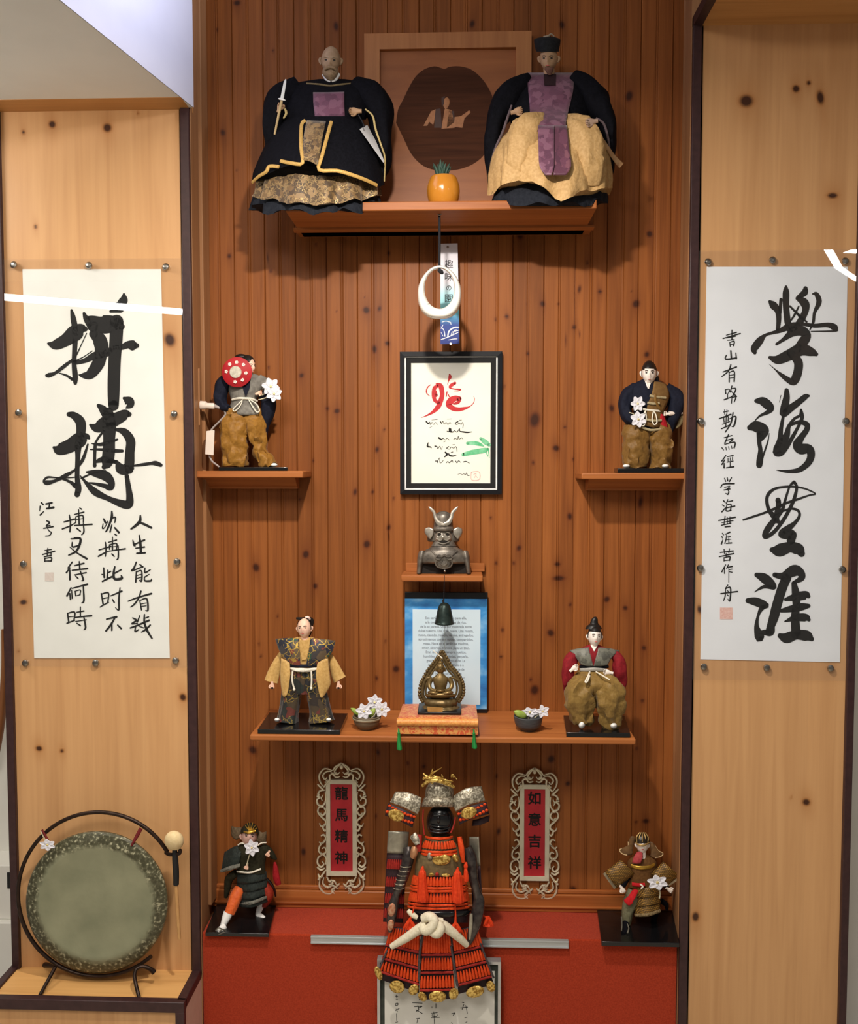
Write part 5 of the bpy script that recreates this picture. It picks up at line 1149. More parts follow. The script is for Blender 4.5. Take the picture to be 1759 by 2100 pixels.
# --- robed doll, right of the top shelf
Y = -.13; c = CV(Y); yb = pyz(zs, c, 1128)
t = thing('seated_doll', 'doll in black hat, purple tabard and pale gold skirt on the top shelf', 'doll', c.p(1128, yb, 0))
GOLDC = cloth('pale_gold_cloth', (178, 142, 92), (196, 160, 110), .8, 30, .6)
Rh = [(1128, 360, 40, 100, 60), (1128, 398, 44, 114, 76), (1127, 420, 46, 116, 78)]
MB(c).loft(Rh, 90, 4, fold=(11, .04, .4), hem=lambda x, a: 4*math.sin(x*.09)).wr(.006, .03, 4).each(cl).build('under_robe', BLKH, t)
Rk = [(1127, 250, 40, 56, 44), (1127, 268, 44, 82, 62), (1128, 300, 52, 108, 80), (1129, 350, 56, 121, 90), (1129, 400, 56, 121, 90)]
hemg = [(1008, 0), (1030, -22), (1062, -30), (1095, -26), (1115, -18), (1138, 8), (1156, 14), (1172, 4), (1190, -8), (1235, -14)]
MB(c).loft(Rk, 110, 6, fold=(10, .05, .9), hem=lambda x, a: lerp(hemg, x)*(1 if math.sin(a) > -.2 else 0)).wr(.005, .025, 5).each(cl).build('gold_skirt', GOLDC, t)
mb = MB(c)
mb.tube([(1106, 262, 70, 22, 24), (1086, 268, 96, 32, 30), (1072, 300, 104, 34, 30), (1066, 345, 104, 33, 28), (1062, 372, 100, 24, 18)], 28, 6, fold=(7, .07, .3, .06)); mb.wr(.006, .024, 6)
mb.build('knee_fold', GOLDC, t)
mb = MB(c); mb.tube([(1158, 266, 70, 22, 24), (1186, 274, 96, 32, 30), (1200, 305, 104, 36, 30), (1204, 350, 104, 34, 28), (1206, 382, 100, 24, 18)], 28, 6, fold=(7, .07, 1.3, .06)); mb.wr(.006, .024, 7); mb.build('knee_fold', GOLDC, t)
Rt = [(1128, 150, 6, 22, 16), (1128, 160, 8, 48, 26), (1128, 180, 12, 78, 36), (1127, 215, 18, 88, 46), (1126, 262, 26, 78, 50)]
MB(c).loft(Rt, 60, 4, fold=(7, .02, .3)).build('upper_robe', BLK, t)
MB(c).tube([(1080, 170, 8, 18, 22), (1050, 192, 18, 27, 28), (1030, 222, 26, 27, 30), (1014, 262, 32, 18, 30), (1008, 310, 30, 14, 26), (1006, 360, 26, 9, 20), (1010, 395, 20, 3, 12)], 24, 6, fold=(5, .05, .5, .1)).wr(.006, .04, 16).build('sleeve', BLK, t)
MB(c).tube([(1176, 168, 8, 18, 22), (1206, 190, 18, 26, 28), (1226, 222, 26, 26, 30), (1242, 258, 30, 17, 30), (1248, 305, 26, 14, 26), (1250, 350, 22, 8, 20), (1246, 385, 18, 3, 12)], 24, 6, fold=(5, .05, .9, .1)).wr(.006, .04, 17).build('sleeve', BLK, t)
GLIN = mat('grey_violet_lining', (104, 88, 92), (88, 74, 78), rough=.8, ns=200)
MB(c).tube([(1049, 216, 62, 2), (1041, 240, 64, 2.6), (1030, 272, 66, 2.6), (1015, 305, 62, 2.2), (1006, 336, 54, 1.6)], 8, 4).build('sleeve_lining', GLIN, t)
MB(c).tube([(1222, 242, 60, 2), (1238, 254, 62, 2.4), (1247, 285, 58, 2.4), (1250, 312, 50, 1.8)], 8, 4).build('sleeve_lining', GLIN, t)
D = lambda x, y: max(ld(Rt, x, min(y, 262), 4) if y < 262 else 0, 122+(y-258)*.36 if y > 250 else 0)
rows = [[(x0+(x1-x0)*u, y, D(x0+(x1-x0)*u, y)) for u in (0, .33, .66, 1)] for y, x0, x1 in ((150, 1080, 1176), (185, 1083, 1175), (220, 1086, 1167), (252, 1088, 1160), (270, 1101, 1162))]
MB(c).sheet(rows, 3).build('purple_tabard', PURP, t, solid=.003)
rows = [[(x0+(x1-x0)*u, y, 128+(y-258)*.36+2*u) for u in (0, .5, 1)] for y, x0, x1 in ((258, 1103, 1136), (300, 1104, 1136), (340, 1106, 1136), (359, 1118, 1131))]
MB(c).sheet(rows, 3).build('sash_end', PURP, t, solid=.003)
PURD = brocade('dark_purple_brocade', (88, 46, 66), [(98, 54, 74), (78, 40, 60), (116, 70, 84)], 55, (136, 92, 104), .3)
rows = [[(x0+(x1-x0)*u, y, 126+(y-258)*.36) for u in (0, .5, 1)] for y, x0, x1 in ((258, 1134, 1162), (300, 1135, 1166), (340, 1134, 1171), (359, 1134, 1160))]
MB(c).sheet(rows, 3).build('sash_end', PURD, t, solid=.003)
MB(c).plate([(1115, 152), (1140, 152), (1139, 174), (1116, 175)], lambda x, y: ld(Rt, x, max(y, 151), 7), 3).build('dark_collar', mat('maroon_velvet', (44, 16, 22), (36, 12, 18), rough=.9), t)
hd, at = head(c, t, 1125, 121, 20, 56, -6, SKTAN, 0, neck=(.02, .3, .2))
MB(c).loft([(1126, 137, 38, 9, 6), (1126, 145, 38, 8, 6), (1127, 154, 36, 3, 3)], 14, 3).build('beard', mat('brown_beard', (112, 78, 66), (96, 66, 56), rough=.9, ns=200), hd)
MB(c).loft([(1123, 106, 16, 23, 25), (1122, 100, 16, 24.5, 26), (1122, 86, 16, 27, 28), (1122, 80, 16, 26, 27), (1123, 77, 15, 18, 19), (1125, 75, 14, 8, 8), (1126, 74, 14, 1, 1)], 36, 3).build('hat', cloth('black_hat_felt', (24, 25, 28), (34, 35, 38), .2), t)
MB(c).tube([(1114, 76, 24, 1.8), (1124, 74, 26, 2.4), (1130, 70, 24, 1.6), (1136, 75, 22, 1.6)], 8).build('hat_ornament', mat('pale_hat_ornament', (150, 136, 118), rough=.6), t)
hand(c, t, 1060, 228, 74, 30, -15, SKTAN, .6, 1); hand(c, t, 1212, 250, 124, 30, 170, mat('grey_pink_hand', (150, 124, 108), (160, 134, 116), rough=.6), .7, -1)
MB(c).tube([(1219, 262, 66, 2.6, 2), (1240, 294, 62, 3.4, 2), (1258, 322, 56, 4.5, 2), (1274, 340, 52, 6, 2)], 10, 3).build('wooden_baton', mat('pale_baton_wood', (176, 138, 98), (150, 112, 76), rough=.5, ns=60), None, label='pale wooden baton slanting from the hand of the purple tabard doll', cat='baton')

# --- doll with the red disc on the left shelf
KHAKI = cloth('golden_brown_silk', (132, 90, 30), (150, 106, 42), .75, 30, .5, .25)
KHAKID = cloth('olive_brown_silk', (112, 80, 34), (126, 92, 44), .75, 30, .5, .25)
NAVY = cloth('navy_cloth', (16, 19, 34), (22, 26, 42), .4)
GREYC = cloth('grey_vest_cloth', (108, 104, 98), (134, 130, 122), .4, 40, weave=300)
zs = SHZ['left']; Y = -.075; c = CV(Y); yb = pyz(zs, c, 510)
t = thing('standing_doll', 'doll in a grey vest and golden brown trousers on the left shelf', 'doll', c.p(510, yb, 0))
slab('stand', LACQ, t, (W(449, 965, -.13).x, W(590, 965, -.13).x, -.131), (W(446, 960, -.02).x, W(585, 960, -.02).x, -.022), zs+.0004, .010)
y0 = yb-9; F_ = (6, .05, .4, .12)
MB(c).tube([(487, 842, 2, 22, 16), (483, 868, 6, 29, 20), (480, 900, 8, 29, 22), (482, 930, 8, 27, 22), (482, y0, 8, 26, 20)], 32, 7, fold=F_).wr(.008, .017, 8).build('trouser_leg', KHAKI, t)
MB(c).tube([(512, 845, 2, 20, 16), (524, 868, 6, 20, 20), (530, 900, 8, 17, 20), (536, 930, 8, 14, 18), (548, 946, 12, 15, 16), (556, y0, 14, 13, 12)], 32, 7, fold=F_).wr(.008, .017, 8).build('trouser_leg', KHAKI, t)
Rt = [(506, 765, 0, 12, 10), (506, 776, 2, 34, 16), (503, 795, 4, 35, 20), (500, 815, 4, 28, 19), (500, 826, 4, 27, 19), (502, 846, 4, 35, 22), (502, 852, 3, 30, 20)]
MB(c).loft(Rt, 48, 4, fold=(7, .02, .3)).build('vest', GREYC, t)
MB(c).plate([(495, 788), (501, 776), (514, 774), (512, 795), (504, 814)], lambda x, y: ld(Rt, x, y, 4.5), 4).build('dark_front', NAVY, t)
MB(c).tube([(470, 776, 0, 13, 14), (456, 792, 2, 15, 17), (451, 815, 8, 13, 16), (458, 832, 14, 11, 13), (470, 838, 18, 6, 8)], 24, 6, fold=(5, .05, .5, .1)).wr(.004, .025, 13).build('sleeve', NAVY, t)
MB(c).tube([(530, 778, 0, 11, 12), (544, 788, 2, 12, 13), (548, 800, 8, 10, 11)], 20, 4).build('vest_shoulder', GREYC, t)
MB(c).tube([(536, 808, 4, 10, 10), (550, 822, 4, 15, 14), (548, 848, 2, 14, 12), (542, 872, 0, 10, 9), (540, 905, 0, 6, 7), (542, 932, 0, 4, 5)], 20, 5, fold=(5, .06, .5, .1)).build('sleeve', NAVY, t)
MB(c).tube(on(Rt, [(476, 820), (488, 817), (500, 817), (515, 818), (527, 823)], 2.4, 2, 2), 8, 4).build('belt_cord', ROPE, t)
for pts in ([(498, 820, 24, 1.2), (488, 829, 26, 1.2), (478, 839, 26, 1.2), (481, 843, 27, 1.2), (490, 836, 28, 1.2), (497, 823, 27, 1.2)], [(510, 820, 24, 1.2), (517, 832, 27, 1.2), (526, 845, 27, 1.2), (532, 842, 26, 1.2), (526, 829, 25, 1.2), (513, 820, 24, 1.2)]):
    MB(c).tube(pts, 8, 4).build('cord_loop', ROPE, t)
hd, at = head(c, t, 506, 751, 4, 44, 48, SKPINK, 4, neck=(0, .3, .18))
hair(c, t, at, lambda x, f, z: (z > .38 and f < .75) or (f < -.05 and z > -.5), extra=lambda mb: mb.ell(494, 732, 2, 12, 6, 9))
hand(c, t, 531, 806, 22, 17, -20, SKPINK, .7, 1)
MB(c).ell(562, yb-12, 22, 7, 4, 12).build('foot', TABI, t)
t2 = thing('red_disc', 'round red disc with a white centre and small flowers hiding the face of a doll', 'disc', c.p(486, 792, 40))
MB(c).disc(486, 763, [(1, 39), (12, 38.5), (29, 32), (31, 31), (31, 29), (12, 35), (1, 36)], 48).build('disc', mat('red_disc_paper', (176, 24, 34), (160, 20, 30), rough=.6, ns=40), t2)
MB(c).disc(483, 763, [(13, 36), (12, 39.5), (1, 40)], 32).build('white_centre', mat('crumpled_silver_paper', (206, 200, 184), (170, 164, 146), rough=.5, ns=130, bump=.5), t2)
for x, y in ((471, 747), (485, 743), (499, 748), (504, 765), (497, 779), (482, 783), (464, 762)):
    mb = MB(c); q = 43.6-.382*math.hypot(x-486, y-763)
    for i in range(5): mb.ell(x+2.2*math.cos(i*1.257), y+2.2*math.sin(i*1.257), q, 1.7, 1.7, .9, 0, 8, 6)
    mb.build('flower_motif', mat('pink_white_motif', (234, 214, 204), rough=.7), t2)
gL = 'flowers held by the left shelf doll'
flower('upper white flower held by the doll with the red disc', Y-.035, 555, 793, 19, 12, .35, [(545, 806), (532, 812)], gL)
flower('lower white flower held by the doll with the red disc', Y-.04, 562, 808, 17, 38, .35, [(548, 815), (530, 820)], gL)
# plug, lead and little white box beside it
xw = XLF+.004
MB(CV(-.105)).plate([(401, 757), (409, 755), (410, 872), (402, 875)], 0, 34).build('outlet_plate', REVEAL, None, label='upright wooden mounting plate on the left side wall of the alcove', cat='plate', bevel=.001)
PLG = mat('white_plastic', (222, 208, 196), (228, 214, 202), rough=.4)
cp = CV(-.10)
t = thing('power_lead', 'white plug and grey lead with a white box beside the doll on the left shelf', 'power lead', cp.p(432, 935, 0))
MB(cp).tube([(411, 831, 0, 9, 8), (422, 831, 0, 8, 8), (424, 832, 0, 6, 6), (438, 833, 2, 6.5, 6), (440, 833, 2, 5, 5)], 14, 1).build('plug', PLG, t)
MB(cp).tube([(440, 833, 2, 4), (450, 836, 2, 3), (458, 840, 0, 2.2), (462, 850, 0, 2), (452, 862, 0, 2), (437, 877, 0, 2), (432, 884, 0, 2)], 10, 4).tube([(428, 932, 0, 2), (434, 945, 0, 2), (445, 954, 4, 2), (450, 958, 6, 2)], 10, 4).build('lead', mat('grey_lead', (150, 140, 136), rough=.5), t)
MB(cp).plate([(423, 884), (440, 882), (438, 934), (420, 932)], 8, 16).build('box', PLG, t, bevel=.0015)

# --- doll in navy and ochre on the right shelf
OCHRE = cloth('ochre_striped_cloth', (112, 82, 46), (124, 94, 54), .35)
zs = SHZ['right']; c = CV(Y); yb = pyz(zs, c, 1328)
t = thing('standing_doll', 'pale faced doll in a navy and ochre robe on the right shelf', 'doll', c.p(1328, yb, 0))
slab('stand', LACQ, t, (W(1266, 965, -.13).x, XR-.004, -.131), (W(1258, 960, -.02).x, XR-.004, -.022), zs+.0004, .012)
y0 = yb-10
MB(c).tube([(1314, 872, 4, 24, 18), (1307, 890, 8, 29, 22), (1303, 915, 10, 27, 22), (1301, 938, 10, 24, 20), (1303, y0, 10, 23, 18)], 32, 7, fold=(6, .05, .4, .12)).wr(.008, .017, 9).build('trouser_leg', KHAKID, t)
MB(c).tube([(1343, 872, 4, 22, 18), (1350, 890, 8, 25, 22), (1353, 915, 10, 24, 22), (1354, 938, 10, 22, 20), (1352, y0, 10, 22, 18)], 32, 7, fold=(6, .05, 1.4, .12)).wr(.008, .017, 10).build('trouser_leg', KHAKID, t)
Rt = [(1330, 776, 2, 9, 8), (1331, 786, 4, 30, 15), (1332, 800, 6, 44, 20), (1332, 825, 8, 40, 22), (1330, 845, 8, 31, 21), (1331, 865, 8, 33, 22), (1332, 884, 6, 32, 20)]
MB(c).loft(Rt, 48, 4, fold=(7, .02, .3)).build('robe', NAVY, t)
MB(c).sheet(patch(Rt, [[(1341, 783), (1354, 784), (1366, 789)], [(1336, 808), (1354, 809), (1372, 812)], [(1327, 832), (1345, 834), (1364, 834)], [(1326, 850), (1340, 852), (1358, 851)], [(1322, 872), (1340, 877), (1358, 874)]], 5), 3).build('ochre_panel', OCHRE, t, solid=.003)
STRI = cloth('pale_stripe_cloth', (158, 142, 108), (172, 158, 124), .3)
for pts in ([(1332, 811), (1345, 814), (1365, 816)], [(1327, 826), (1340, 828), (1352, 827)], [(1324, 860), (1340, 863), (1356, 862)], [(1316, 876), (1334, 882), (1354, 880)]):
    MB(c).tube(on(Rt, pts, 2.4, 1.4, 8), 8, 3).build('stripe', STRI, t)
MB(c).tube(on(Rt, [(1343, 808), (1344, 822), (1350, 834), (1356, 842)], 2.6, 1, 9), 8, 3).build('dark_strap', KHAKID, t)
MB(c).tube([(1304, 794, 0, 12, 14), (1288, 812, 4, 15, 17), (1281, 838, 10, 13, 16), (1290, 858, 18, 11, 13), (1300, 866, 22, 8, 9)], 24, 6, fold=(5, .05, .5, .1)).wr(.004, .025, 13).build('sleeve', NAVY, t)
MB(c).tube([(1366, 794, 0, 10, 12), (1384, 812, 4, 16, 16), (1385, 836, 8, 16, 15), (1378, 862, 8, 12, 12), (1374, 886, 4, 4, 6)], 24, 6, fold=(5, .05, .5, .1)).wr(.004, .025, 13).build('sleeve', NAVY, t)
MB(c).tube([(1388, 853, 14, 3, 2), (1397, 856, 12, 5, 2), (1393, 870, 10, 4, 2), (1386, 878, 10, 2, 2)], 8, 3).build('sleeve_lining', mat('olive_lining', (110, 98, 70), rough=.8), t)
MB(c).tube([(1397, 847, 14, 4), (1380, 848, 20, 4.2), (1372, 848, 22, 4.6)], 12, 3).build('forearm', SKW, t)
hand(c, t, 1366, 849, 24, 16, 180, SKW, .95, 1)
MB(c).tube(on(Rt, [(1318, 839), (1330, 841), (1342, 842), (1353, 843)], 2.2, 2, 6), 8, 3).build('belt_cord', ROPE, t)
for pts in ([(1323, 842, 36, 1.3), (1325, 858, 38, 1.3), (1320, 873, 38, 1.3), (1314, 869, 38, 1.3), (1318, 856, 37, 1.3), (1322, 844, 36, 1.3)], [(1340, 843, 36, 1.3), (1337, 860, 38, 1.3), (1341, 871, 38, 1.3), (1347, 866, 38, 1.3), (1345, 852, 37, 1.3), (1341, 844, 36, 1.3)]):
    MB(c).tube(pts, 8, 4).build('cord_loop', ROPE, t)
MB(c).sheet([[(1353, 850, 26), (1357, 849, 26), (1361, 853, 24)], [(1354, 866, 28), (1360, 868, 28), (1367, 870, 24)], [(1358, 880, 26), (1364, 882, 26), (1371, 887, 22)]], 3).build('red_sash', cloth('red_sash_cloth', (160, 26, 36), (176, 34, 44), .4), t, solid=.002)
MB(c).tube(on(Rt, [(1323, 779), (1326, 788), (1330, 797)], 1.6, 1, 3), 8, 3).build('neck_skin', SKW, t)
MB(c).plate([(1322, 776), (1338, 776), (1334, 786), (1330, 798), (1326, 788)], lambda x, y: ld(Rt, x, max(y, 777), 2), 2).build('neckline', SKW, t)
hd, at = head(c, t, 1331, 766, 8, 50, 2, SKW, 0, neck=(0, .3, .15), wide=.84)
hair(c, t, at, lambda x, f, z: (z > .44-.12*abs(x)) or (f < .15 and z > -.2), extra=lambda mb: mb.tube([(1340, 770, -4, 5), (1346, 776, 0, 5), (1347, 782, 2, 3)], 8))
for x in (1284, 1364): MB(c).ell(x, yb-14, 26, 7.5, 4, 12).build('foot', TABI, t)
gR = 'flowers held by the right shelf doll'
flower('upper white flower held by the navy robed doll', Y-.045, 1308, 828, 15, 60, .5, [(1307, 845), (1306, 852)], gR, sq=1.1)
flower('lower white flower held by the navy robed doll', Y-.048, 1309, 860, 17, 20, .4, [(1300, 850), (1290, 846)], gR)

# --- broad shouldered doll on the lower shelf
DKB = brocade('dark_brocade', (22, 20, 20), [(40, 30, 24), (96, 40, 30), (28, 34, 30), (24, 22, 26), (64, 50, 32)], 48, (160, 134, 66), .5)
COLB = brocade('bright_brocade', (30, 32, 52), [(92, 76, 56), (34, 70, 48), (122, 52, 36), (56, 50, 50), (24, 26, 40)], 46, (196, 162, 76), .56)
GSILK = cloth('gold_silk', (186, 146, 84), (204, 166, 104), .35, 26, .42, .3)
zs = SHZ['low']; Y = -.165; c = CV(Y); yb = pyz(zs, c, 620)
t = thing('standing_doll', 'broad shouldered brocade doll with gold sleeves and topknot on the lower shelf', 'doll', c.p(620, yb, 0))
slab('stand', LACQ, t, (W(528, 1500, -.243).x, W(697, 1500, -.243).x, -.243), (W(552, 1463, -.085).x, W(713, 1463, -.085).x, -.085), zs+.0004, .012)
y0 = yb-9
MB(c).tube([(606, 1366, 0, 22, 16), (602, 1395, 4, 22, 18), (597, 1430, 6, 20, 18), (592, 1460, 8, 20, 18), (589, y0, 10, 22, 20)], 30, 5, fold=(5, .10, .4, .03)).build('trouser_leg', DKB, t)
MB(c).tube([(637, 1366, 0, 22, 16), (642, 1395, 4, 22, 18), (650, 1430, 6, 21, 18), (656, 1460, 8, 22, 18), (658, y0, 10, 26, 20)], 30, 5, fold=(5, .10, 1.4, .03)).build('trouser_leg', DKB, t)
for i in range(5): MB(c).tube([(604+9*i, 1378, 15+2*math.sin(i), 4.6, 3), (603+9.4*i, 1400, 20, 5, 3), (602+10*i, 1424, 20, 5, 2)], 8, 3).build('front_pleat', DKB, t)
Rt = [(624, 1306, -2, 14, 9), (624, 1318, 0, 40, 16), (624, 1340, 2, 36, 17), (623, 1360, 2, 30, 16), (622, 1376, 2, 29, 16)]
MB(c).loft(Rt, 40, 4).build('kimono', GSILK, t)
for rows in ([[(566, 1310, 2), (588, 1309, 12), (613, 1309, 16)], [(572, 1328, 8), (592, 1328, 20), (614, 1332, 22)], [(580, 1344, 12), (598, 1350, 22), (615, 1353, 22)], [(592, 1358, 14), (604, 1363, 20), (616, 1364, 20)]],
             [[(636, 1309, 16), (660, 1311, 12), (687, 1314, 2)], [(634, 1332, 22), (660, 1330, 20), (681, 1334, 8)], [(630, 1352, 22), (652, 1350, 22), (670, 1350, 12)], [(628, 1364, 20), (642, 1363, 20), (658, 1358, 14)]]):
    MB(c).sheet(rows, 4).build('shoulder_wing', COLB, t, solid=.007)
MB(c).tube([(596, 1364, 16, 3), (622, 1366, 21, 3.4), (652, 1364, 16, 3)], 8, 4).build('waist_band', NAVY, t)
for q in ([(578, 1340, -6, 6, 5), (568, 1362, -4, 10, 6), (560, 1384, -2, 13, 6), (556, 1398, 0, 14, 6)], [(676, 1344, -6, 6, 5), (684, 1364, -4, 10, 6), (692, 1384, -2, 13, 6), (697, 1394, 0, 14, 6)]):
    MB(c).tube(q, 20, 5, fold=(4, .05, .5, .05)).build('sleeve', GSILK, t)
for rows in ([[(577, 1350, 12), (586, 1354, 20), (594, 1360, 22)], [(575, 1382, 16), (585, 1384, 26), (595, 1384, 26)], [(577, 1408, 18), (585, 1410, 26), (592, 1408, 26)], [(580, 1427, 20), (584, 1429, 26), (589, 1424, 26)]],
             [[(651, 1360, 22), (660, 1354, 20), (672, 1348, 12)], [(648, 1384, 26), (660, 1384, 26), (676, 1386, 16)], [(652, 1410, 26), (662, 1412, 26), (677, 1404, 16)], [(656, 1427, 26), (660, 1431, 26), (668, 1420, 18)]]):
    MB(c).sheet(rows, 4).build('hanging_sleeve', GSILK, t, solid=.003)
for x, sd in ((558, 1), (694, -1)):
    hand(c, t, x, 1406, 4, 20, 90, SKPINK, .9, sd)
    MB(c).disc(x, 1411, [(2.6, 10), (2.2, 12.6), (.2, 12.8)], 12).build('grip_hole', EYE, t)
MB(c).tube([(595, 1371, 14, 3.4), (608, 1374, 22, 3.8), (622, 1374, 24, 4.2), (636, 1374, 22, 3.8), (650, 1371, 14, 3.4)], 10, 4, fold=(3, .1, 0, .6)).build('rope_belt', ROPE, t)
for pts in ([(600, 1376, 24, 1.8), (599, 1395, 26, 1.8), (603, 1412, 27, 1.8)], [(638, 1376, 24, 1.8), (639, 1395, 26, 1.8), (638, 1410, 27, 1.8)]):
    MB(c).tube(pts, 8, 4).ell(pts[-1][0], pts[-1][1]+2, pts[-1][2], 2.8, 3.4, 2.8).build('rope_end', ROPE, t)
MB(c).plate([(613, 1313), (635, 1313), (634, 1328), (628, 1352), (619, 1354), (613, 1328)], lambda x, y: ld(Rt, x, max(1318, y), 3), 2).build('collar_front', GSILK, t)
hd, at = head(c, t, 624, 1289, 6, 43, -14, SKPINK, -3, neck=(.03, .35, .19))
hair(c, t, at, lambda x, f, z: (f < .12 and z > -.15 and abs(x) > .25) or f < -.3, extra=lambda mb: mb.tube([(637, 1282, -6, 5), (638, 1272, -4, 5), (632, 1269, 2, 3.4), (620, 1269, 8, 2.8), (608, 1268, 14, 2)], 8))
MB(c).tube([(626, 1267, 6, 2.2), (631, 1266, 5, 3), (635, 1270, 2, 2.6)], 8).build('topknot_tie', mat('pink_tie', (226, 196, 186), rough=.7), t)
for x in (568, 674): MB(c).ell(x, yb-12, 26, 5.5, 4, 11).build('foot', TABI, t)

# --- seated doll with red sleeves on the lower shelf
REDC = cloth('crimson_cloth', (120, 24, 32), (138, 30, 38), .45)
KH2 = cloth('olive_gold_silk', (122, 94, 46), (138, 110, 58), .7, 28, .5, .25)
GREYB = brocade('grey_green_brocade', (92, 92, 82), [(110, 110, 98), (80, 80, 72)], 80, (136, 134, 120), .4)
c = CV(-.16); yb = pyz(zs, c, 1222)
t = thing('seated_doll', 'pale doll with a tall black bun, crimson sleeves and olive trousers on the lower shelf', 'doll', c.p(1222, yb, 0))
slab('stand', LACQ, t, (W(1161, 1503, -.243).x, W(1292, 1503, -.243).x, -.243), (W(1155, 1465, -.085).x, W(1281, 1465, -.085).x, -.085), zs+.0004, .012)
y0 = yb-10
Rp = [(1216, 1374, 2, 30, 18), (1218, 1388, 10, 42, 28), (1220, 1406, 18, 52, 34), (1220, 1424, 14, 50, 30), (1220, 1452, 4, 36, 20)]
MB(c).loft(Rp, 48, 4, fold=(6, .03, .5)).build('trouser_seat', KH2, t)
MB(c).tube([(1206, 1400, 20, 22, 18), (1191, 1414, 36, 29, 24), (1188, 1436, 38, 29, 22), (1190, 1460, 32, 26, 19), (1195, 1476, 28, 24, 16), (1194, y0-1, 26, 17, 12)], 32, 7, fold=(6, .06, .4, .12)).wr(.007, .019, 11).build('trouser_leg', KH2, t)
MB(c).tube([(1234, 1402, 20, 22, 18), (1248, 1416, 36, 29, 24), (1252, 1438, 38, 29, 22), (1252, 1462, 32, 26, 19), (1254, 1480, 28, 24, 16), (1255, y0-1, 26, 19, 12)], 32, 7, fold=(6, .06, 1.7, .12)).wr(.007, .019, 12).build('trouser_leg', KH2, t)
Rt = [(1217, 1322, 0, 10, 8), (1217, 1332, 2, 30, 14), (1217, 1345, 4, 34, 17), (1216, 1362, 4, 27, 17), (1216, 1380, 4, 28, 18)]
MB(c).loft(Rt, 40, 4).build('kimono', REDC, t)
for rows in ([[(1168, 1334, 0), (1190, 1330, 8), (1207, 1328, 12)], [(1180, 1346, 12), (1196, 1346, 20), (1211, 1346, 20)], [(1190, 1362, 16), (1204, 1366, 22), (1216, 1366, 22)]],
             [[(1226, 1328, 12), (1246, 1330, 8), (1270, 1334, 0)], [(1222, 1346, 20), (1238, 1346, 20), (1254, 1348, 12)], [(1217, 1366, 22), (1230, 1366, 22), (1245, 1364, 16)]]):
    MB(c).sheet(rows, 4).build('shoulder_wing', GREYB, t, solid=.004)
MB(c).tube([(1188, 1367, 14, 3), (1216, 1369, 22, 3.4), (1247, 1367, 14, 3)], 8, 4).tube([(1189, 1381, 16, 2.4), (1216, 1382, 25, 2.4), (1245, 1381, 16, 2.4)], 8, 4).build('dark_waist', BLK, t)
MB(c).tube([(1189, 1374, 16, 3.6, 2), (1202, 1374, 22, 4, 2), (1216, 1373, 26, 4, 2), (1232, 1374, 22, 4, 2), (1244, 1375, 16, 3.6, 2)], 10, 4).build('grey_belt', mat('silver_grey_belt', (168, 164, 156), (154, 150, 142), rough=.6, ns=200), t)
MB(c).tube([(1209, 1378, 34, 1.8), (1206, 1386, 48, 1.8), (1200, 1398, 62, 1.8), (1204, 1398, 63, 1.6), (1209, 1386, 49, 1.6)], 8, 4).build('belt_loop', ROPE, t)
MB(c).tube([(1222, 1378, 32, 1.4), (1236, 1386, 52, 1.4), (1250, 1394, 62, 1.4)], 8, 4).build('belt_end', ROPE, t)
MB(c).tube([(1183, 1340, 0, 9, 9), (1170, 1354, 4, 14, 12), (1164, 1372, 10, 12, 13), (1164, 1395, 10, 12, 9), (1160, 1420, 4, 6, 5)], 24, 6, fold=(4, .07, .5, .1)).wr(.004, .022, 14).build('sleeve', REDC, t)
MB(c).tube([(1255, 1340, 0, 9, 9), (1267, 1354, 4, 12, 12), (1270, 1374, 8, 13, 13), (1274, 1398, 6, 10, 9), (1276, 1422, 0, 5, 5)], 24, 6, fold=(4, .07, .9, .1)).wr(.004, .022, 15).build('sleeve', REDC, t)
hand(c, t, 1176, 1371, 26, 22, -38, SKW, .35, 1); hand(c, t, 1247, 1379, 28, 22, 190, SKW, .4, -1)
MB(c).plate([(1210, 1322), (1226, 1322), (1218, 1336)], lambda x, y: ld(Rt, x, max(1326, y), 3), 2).build('neckline', SKW, t)
hd, at = head(c, t, 1219, 1306, 8, 42, 12, SKW, 3, neck=(-.05, .35, .17), squint=.6)
hair(c, t, at, lambda x, f, z: (z > .46) or (f < .1 and z > -.1), k=1.07, extra=lambda mb: mb.loft([(1217, 1290, 2, 17, 16), (1217, 1284, 2, 14, 13), (1218, 1280, 2, 9, 9), (1218, 1276, 2, 7.5, 7.5), (1219, 1270, 2, 6, 6), (1220, 1266, 2, 3, 3), (1220, 1265, 2, .4, .4)], 24, 3))
MB(c).ell(1193, yb-7, 44, 6.5, 8, 12, 18).build('foot', TABI, t); MB(c).ell(1258, yb-5, 44, 7, 6, 12).build('foot', TABI, t)

# --- armoured doll at the lower left
SCALE = cloth('dark_scale_armour', (34, 40, 38), (46, 52, 48), .6, 90, .55, .1)
OLIVE = cloth('dark_olive_cloth', (34, 32, 20), (46, 43, 28), .5)
FUR = cloth('grey_fur', (104, 104, 96), (128, 126, 116), .9, 160, .95)
ORAN = cloth('orange_silk', (200, 84, 32), (214, 100, 44), .6, 50, .5, .3)
GOLDM = mat('gold_metal', (206, 164, 70), (180, 138, 54), rough=.32, metal=.8, ns=60)
zs = ZP; Y = -.075; c = CV(Y); yb = pyz(zs, c, 495)
t = thing('armoured_doll', 'masked doll in dark armour with orange leggings at the lower left', 'doll', c.p(495, yb, 0))
slab('stand', LACQ, t, (W(421, 1925, YF-.02).x, W(551, 1925, YF-.02).x, YF-.02), (W(446, 1872, -.01).x, W(568, 1872, -.01).x, -.019), zs+.0004, .010)
yf = yb-8
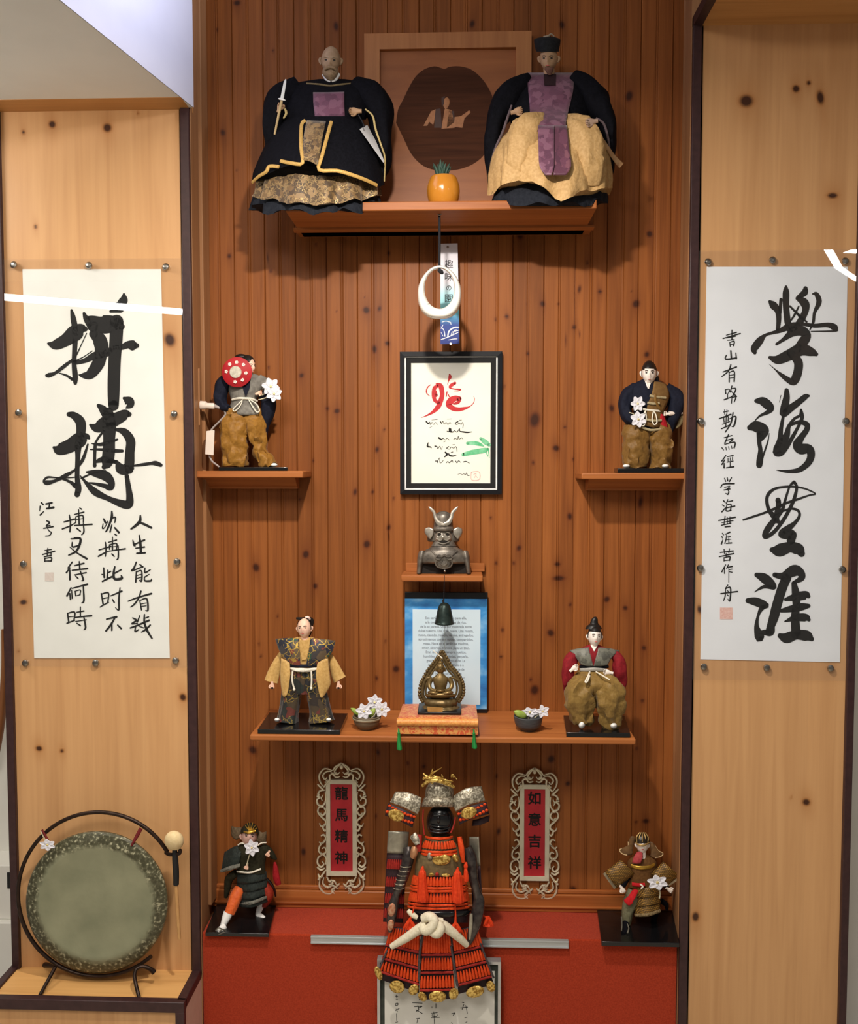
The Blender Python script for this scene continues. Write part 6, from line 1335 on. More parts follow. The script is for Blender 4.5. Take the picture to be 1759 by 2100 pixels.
MB(c).tube([(492, 1822, 14, 11, 11), (484, 1838, 24, 13, 12), (476, 1858, 34, 12, 11), (470, 1874, 42, 10, 9)], 20, 4, fold=(5, .06, .3, .3)).build('orange_legging', ORAN, t)
MB(c).tube([(468, 1872, 42, 10, 9), (463, 1884, 46, 8.5, 8), (459, 1894, 48, 6.5, 7), (456, 1902, 50, 6, 7)], 16, 3).build('white_shin', TABI, t)
MB(c).tube([(459, 1901, 54, 7, 7), (452, 1908, 64, 8, 6), (446, 1912, 70, 6, 4)], 14, 3).build('foot', TABI, t)
SAND = mat('grey_sandal', (88, 84, 74), (110, 104, 92), rough=.8, ns=200)
MB(c).ell(453, 1915, 65, 13, 2.2, 12, -20).tube([(442, 1909, 75, 1.3), (448, 1903, 75, 1.3), (456, 1906, 71, 1.3)], 6).tube([(449, 1913, 75, 1.3), (455, 1906, 73, 1.3), (462, 1908, 66, 1.3)], 6).build('sandal', SAND, t)
MB(c).tube([(541, 1816, 6, 12, 11), (550, 1832, 8, 11, 11), (545, 1848, 4, 9, 9), (540, 1856, 2, 7, 7)], 20, 4, fold=(5, .06, .3, .3)).build('red_legging', cloth('dull_red_silk', (156, 52, 34), (136, 40, 30), .6, 50, .5), t)
MB(c).tube([(538, 1850, 2, 8, 8), (533, 1862, 0, 7, 7), (529, 1874, 0, 5.5, 6), (531, 1880, 2, 6, 7)], 16, 3).build('white_shin', TABI, t)
MB(c).tube([(530, 1877, 0, 6, 7), (537, 1881, 6, 6, 5), (543, 1884, 10, 4, 3.4)], 14, 3).build('foot', TABI, t)
MB(c).ell(536, 1885, 4, 10, 2, 12, 14).build('sandal', SAND, t)
for i in range(4):
    ya, yb_ = 1790+15*i, 1808+15.5*i; ex = 1.6*i; s1 = 3*i*.4
    MB(c).sheet([[(487+s1-ex, ya+2, 8+i), (515, ya+2+s1, 24+2*i), (546+ex*.3, ya-3, 10+i)], [(487+s1*1.4-ex, yb_+4, 12+i), (516, yb_+3+s1, 30+2*i), (547+ex*.3, yb_-5, 13+i)]], 4).build('armour_skirt_row', SCALE, t, solid=.003)
MB(c).tube([(493, 1854, 18, 3, 2), (518, 1851, 38, 3.6, 2), (546, 1840, 20, 3, 2)], 10, 5, fold=(5, .15, 0, .8)).build('fur_hem', FUR, t)
Rt = [(512, 1728, 4, 12, 9), (512, 1738, 6, 28, 14), (513, 1755, 8, 32, 17), (514, 1775, 8, 29, 17), (515, 1792, 8, 30, 18)]
MB(c).loft(Rt, 36, 4, fold=(6, .03, .3)).build('body_armour', OLIVE, t)
MB(c).sheet([[(497, 1733, 8), (480, 1737, 8), (461, 1748, 2)], [(494, 1752, 22), (476, 1758, 22), (458, 1766, 8)], [(490, 1772, 24), (474, 1778, 24), (455, 1782, 10)]], 4).build('shoulder_guard', SCALE, t, solid=.004)
MB(c).tube([(454, 1786, 12, 3.4), (470, 1781, 26, 4), (486, 1776, 28, 4), (492, 1774, 26, 3)], 10, 4, fold=(5, .15, 0, .8)).build('fur_trim', FUR, t)
MB(c).tube([(535, 1736, 4, 9, 9), (550, 1745, 4, 8, 9), (562, 1758, 2, 5, 5), (567, 1762, 0, 2, 2)], 14, 4).build('shoulder_guard', OLIVE, t)
MB(c).tube([(484, 1790, 8, 8, 8), (470, 1802, 6, 9, 8), (466, 1822, 4, 7, 6), (463, 1840, 2, 4, 4)], 14, 4).build('robe_skirt', OLIVE, t)
MB(c).tube(on(Rt, [(486, 1787), (500, 1789), (516, 1789), (535, 1782)], 2, 1.6, 2.5), 8, 4).build('belt_cord', ROPE, t)
hand(c, t, 506, 1778, 30, 16, 100, SKPINK, .9, 1); hand(c, t, 549, 1751, 16, 16, 120, SKPINK, .8, -1)
MB(c).tube([(488, 1733, 14, 1.4), (496, 1729, 18, 1.6), (506, 1733, 20, 1.8), (514, 1738, 22, 1.8)], 8, 4).tube([(546, 1728, 10, 1.4), (536, 1729, 16, 1.6), (528, 1734, 20, 1.8)], 8, 4).build('chin_cord', ROPE, t)
hd, at = head(c, t, 510, 1716, 12, 46, 4, mat('pink_mask', (220, 180, 166), (212, 170, 158), rough=.5), 3, neck=(.05, .2, .2))
MB(c).loft([(512, 1709, 12, 19, 20), (512, 1702, 11, 18, 19), (513, 1694, 9, 14, 15), (513, 1688, 8, 6, 7), (513, 1687, 8, .5, .5)], 28, 3).build('helmet', OLIVE, t)
MB(c).tube([(500, 1706, 28, 2, 1.4), (511, 1708, 33, 2.6, 1.4), (524, 1704, 28, 2, 1.4)], 8, 4).build('helmet_brim', GOLDM, t)
mb = MB(c)
for x, y in ((503, 1693), (507, 1688), (512, 1686), (518, 1687), (524, 1692), (527, 1698)): mb.tube([(513+(x-513)*.2, 1704, 31, 1.1, .8), (x, y, 26, .7, .6)], 6, 2)
mb.build('crest_rays', GOLDM, t)
STRP = cloth('striped_neck_guard', (110, 92, 70), (84, 70, 52), .5, 90)
MB(c).sheet([[(495, 1696, 8), (485, 1697, 10), (475, 1694, 4)], [(494, 1706, 12), (484, 1709, 14), (474, 1708, 6)], [(492, 1718, 10), (484, 1722, 12), (476, 1716, 6)]], 3).build('neck_guard_wing', STRP, t, solid=.002)
MB(c).sheet([[(528, 1701, 8), (537, 1707, 10), (546, 1705, 4)], [(528, 1714, 12), (537, 1718, 14), (546, 1716, 6)], [(524, 1726, 10), (535, 1728, 12), (545, 1726, 6)]], 3).build('neck_guard_wing', STRP, t, solid=.002)
MB(c).tube([(563, 1768, 4, 2), (565, 1780, 6, 5, 4), (567, 1800, 6, 7, 4), (571, 1814, 4, 6, 3)], 12, 3, fold=(5, .1)).build('red_tassel', cloth('red_tassel_silk', (146, 22, 28), (160, 30, 36), .6, 60), t)
MB(c).tube([(545, 1800, 12, 2.6), (556, 1812, 6, 2.8), (563, 1826, 0, 2.8), (565, 1838, -4, 2)], 10, 4).build('scabbard', LACQ, t)
flower('white flower in front of the chest of the dark armoured doll', Y-.05, 516, 1739, 16, 20, .35, [(510, 1758), (506, 1774)], sq=1.1)

# --- armoured doll at the lower right
k = NT('ochre_scale_rows'); tc = k.n('ShaderNodeTexCoord'); br = k.n('ShaderNodeTexBrick'); br.inputs['Scale'].default_value = 1; br.inputs['Mortar Size'].default_value = .0007; br.inputs['Brick Width'].default_value = .005; br.inputs['Row Height'].default_value = .0042
mp = k.n('ShaderNodeMapping'); mp.inputs['Rotation'].default_value = (PI/2, 0, 0); k.l(tc.outputs['Object'], mp.inputs[0]); k.l(mp.outputs[0], br.inputs['Vector'])
br.inputs['Color1'].default_value = lin((168, 126, 56)); br.inputs['Color2'].default_value = lin((142, 104, 42)); br.inputs['Mortar'].default_value = lin((58, 40, 18))
k.l(br.outputs['Color'], k.b.inputs['Base Color']); k.b.inputs['Roughness'].default_value = .5; k.b.inputs['Metallic'].default_value = .2; OSC = k.m
BRN = cloth('brown_armour_cloth', (92, 60, 30), (108, 74, 38), .5)
SAGE = cloth('sage_silk', (108, 104, 78), (124, 120, 94), .7, 60)
c = CV(Y); yb = pyz(zs, c, 1312)
t = thing('armoured_doll', 'white faced doll in ochre scale armour with a red sash at the lower right', 'doll', c.p(1312, yb, 0))
slab('stand', LACQ, t, (W(1233, 1942, YF-.032).x, XRF-.004, YF-.032), (W(1223, 1887, -.01).x, XR-.004, -.019), zs+.0004, .012)
MB(c).tube([(1300, 1826, 14, 12, 11), (1293, 1848, 18, 14, 13), (1287, 1868, 18, 12, 12), (1284, 1888, 18, 10, 10), (1284, 1896, 18, 8, 8)], 20, 4, fold=(5, .07, .3, .3)).build('legging', SAGE, t)
MB(c).tube([(1283, 1892, 24, 7, 7), (1283, 1902, 34, 6, 6), (1282, 1910, 42, 6, 7), (1277, 1917, 52, 6, 5)], 16, 3).build('shin', BLK, t)
MB(c).tube([(1274, 1880, 34, 1.2), (1275, 1898, 40, 1.4), (1274, 1909, 50, 1.2)], 6).tube([(1286, 1894, 40, 1.2), (1289, 1904, 46, 1.4), (1286, 1914, 54, 1.8)], 6).ell(1277, 1920, 52, 7, 1.6, 10).build('sandal', SAND, t)
MB(c).tube([(1338, 1840, 6, 11, 11), (1344, 1858, 4, 10, 10), (1342, 1878, 0, 7, 7), (1340, 1892, 0, 5.5, 6), (1346, 1900, 10, 6, 5)], 16, 4).build('leg', BLK, t)
MB(c).ell(1346, 1904, 10, 8, 1.6, 10).build('sandal', SAND, t)
MB(c).tube([(1356, 1848, 4, 6), (1366, 1855, 0, 5), (1367, 1866, -2, 3)], 10, 3).build('robe_tail', BLK, t)
Rt = [(1316, 1752, 4, 12, 9), (1316, 1764, 6, 28, 14), (1317, 1780, 8, 30, 17), (1317, 1800, 8, 26, 17), (1318, 1820, 8, 29, 18)]
MB(c).loft(Rt, 36, 4, fold=(6, .03, .3)).build('body_armour', BRN, t)
MB(c).tube(on(Rt, [(1294, 1776), (1306, 1779), (1318, 1780), (1332, 1778), (1342, 1773)], 4, 1.6, 2), 10, 4).build('chest_band', GOLDM, t)
for i in range(3):
    ya, yb_ = 1818+18*i, 1838+18*i
    MB(c).sheet([[(1306-1.5*i, ya+4, 20+2*i), (1328, ya+2, 32+2*i), (1352, ya-2, 20+2*i)], [(1304-1.5*i, yb_+4, 24+2*i), (1328, yb_+2, 38+2*i), (1354, yb_-4, 24+2*i)]], 4).build('armour_skirt_row', OSC, t, solid=.003)
MB(c).tube([(1302, 1877, 30, 3.4, 2), (1328, 1876, 44, 3.8, 2), (1353, 1868, 30, 3.4, 2)], 10, 4).build('fur_hem', cloth('tan_fur', (142, 122, 88), (124, 104, 72), .9, 160), t)
MB(c).sheet([[(1288, 1822, 8), (1282, 1850, 6), (1274, 1872, 2)], [(1300, 1830, 20), (1294, 1852, 24), (1288, 1870, 26)]], 3).build('skirt_side', OSC, t, solid=.002)
for q, e in (([(1273, 1763), (1301, 1791), (1264, 1820), (1240, 1788)], [(1241, 1788), (1264, 1819), (1259, 1823), (1236, 1792)]), ([(1360, 1767), (1393, 1796), (1367, 1817), (1335, 1792)], [(1390, 1793), (1397, 1800), (1371, 1818), (1365, 1815)])):
    cx_, cy_ = sum(p[0] for p in q)/4, sum(p[1] for p in q)/4
    g = lambda a, b, u: (a[0]+(b[0]-a[0])*u, a[1]+(b[1]-a[1])*u)
    rows = [[(lambda p: (p[0], p[1], 20+9*math.sin(PI*v)))(g(g(q[0], q[3], u), g(q[1], q[2], u), v)) for v in (0, .25, .5, .75, 1)] for u in (0, .5, 1)]
    MB(c).sheet(rows, 2).build('shoulder_guard', OSC, t, solid=.004)
    MB(c).plate(e, 22, 5).build('guard_edge', mat('pale_guard_edge', (150, 136, 110), (128, 114, 90), rough=.6, ns=160), t)
MB(c).tube([(1298, 1780, 4, 9), (1284, 1800, 12, 8), (1276, 1818, 18, 6)], 14, 4).build('sleeve', BLK, t)
MB(c).tube([(1338, 1780, 4, 9), (1356, 1800, 12, 8), (1368, 1820, 18, 6)], 14, 4).build('sleeve', BLK, t)
hand(c, t, 1276, 1824, 24, 20, 60, SKW, .6, 1); hand(c, t, 1373, 1825, 24, 20, 30, SKW, .9, -1)
REDS = cloth('bright_red_sash', (178, 22, 30), (192, 32, 38), .4)
MB(c).tube(on(Rt, [(1296, 1813), (1308, 1815), (1322, 1814)], 4, 2, 3), 10, 3).build('red_belt', REDS, t)
MB(c).sheet([[(1297, 1825, 32), (1303, 1824, 36), (1309, 1826, 36)], [(1288, 1838, 36), (1296, 1840, 40), (1304, 1838, 40)], [(1279, 1846, 36), (1287, 1852, 40), (1298, 1848, 42)], [(1283, 1851, 36), (1290, 1857, 40), (1297, 1852, 42)]], 3).build('red_sash', REDS, t, solid=.002)
MB(c).tube([(1312, 1813, 34, 1.4), (1318, 1818, 36, 2), (1314, 1822, 36, 1.4)], 8).build('belt_tie', ROPE, t)
SCARF = cloth('pink_red_scarf', (168, 62, 66), (182, 74, 78), .5, 60)
MB(c).sheet([[(1306, 1748, 18), (1312, 1747, 22), (1317, 1750, 20)], [(1300, 1757, 26), (1307, 1758, 30), (1317, 1760, 28)], [(1296, 1769, 26), (1304, 1771, 30), (1313, 1770, 28)]], 3).build('scarf', SCARF, t, solid=.003)
hd, at = head(c, t, 1317, 1733, 12, 38, 4, SKW, 2, neck=(0, .35, .2))
MB(c).loft([(1317, 1729, 12, 15, 17), (1317, 1722, 11, 15, 16), (1317, 1714, 9, 12, 13), (1317, 1708, 8, 6, 6), (1317, 1706, 8, .5, .5)], 28, 3).build('helmet', mat('black_helmet', (30, 24, 18), (40, 32, 24), rough=.35), t)
mb = MB(c)
for x in (1305, 1311, 1317, 1323, 1329): mb.tube([(1317+(x-1317)*.9, 1727, 29-abs(x-1317)*.5, 1.1, .8), (x, 1717, 26-abs(x-1317)*.5, 1.3, .8), (1317+(x-1317)*.4, 1707, 17, .9, .7)], 6, 3)
mb.tube([(1303, 1728, 22, 1.6, 1), (1310, 1733, 30, 2, 1), (1317, 1734, 32, 2.2, 1), (1324, 1732, 30, 2, 1), (1331, 1728, 22, 1.6, 1)], 8, 4)
mb.build('helmet_ribs', mat('pale_gold_ribs', (190, 158, 100), (170, 138, 84), rough=.4, metal=.5, ns=60), t)
NG = mat('tan_neck_guard', (120, 88, 54), (98, 70, 42), rough=.6, ns=90)
for rows in ([[(1302, 1716, 10), (1294, 1715, 12), (1288, 1726, 6)], [(1300, 1728, 12), (1293, 1730, 14), (1287, 1737, 8)], [(1298, 1738, 10), (1285, 1738, 12), (1271, 1742, 4)], [(1297, 1752, 10), (1286, 1754, 12), (1275, 1750, 6)]],
             [[(1331, 1726, 10), (1337, 1727, 12), (1342, 1733, 6)], [(1333, 1736, 12), (1341, 1738, 14), (1349, 1744, 8)], [(1334, 1747, 10), (1346, 1750, 12), (1359, 1750, 4)], [(1333, 1756, 10), (1343, 1759, 12), (1355, 1756, 6)]]):
    MB(c).sheet(rows, 3).build('neck_guard_wing', NG, t, solid=.002)
    MB(c).tube([(r[2][0], r[2][1], r[2][2]+1, 1.2) for r in rows]+[(rows[3][1][0], rows[3][1][1], rows[3][1][2]+1, 1.2)], 6, 4).build('wing_edge', mat('pale_wing_edge', (196, 168, 126), rough=.5), t)
flower('large white flower in front of the ochre armoured doll', Y-.055, 1348, 1810, 22, 18, .45, [(1353, 1830), (1352, 1842)], sq=.72)
# ---------------------------------------------------------------- the orange laced armour in the middle
LACE = cloth('orange_red_lacing', (206, 62, 22), (220, 78, 30), .35, 120, .6)
LACED = cloth('deep_red_lacing', (142, 34, 28), (158, 42, 34), .35, 120, .65)
BAND = mat('dark_purple_band', (40, 22, 28), (52, 30, 36), rough=.6, ns=200)
SILVE = mat('engraved_silver', (190, 182, 162), (120, 112, 96), rough=.34, metal=.45, ns=170, bump=.5, bs=220, contrast=(.42, .56))
SILVP = mat('brushed_silver_plate', (178, 172, 154), (156, 150, 134), rough=.4, metal=.55, ns=60)
GILT = mat('gilt_relief', (230, 196, 110), (150, 112, 44), rough=.32, metal=.5, ns=150, bump=.9, bs=170, contrast=(.42, .58))
STEELD = mat('dark_polished_steel', (92, 86, 82), (58, 50, 50), rough=.22, metal=.6, ns=60)
LEATH = mat('olive_printed_leather', (122, 102, 68), (100, 84, 56), rough=.6, ns=110)
Y = -.205; c = CV(Y); yB = 2056
t = thing('samurai_armour', 'miniature suit of orange laced armour with silver helmet standing before the red platform', 'armour', c.p(896, yB, 0))
def cords(mb, top, bot, n, r, gap=.0):
    """a row of upright lacing cords between two edges (functions of u)"""
    for i in range(n):
        u = (i+.5)/n; a, b = top(u), bot(u); m_ = tuple((p+q)/2 for p, q in zip(a, b))
        mb.tube([a+(r*.55, r*.6), (m_[0], m_[1], m_[2]+1, r, r*.8), b+(r*1.05, r*.8)], 6, 2)
def strip(mb, e0, e1, n=14):
    rows = [[e0(i/n) for i in range(n+1)], [e1(i/n) for i in range(n+1)]]
    return mb.sheet([[q for q in r] for r in rows], 1)
# stand post behind
a = W(900, 1921, -.12)
MB().box(a.x-.02, a.x+.02, -.135, -.10, ZP+.0006, W(900, 1700, -.12).z).build('stand_post', mat('stand_wood', (60, 38, 24), rough=.5), t, bevel=.002)
# skirt of three hanging panels
SD = lambda x: 30-((x-897)/125)**2*34
def quadf(TL, TR, BR, BL):
    def f(u, v):
        x = (TL[0]*(1-u)+TR[0]*u)*(1-v)+(BL[0]*(1-u)+BR[0]*u)*v; y = (TL[1]*(1-u)+TR[1]*u)*(1-v)+(BL[1]*(1-u)+BR[1]*u)*v
        return (x, y, SD(x)+6*v)
    return f
for nm, Q, n in (('skirt_panel', quadf((868, 1908), (922, 1908), (934, 2048), (859, 2050)), 11), ('skirt_panel', quadf((800, 1900), (860, 1908), (859, 2036), (774, 2006)), 12), ('skirt_panel', quadf((926, 1908), (978, 1898), (1012, 2018), (940, 2038)), 11)):
    bk = MB(c); strip(bk, lambda u: (lambda p: (p[0], p[1], p[2]-4))(Q(u, 0)), lambda u: (lambda p: (p[0], p[1], p[2]-4))(Q(u, 1)))
    bk = bk.build(nm, BAND, t, solid=.003)
    for v0, v1, m_ in ((.02, .32, LACE), (.40, .57, LACE), (.66, .83, LACE)):
        mb = MB(c); cords(mb, lambda u: Q(u, v0), lambda u: Q(u, v1), n, 2.9); mb.build('lacing', m_, bk)
    for v in (.355, .615, .87):
        mb = MB(c); mb.tube([(lambda p: (p[0], p[1], p[2]+1, 2.6, 1.6))(Q(i/10, v)) for i in range(11)], 8, 2, fold=(3, .12, 0, .9)); mb.build('red_braid', LACED, bk)
for pts in ([(867, 1916, 2.4), (860, 1960, 2.6), (859, 2010, 2.6)], [(925, 1940, 2.4), (932, 1985, 2.6), (938, 2022, 2.6)], [(985, 1935, 2), (1000, 1975, 2.2), (1012, 2005, 2.2)], [(793, 1950, 2), (783, 1975, 2.2), (777, 1990, 2.2)]):
    MB(c).tube([(x, y, SD(x)+7, r) for x, y, r in pts], 8, 4).build('twisted_cord', mat('grey_twisted_cord', (84, 76, 78), (54, 48, 52), rough=.8, ns=220), t)
for i, (x, y, w_, h_, r_) in enumerate(((814, 2024, 16, 13, 18), (776, 1996, 7, 15, -20), (848, 2030, 10, 12, 35), (866, 2044, 8, 11, -35), (897, 2044, 18, 12, 0), (930, 2038, 10, 12, 20), (974, 2034, 19, 12, -14), (1006, 2023, 9, 12, -20))):
    MB(c).ell(x, y, SD(x)+9, w_, h_, 4, r_, 20, 12).build('gilt_fitting', GILT, t)
# waist in curved tiers
def tier(y, rx, rd, sag=6): return lambda u: (900+rx*math.sin((u-.5)*2.7), y+sag*math.cos((u-.5)*2.7), 4+rd*math.cos((u-.5)*2.7))
MB(c).loft([(900, 1792, 2, 50, 32), (900, 1830, 3, 56, 36), (900, 1872, 4, 61, 40), (900, 1892, 4, 60, 38)], 40, 3).build('waist_plate', BAND, t)
for y0_, y1_, r0, r1, n, m_ in ((1793, 1811, 51, 54, 22, LACE), (1826, 1845, 57, 60, 24, LACE)):
    mb = MB(c); cords(mb, tier(y0_, r0+2, 35), tier(y1_, r1+2, 38), n, 3.4); mb.build('lacing', m_, t)
for y, r in ((1816, 57), (1822, 58), (1851, 62), (1858, 63)):
    mb = MB(c); f = tier(y, r+2, 40); mb.tube([f(i/14)+(2.8, 2) for i in range(15)], 8, 2, fold=(3, .12, 0, .9)); mb.build('red_braid', LACE, t)
f = tier(1870, 64, 42); MB(c).tube([f(i/14)+(6, 2.4) for i in range(15)], 8, 2).build('black_waist_band', LACQ, t)
# breast
Rb = [(900, 1716, 2, 28, 18), (900, 1740, 4, 40, 26), (900, 1766, 6, 48, 32), (900, 1796, 4, 50, 33)]
MB(c).loft(Rb, 40, 4).build('breastplate', LEATH, t)
f0 = lambda u: (900+29*math.sin((u-.5)*2.6), 1722+4*math.cos((u-.5)*2.6), 8+26*math.cos((u-.5)*2.6)); f1 = lambda u: (900+35*math.sin((u-.5)*2.6), 1736+5*math.cos((u-.5)*2.6), 8+30*math.cos((u-.5)*2.6))
mb = MB(c); cords(mb, f0, f1, 13, 2.9); mb.build('throat_lacing', LACE, t)
for y, r in ((1715, 28), (1743, 37), (1749, 38)):
    MB(c).tube([(900+r*math.sin((i/12-.5)*2.6), y+5*math.cos((i/12-.5)*2.6), 8+(r-4)*math.cos((i/12-.5)*2.6), 2.8, 2) for i in range(13)], 8, 2, fold=(3, .12, 0, .9)).build('red_braid', LACE, t)
MB(c).ell(905, 1763, 40, 19, 12, 5, -4, 24, 14).build('gilt_emblem', GILT, t)
for x, y, r_ in ((882, 1756, 0), (934, 1760, -30)): MB(c).ell(x, y, 36, 6, 9, 4, r_).build('breast_fitting', SILVE if x < 900 else GILT, t)
MB(c).ell(884, 1794, 38, 6, 4, 3).ell(914, 1795, 38, 9, 4, 3).build('belt_fitting', GILT, t); MB(c).ell(896, 1793, 40, 4, 4, 3).build('red_boss', LACED, t)
TAS = cloth('red_orange_tassel', (206, 54, 20), (220, 68, 28), .8, 90, .6, 0., stretch=(1, 1, .12))
for x, y0_, y1_, w_ in ((866, 1776, 1846, 12), (938, 1778, 1848, 13), (955, 1768, 1806, 5)):
    MB(c).tube([(x+1, y0_, 40, 1.5), (x, y0_+8, 42, 4), (x, y0_+14, 43, w_*.6), (x, (y0_+y1_)/2, 45, w_*.75), (x+1, y1_-6, 46, w_), (x+1, y1_, 46, w_*.9)], 18, 4, fold=(9, .07)).build('tassel', TAS, t)
for x, y, w_ in ((840, 1894, 13), (934, 1900, 12), (1001, 1888, 10)):
    mb = MB(c)
    if x < 1000: mb.tube([(x+ (10 if x < 900 else -1), 1852, 44, 1.4), (x+6 if x < 900 else x, 1872, 46, 1.6), (x, y-8, 46, 3)], 8, 3)
    else: mb.tube([(980, 1870, 10, 1.4), (992, 1878, 10, 1.6), (x, y-4, 10, 3)], 8, 3)
    d_ = 46 if x < 1000 else 10
    for i in range(7): mb.tube([(x, y-8, d_, 3), (x+w_*(i-3)/4.5, y+4, d_+3*math.cos(i), 3), (x+w_*(i-3)/3, y+14-abs(i-3), d_+2, 2)], 6, 2)
    mb.build('rosette', TAS, t)
# knotted white rope
HEMP = mat('white_hemp_rope', (216, 206, 178), (230, 222, 198), rough=.9, ns=160, bump=.5, bs=260)
mb = MB(c)
mb.tube([(803, 1941, 34, 6), (830, 1925, 46, 8.5), (858, 1906, 54, 10), (876, 1896, 58, 10)], 14, 5).tube([(957, 1938, 34, 6), (938, 1920, 46, 8.5), (912, 1900, 54, 10), (896, 1893, 58, 9)], 14, 5)
mb.tube([(868, 1884, 54, 9), (880, 1880, 60, 10), (890, 1888, 66, 10), (884, 1902, 68, 10), (872, 1908, 64, 10), (864, 1898, 58, 9)], 14, 5)
mb.tube([(886, 1908, 62, 11), (896, 1913, 66, 11), (903, 1902, 66, 10), (896, 1890, 60, 8), (908, 1888, 56, 5)], 14, 5)
mb.build('knotted_rope', HEMP, t)
MB(c).tube([(836, 1867, 40, 4), (846, 1876, 44, 6), (856, 1882, 46, 4)], 10, 3).build('rope_end', HEMP, t)
# mask, helmet
mb = MB(c); mb.ell(903, 1686, 6, 29, 36, 26, 0, 32, 20); mb.ell(899, 1681, 32, 4, 8, 6); mb.ell(900, 1672, 28, 14, 3, 5, -4)
for i in range(3): mb.tube([(882, 1692+6*i, 27, 1.6), (900, 1696+6*i, 34-i, 2), (920, 1692+6*i, 26, 1.6)], 8, 3)
mb.build('face_mask', LACQ, t)
MB(c).loft([(901, 1655, 4, 38, 34), (901, 1647, 8, 35, 36), (901, 1638, 6, 32, 33), (901, 1634, 4, 28, 28)], 44, 3, cap0=False).build('helmet_brim', SILVE, t, solid=.0015)
MB(c).loft([(901, 1637, 4, 29, 30), (901, 1625, 4, 29, 29), (901, 1612, 3, 25, 25), (901, 1604, 2, 16, 16), (901, 1601, 2, 2, 2)], 44, 3, fold=(16, .02, 0, 1)).build('helmet_bowl', SILVE, t)
for rows, nm in (([[(811, 1624, 10), (836, 1625, 20), (864, 1636, 22)], [(804, 1638, 18), (832, 1643, 30), (861, 1656, 30)], [(800, 1645, 20), (829, 1656, 32), (856, 1670, 30)]], 0),
                 ([[(931, 1632, 22), (958, 1616, 22), (987, 1613, 12)], [(931, 1652, 30), (962, 1634, 32), (991, 1629, 20)], [(934, 1664, 30), (963, 1650, 34), (994, 1642, 22)]], 1)):
    o = MB(c).sheet(rows, 4).build('neck_guard_wing', SILVE, t, solid=.004)
    mb = MB(c); b0, b1 = rows[2][0], rows[2][2]
    dy_ = 20
    low = [[(p[0]-(4 if nm == 0 else -3), p[1]+2, p[2]-2) for p in rows[2]], [(p[0]-(9 if nm == 0 else -7), p[1]+dy_, p[2]+4) for p in rows[2]], [(p[0]-(10 if nm == 0 else -8), p[1]+dy_+7, p[2]+4) for p in rows[2]]]
    MB(c).sheet(low, 3).build('neck_guard_row', BAND, o, solid=.003)
    mb = MB(c)
    for i in range(9):
        u = (i+.5)/9; q = [tuple(r[0][k_]*(1-u)+r[2][k_]*u for k_ in range(3)) for r in low]; bulge = 10*math.sin(PI*u)
        mb.ell(q[0][0], q[0][1]+4+3*math.sin(PI*u), q[0][2]+bulge+2, 3.6, 3, 2.6); mb.ell(q[1][0], q[1][1]-2+3*math.sin(PI*u), q[1][2]+bulge+2, 3.6, 3, 2.6)
    mb.build('red_lacing', LACE, o)
    cx_, cy_ = (812, 1672) if nm == 0 else (961, 1667)
    MB(c).ell(cx_, cy_, 44, 17, 12, 4, 18 if nm == 0 else -18, 20, 12).build('gilt_emblem', GILT, o)
mb = MB(c); rr = random.Random(11)
mb.tube([(866, 1612, 30, 3), (876, 1603, 34, 4), (890, 1600, 36, 4.5), (904, 1602, 36, 4.5), (918, 1608, 34, 4), (931, 1614, 30, 3)], 10, 4)
mb.tube([(868, 1586, 28, 2), (874, 1592, 32, 3), (884, 1596, 36, 3.4), (896, 1594, 36, 3.4), (910, 1600, 36, 3), (924, 1606, 34, 3)], 10, 4)
for i in range(16):
    x = 868+4.1*i; y = 1596+rr.uniform(-4, 10); mb.tube([(x, y, 34, 1.8), (x+rr.uniform(-4, 4), y-4, 38, 1.6), (x+rr.uniform(-8, 8), y+rr.uniform(-10, 10), 40, .7)], 6, 2)
mb.build('dragon_crest', GILT, t)
MB(c).tube([(884, 1588, 36, 1.6), (886, 1580, 36, 1.2), (888, 1575, 36, .5)], 6, 2).tube([(885, 1586, 36, 1.6), (896, 1580, 36, 1.2), (906, 1574, 36, .5)], 6, 2).build('crest_horn', GILT, t)
for pts in ([(868, 1660, 22, 1.6), (867, 1682, 26, 1.6), (870, 1712, 32, 1.6)], [(934, 1676, 22, 1.6), (930, 1694, 26, 1.6), (924, 1708, 30, 1.6)]): MB(c).tube(pts, 8, 3).build('chin_cord', LACED, t)
# arms
MB(c).tube([(838, 1738, 4, 12, 12), (838, 1752, 10, 13, 13), (832, 1780, 16, 12, 12), (822, 1810, 18, 11, 10), (812, 1836, 18, 8, 8), (806, 1858, 22, 11, 10), (802, 1886, 24, 10, 9), (800, 1910, 24, 5, 5)], 18, 5).build('arm_guard', STEELD, t)
mb = MB(c)
for i in range(6): mb.tube([(832-2.9*i+11*math.cos(a_), 1776+9*i+3*math.sin(a_), 17+12.5*math.sin(a_), 1.1) for a_ in [PI*j/8 for j in range(9)]], 6, 1)
mb.build('arm_ribs', SILVE, t)
MB(c).tube([(850, 1736, 24, 6), (849, 1748, 28, 8), (846, 1758, 28, 6)], 12, 3).build('shoulder_fitting', mat('rose_gold_fitting', (170, 118, 84), (190, 140, 100), rough=.4, metal=.5, ns=120), t)
MB(c).tube([(846, 1712, 20, 8, 3), (852, 1722, 26, 8, 3), (856, 1732, 30, 5, 3)], 10, 3).build('shoulder_strap', SILVE, t)
MB(c).ell(803, 1866, 34, 8, 14, 5, 8).ell(801, 1897, 32, 7, 12, 5, 8).build('hand_plate', mat('ivory_gilt_plate', (206, 170, 140), (176, 96, 60), rough=.4, metal=.3, ns=130), t)
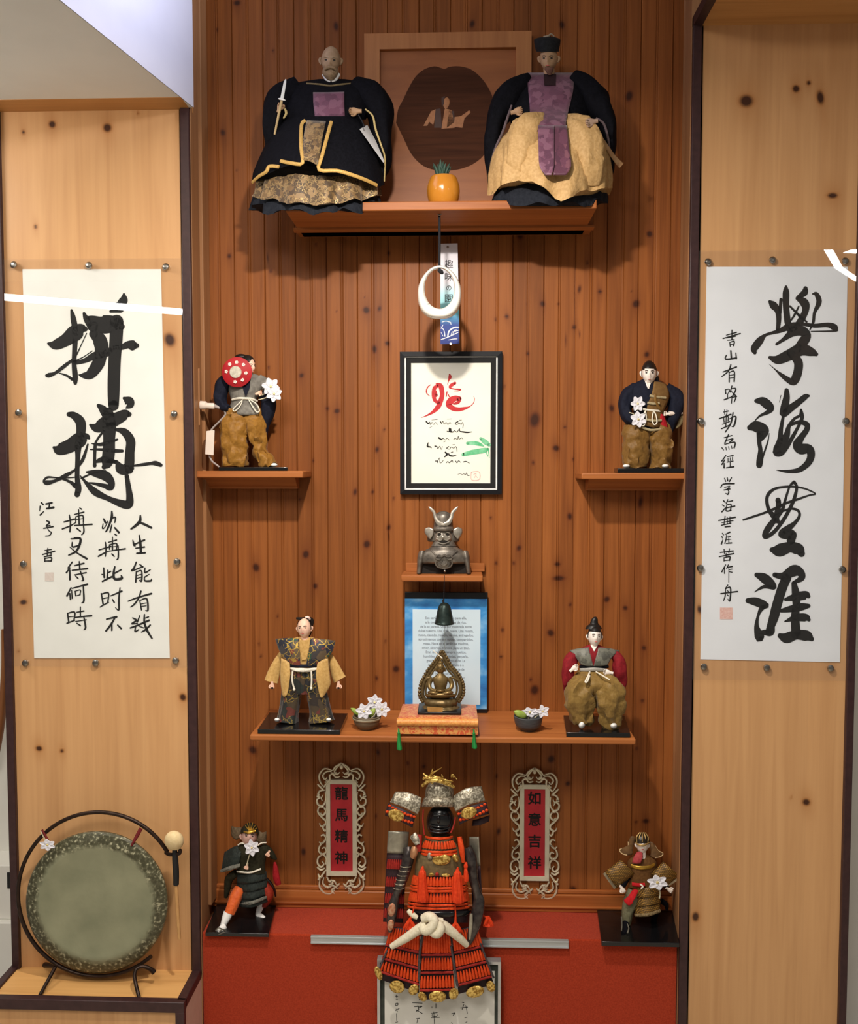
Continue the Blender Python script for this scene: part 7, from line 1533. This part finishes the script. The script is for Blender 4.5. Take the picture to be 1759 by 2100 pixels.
MB(c).tube([(957, 1738, 4, 11, 11), (966, 1762, 10, 12, 12), (970, 1800, 14, 10, 10), (978, 1830, 14, 9, 9), (982, 1850, 16, 12, 11), (976, 1885, 22, 13, 11), (966, 1920, 26, 9, 8), (962, 1936, 26, 4, 4)], 18, 5).build('arm_guard', STEELD, t)
MB(c).tube([(966, 1874, 34, 3, 2), (965, 1900, 36, 4, 2), (963, 1926, 34, 2, 2)], 8, 3).build('painted_arm_highlight', SILVP, t)  # silver strip laid on the dark arm guard as a painted highlight
MB(c).tube([(942, 1716, 14, 5, 4), (946, 1740, 22, 6, 4), (950, 1768, 22, 4, 3)], 10, 3).build('shoulder_lacing', LACE, t)
MB(c).tube([(860, 1712, 16, 6, 5), (858, 1730, 24, 7, 5), (860, 1745, 26, 4, 4)], 10, 3).build('shoulder_lacing', LACED, t)
# hanging shoulder boards
SB = lambda u, y: (796-(y-1706)*.055+42*u, y+2*u, -4+14*math.sin(PI*(u*.8+.1)))
MB(c).sheet([[SB(u, y) for u in (0, .33, .66, 1)] for y in (1704, 1727, 1749)], 3).build('shoulder_board_plate', SILVP, t, solid=.003)
o = MB(c).sheet([[(lambda p: (p[0], p[1], p[2]-3))(SB(u, y)) for u in (0, .33, .66, .95)] for y in (1749, 1800, 1850, 1890)], 3).build('shoulder_board', BAND, t, solid=.003)
for y in (1762, 1798, 1832, 1862):
    mb = MB(c); cords(mb, lambda u: SB(u*.92+.02, y), lambda u: SB(u*.92+.02, y+19), 9, 2.5); mb.build('red_lacing', LACED, o)
SB2 = lambda u, y: (962+u*20+(y-1720)*.05, y, -12+8*u)
MB(c).sheet([[SB2(u, y) for u in (0, .5, 1)] for y in (1716, 1740, 1775)], 3).build('shoulder_board_plate', SILVP, t, solid=.003)
o = MB(c).sheet([[SB2(u, y) for u in (0, .5, 1)] for y in (1776, 1820, 1876)], 3).build('shoulder_board', BAND, t, solid=.003)
MB(c).sheet([[(970, 1682, 8), (985, 1678, 14), (1004, 1672, 6)], [(968, 1694, 10), (984, 1692, 18), (1002, 1684, 8)]], 3).build('neck_guard_lining', BAND, t, solid=.003)
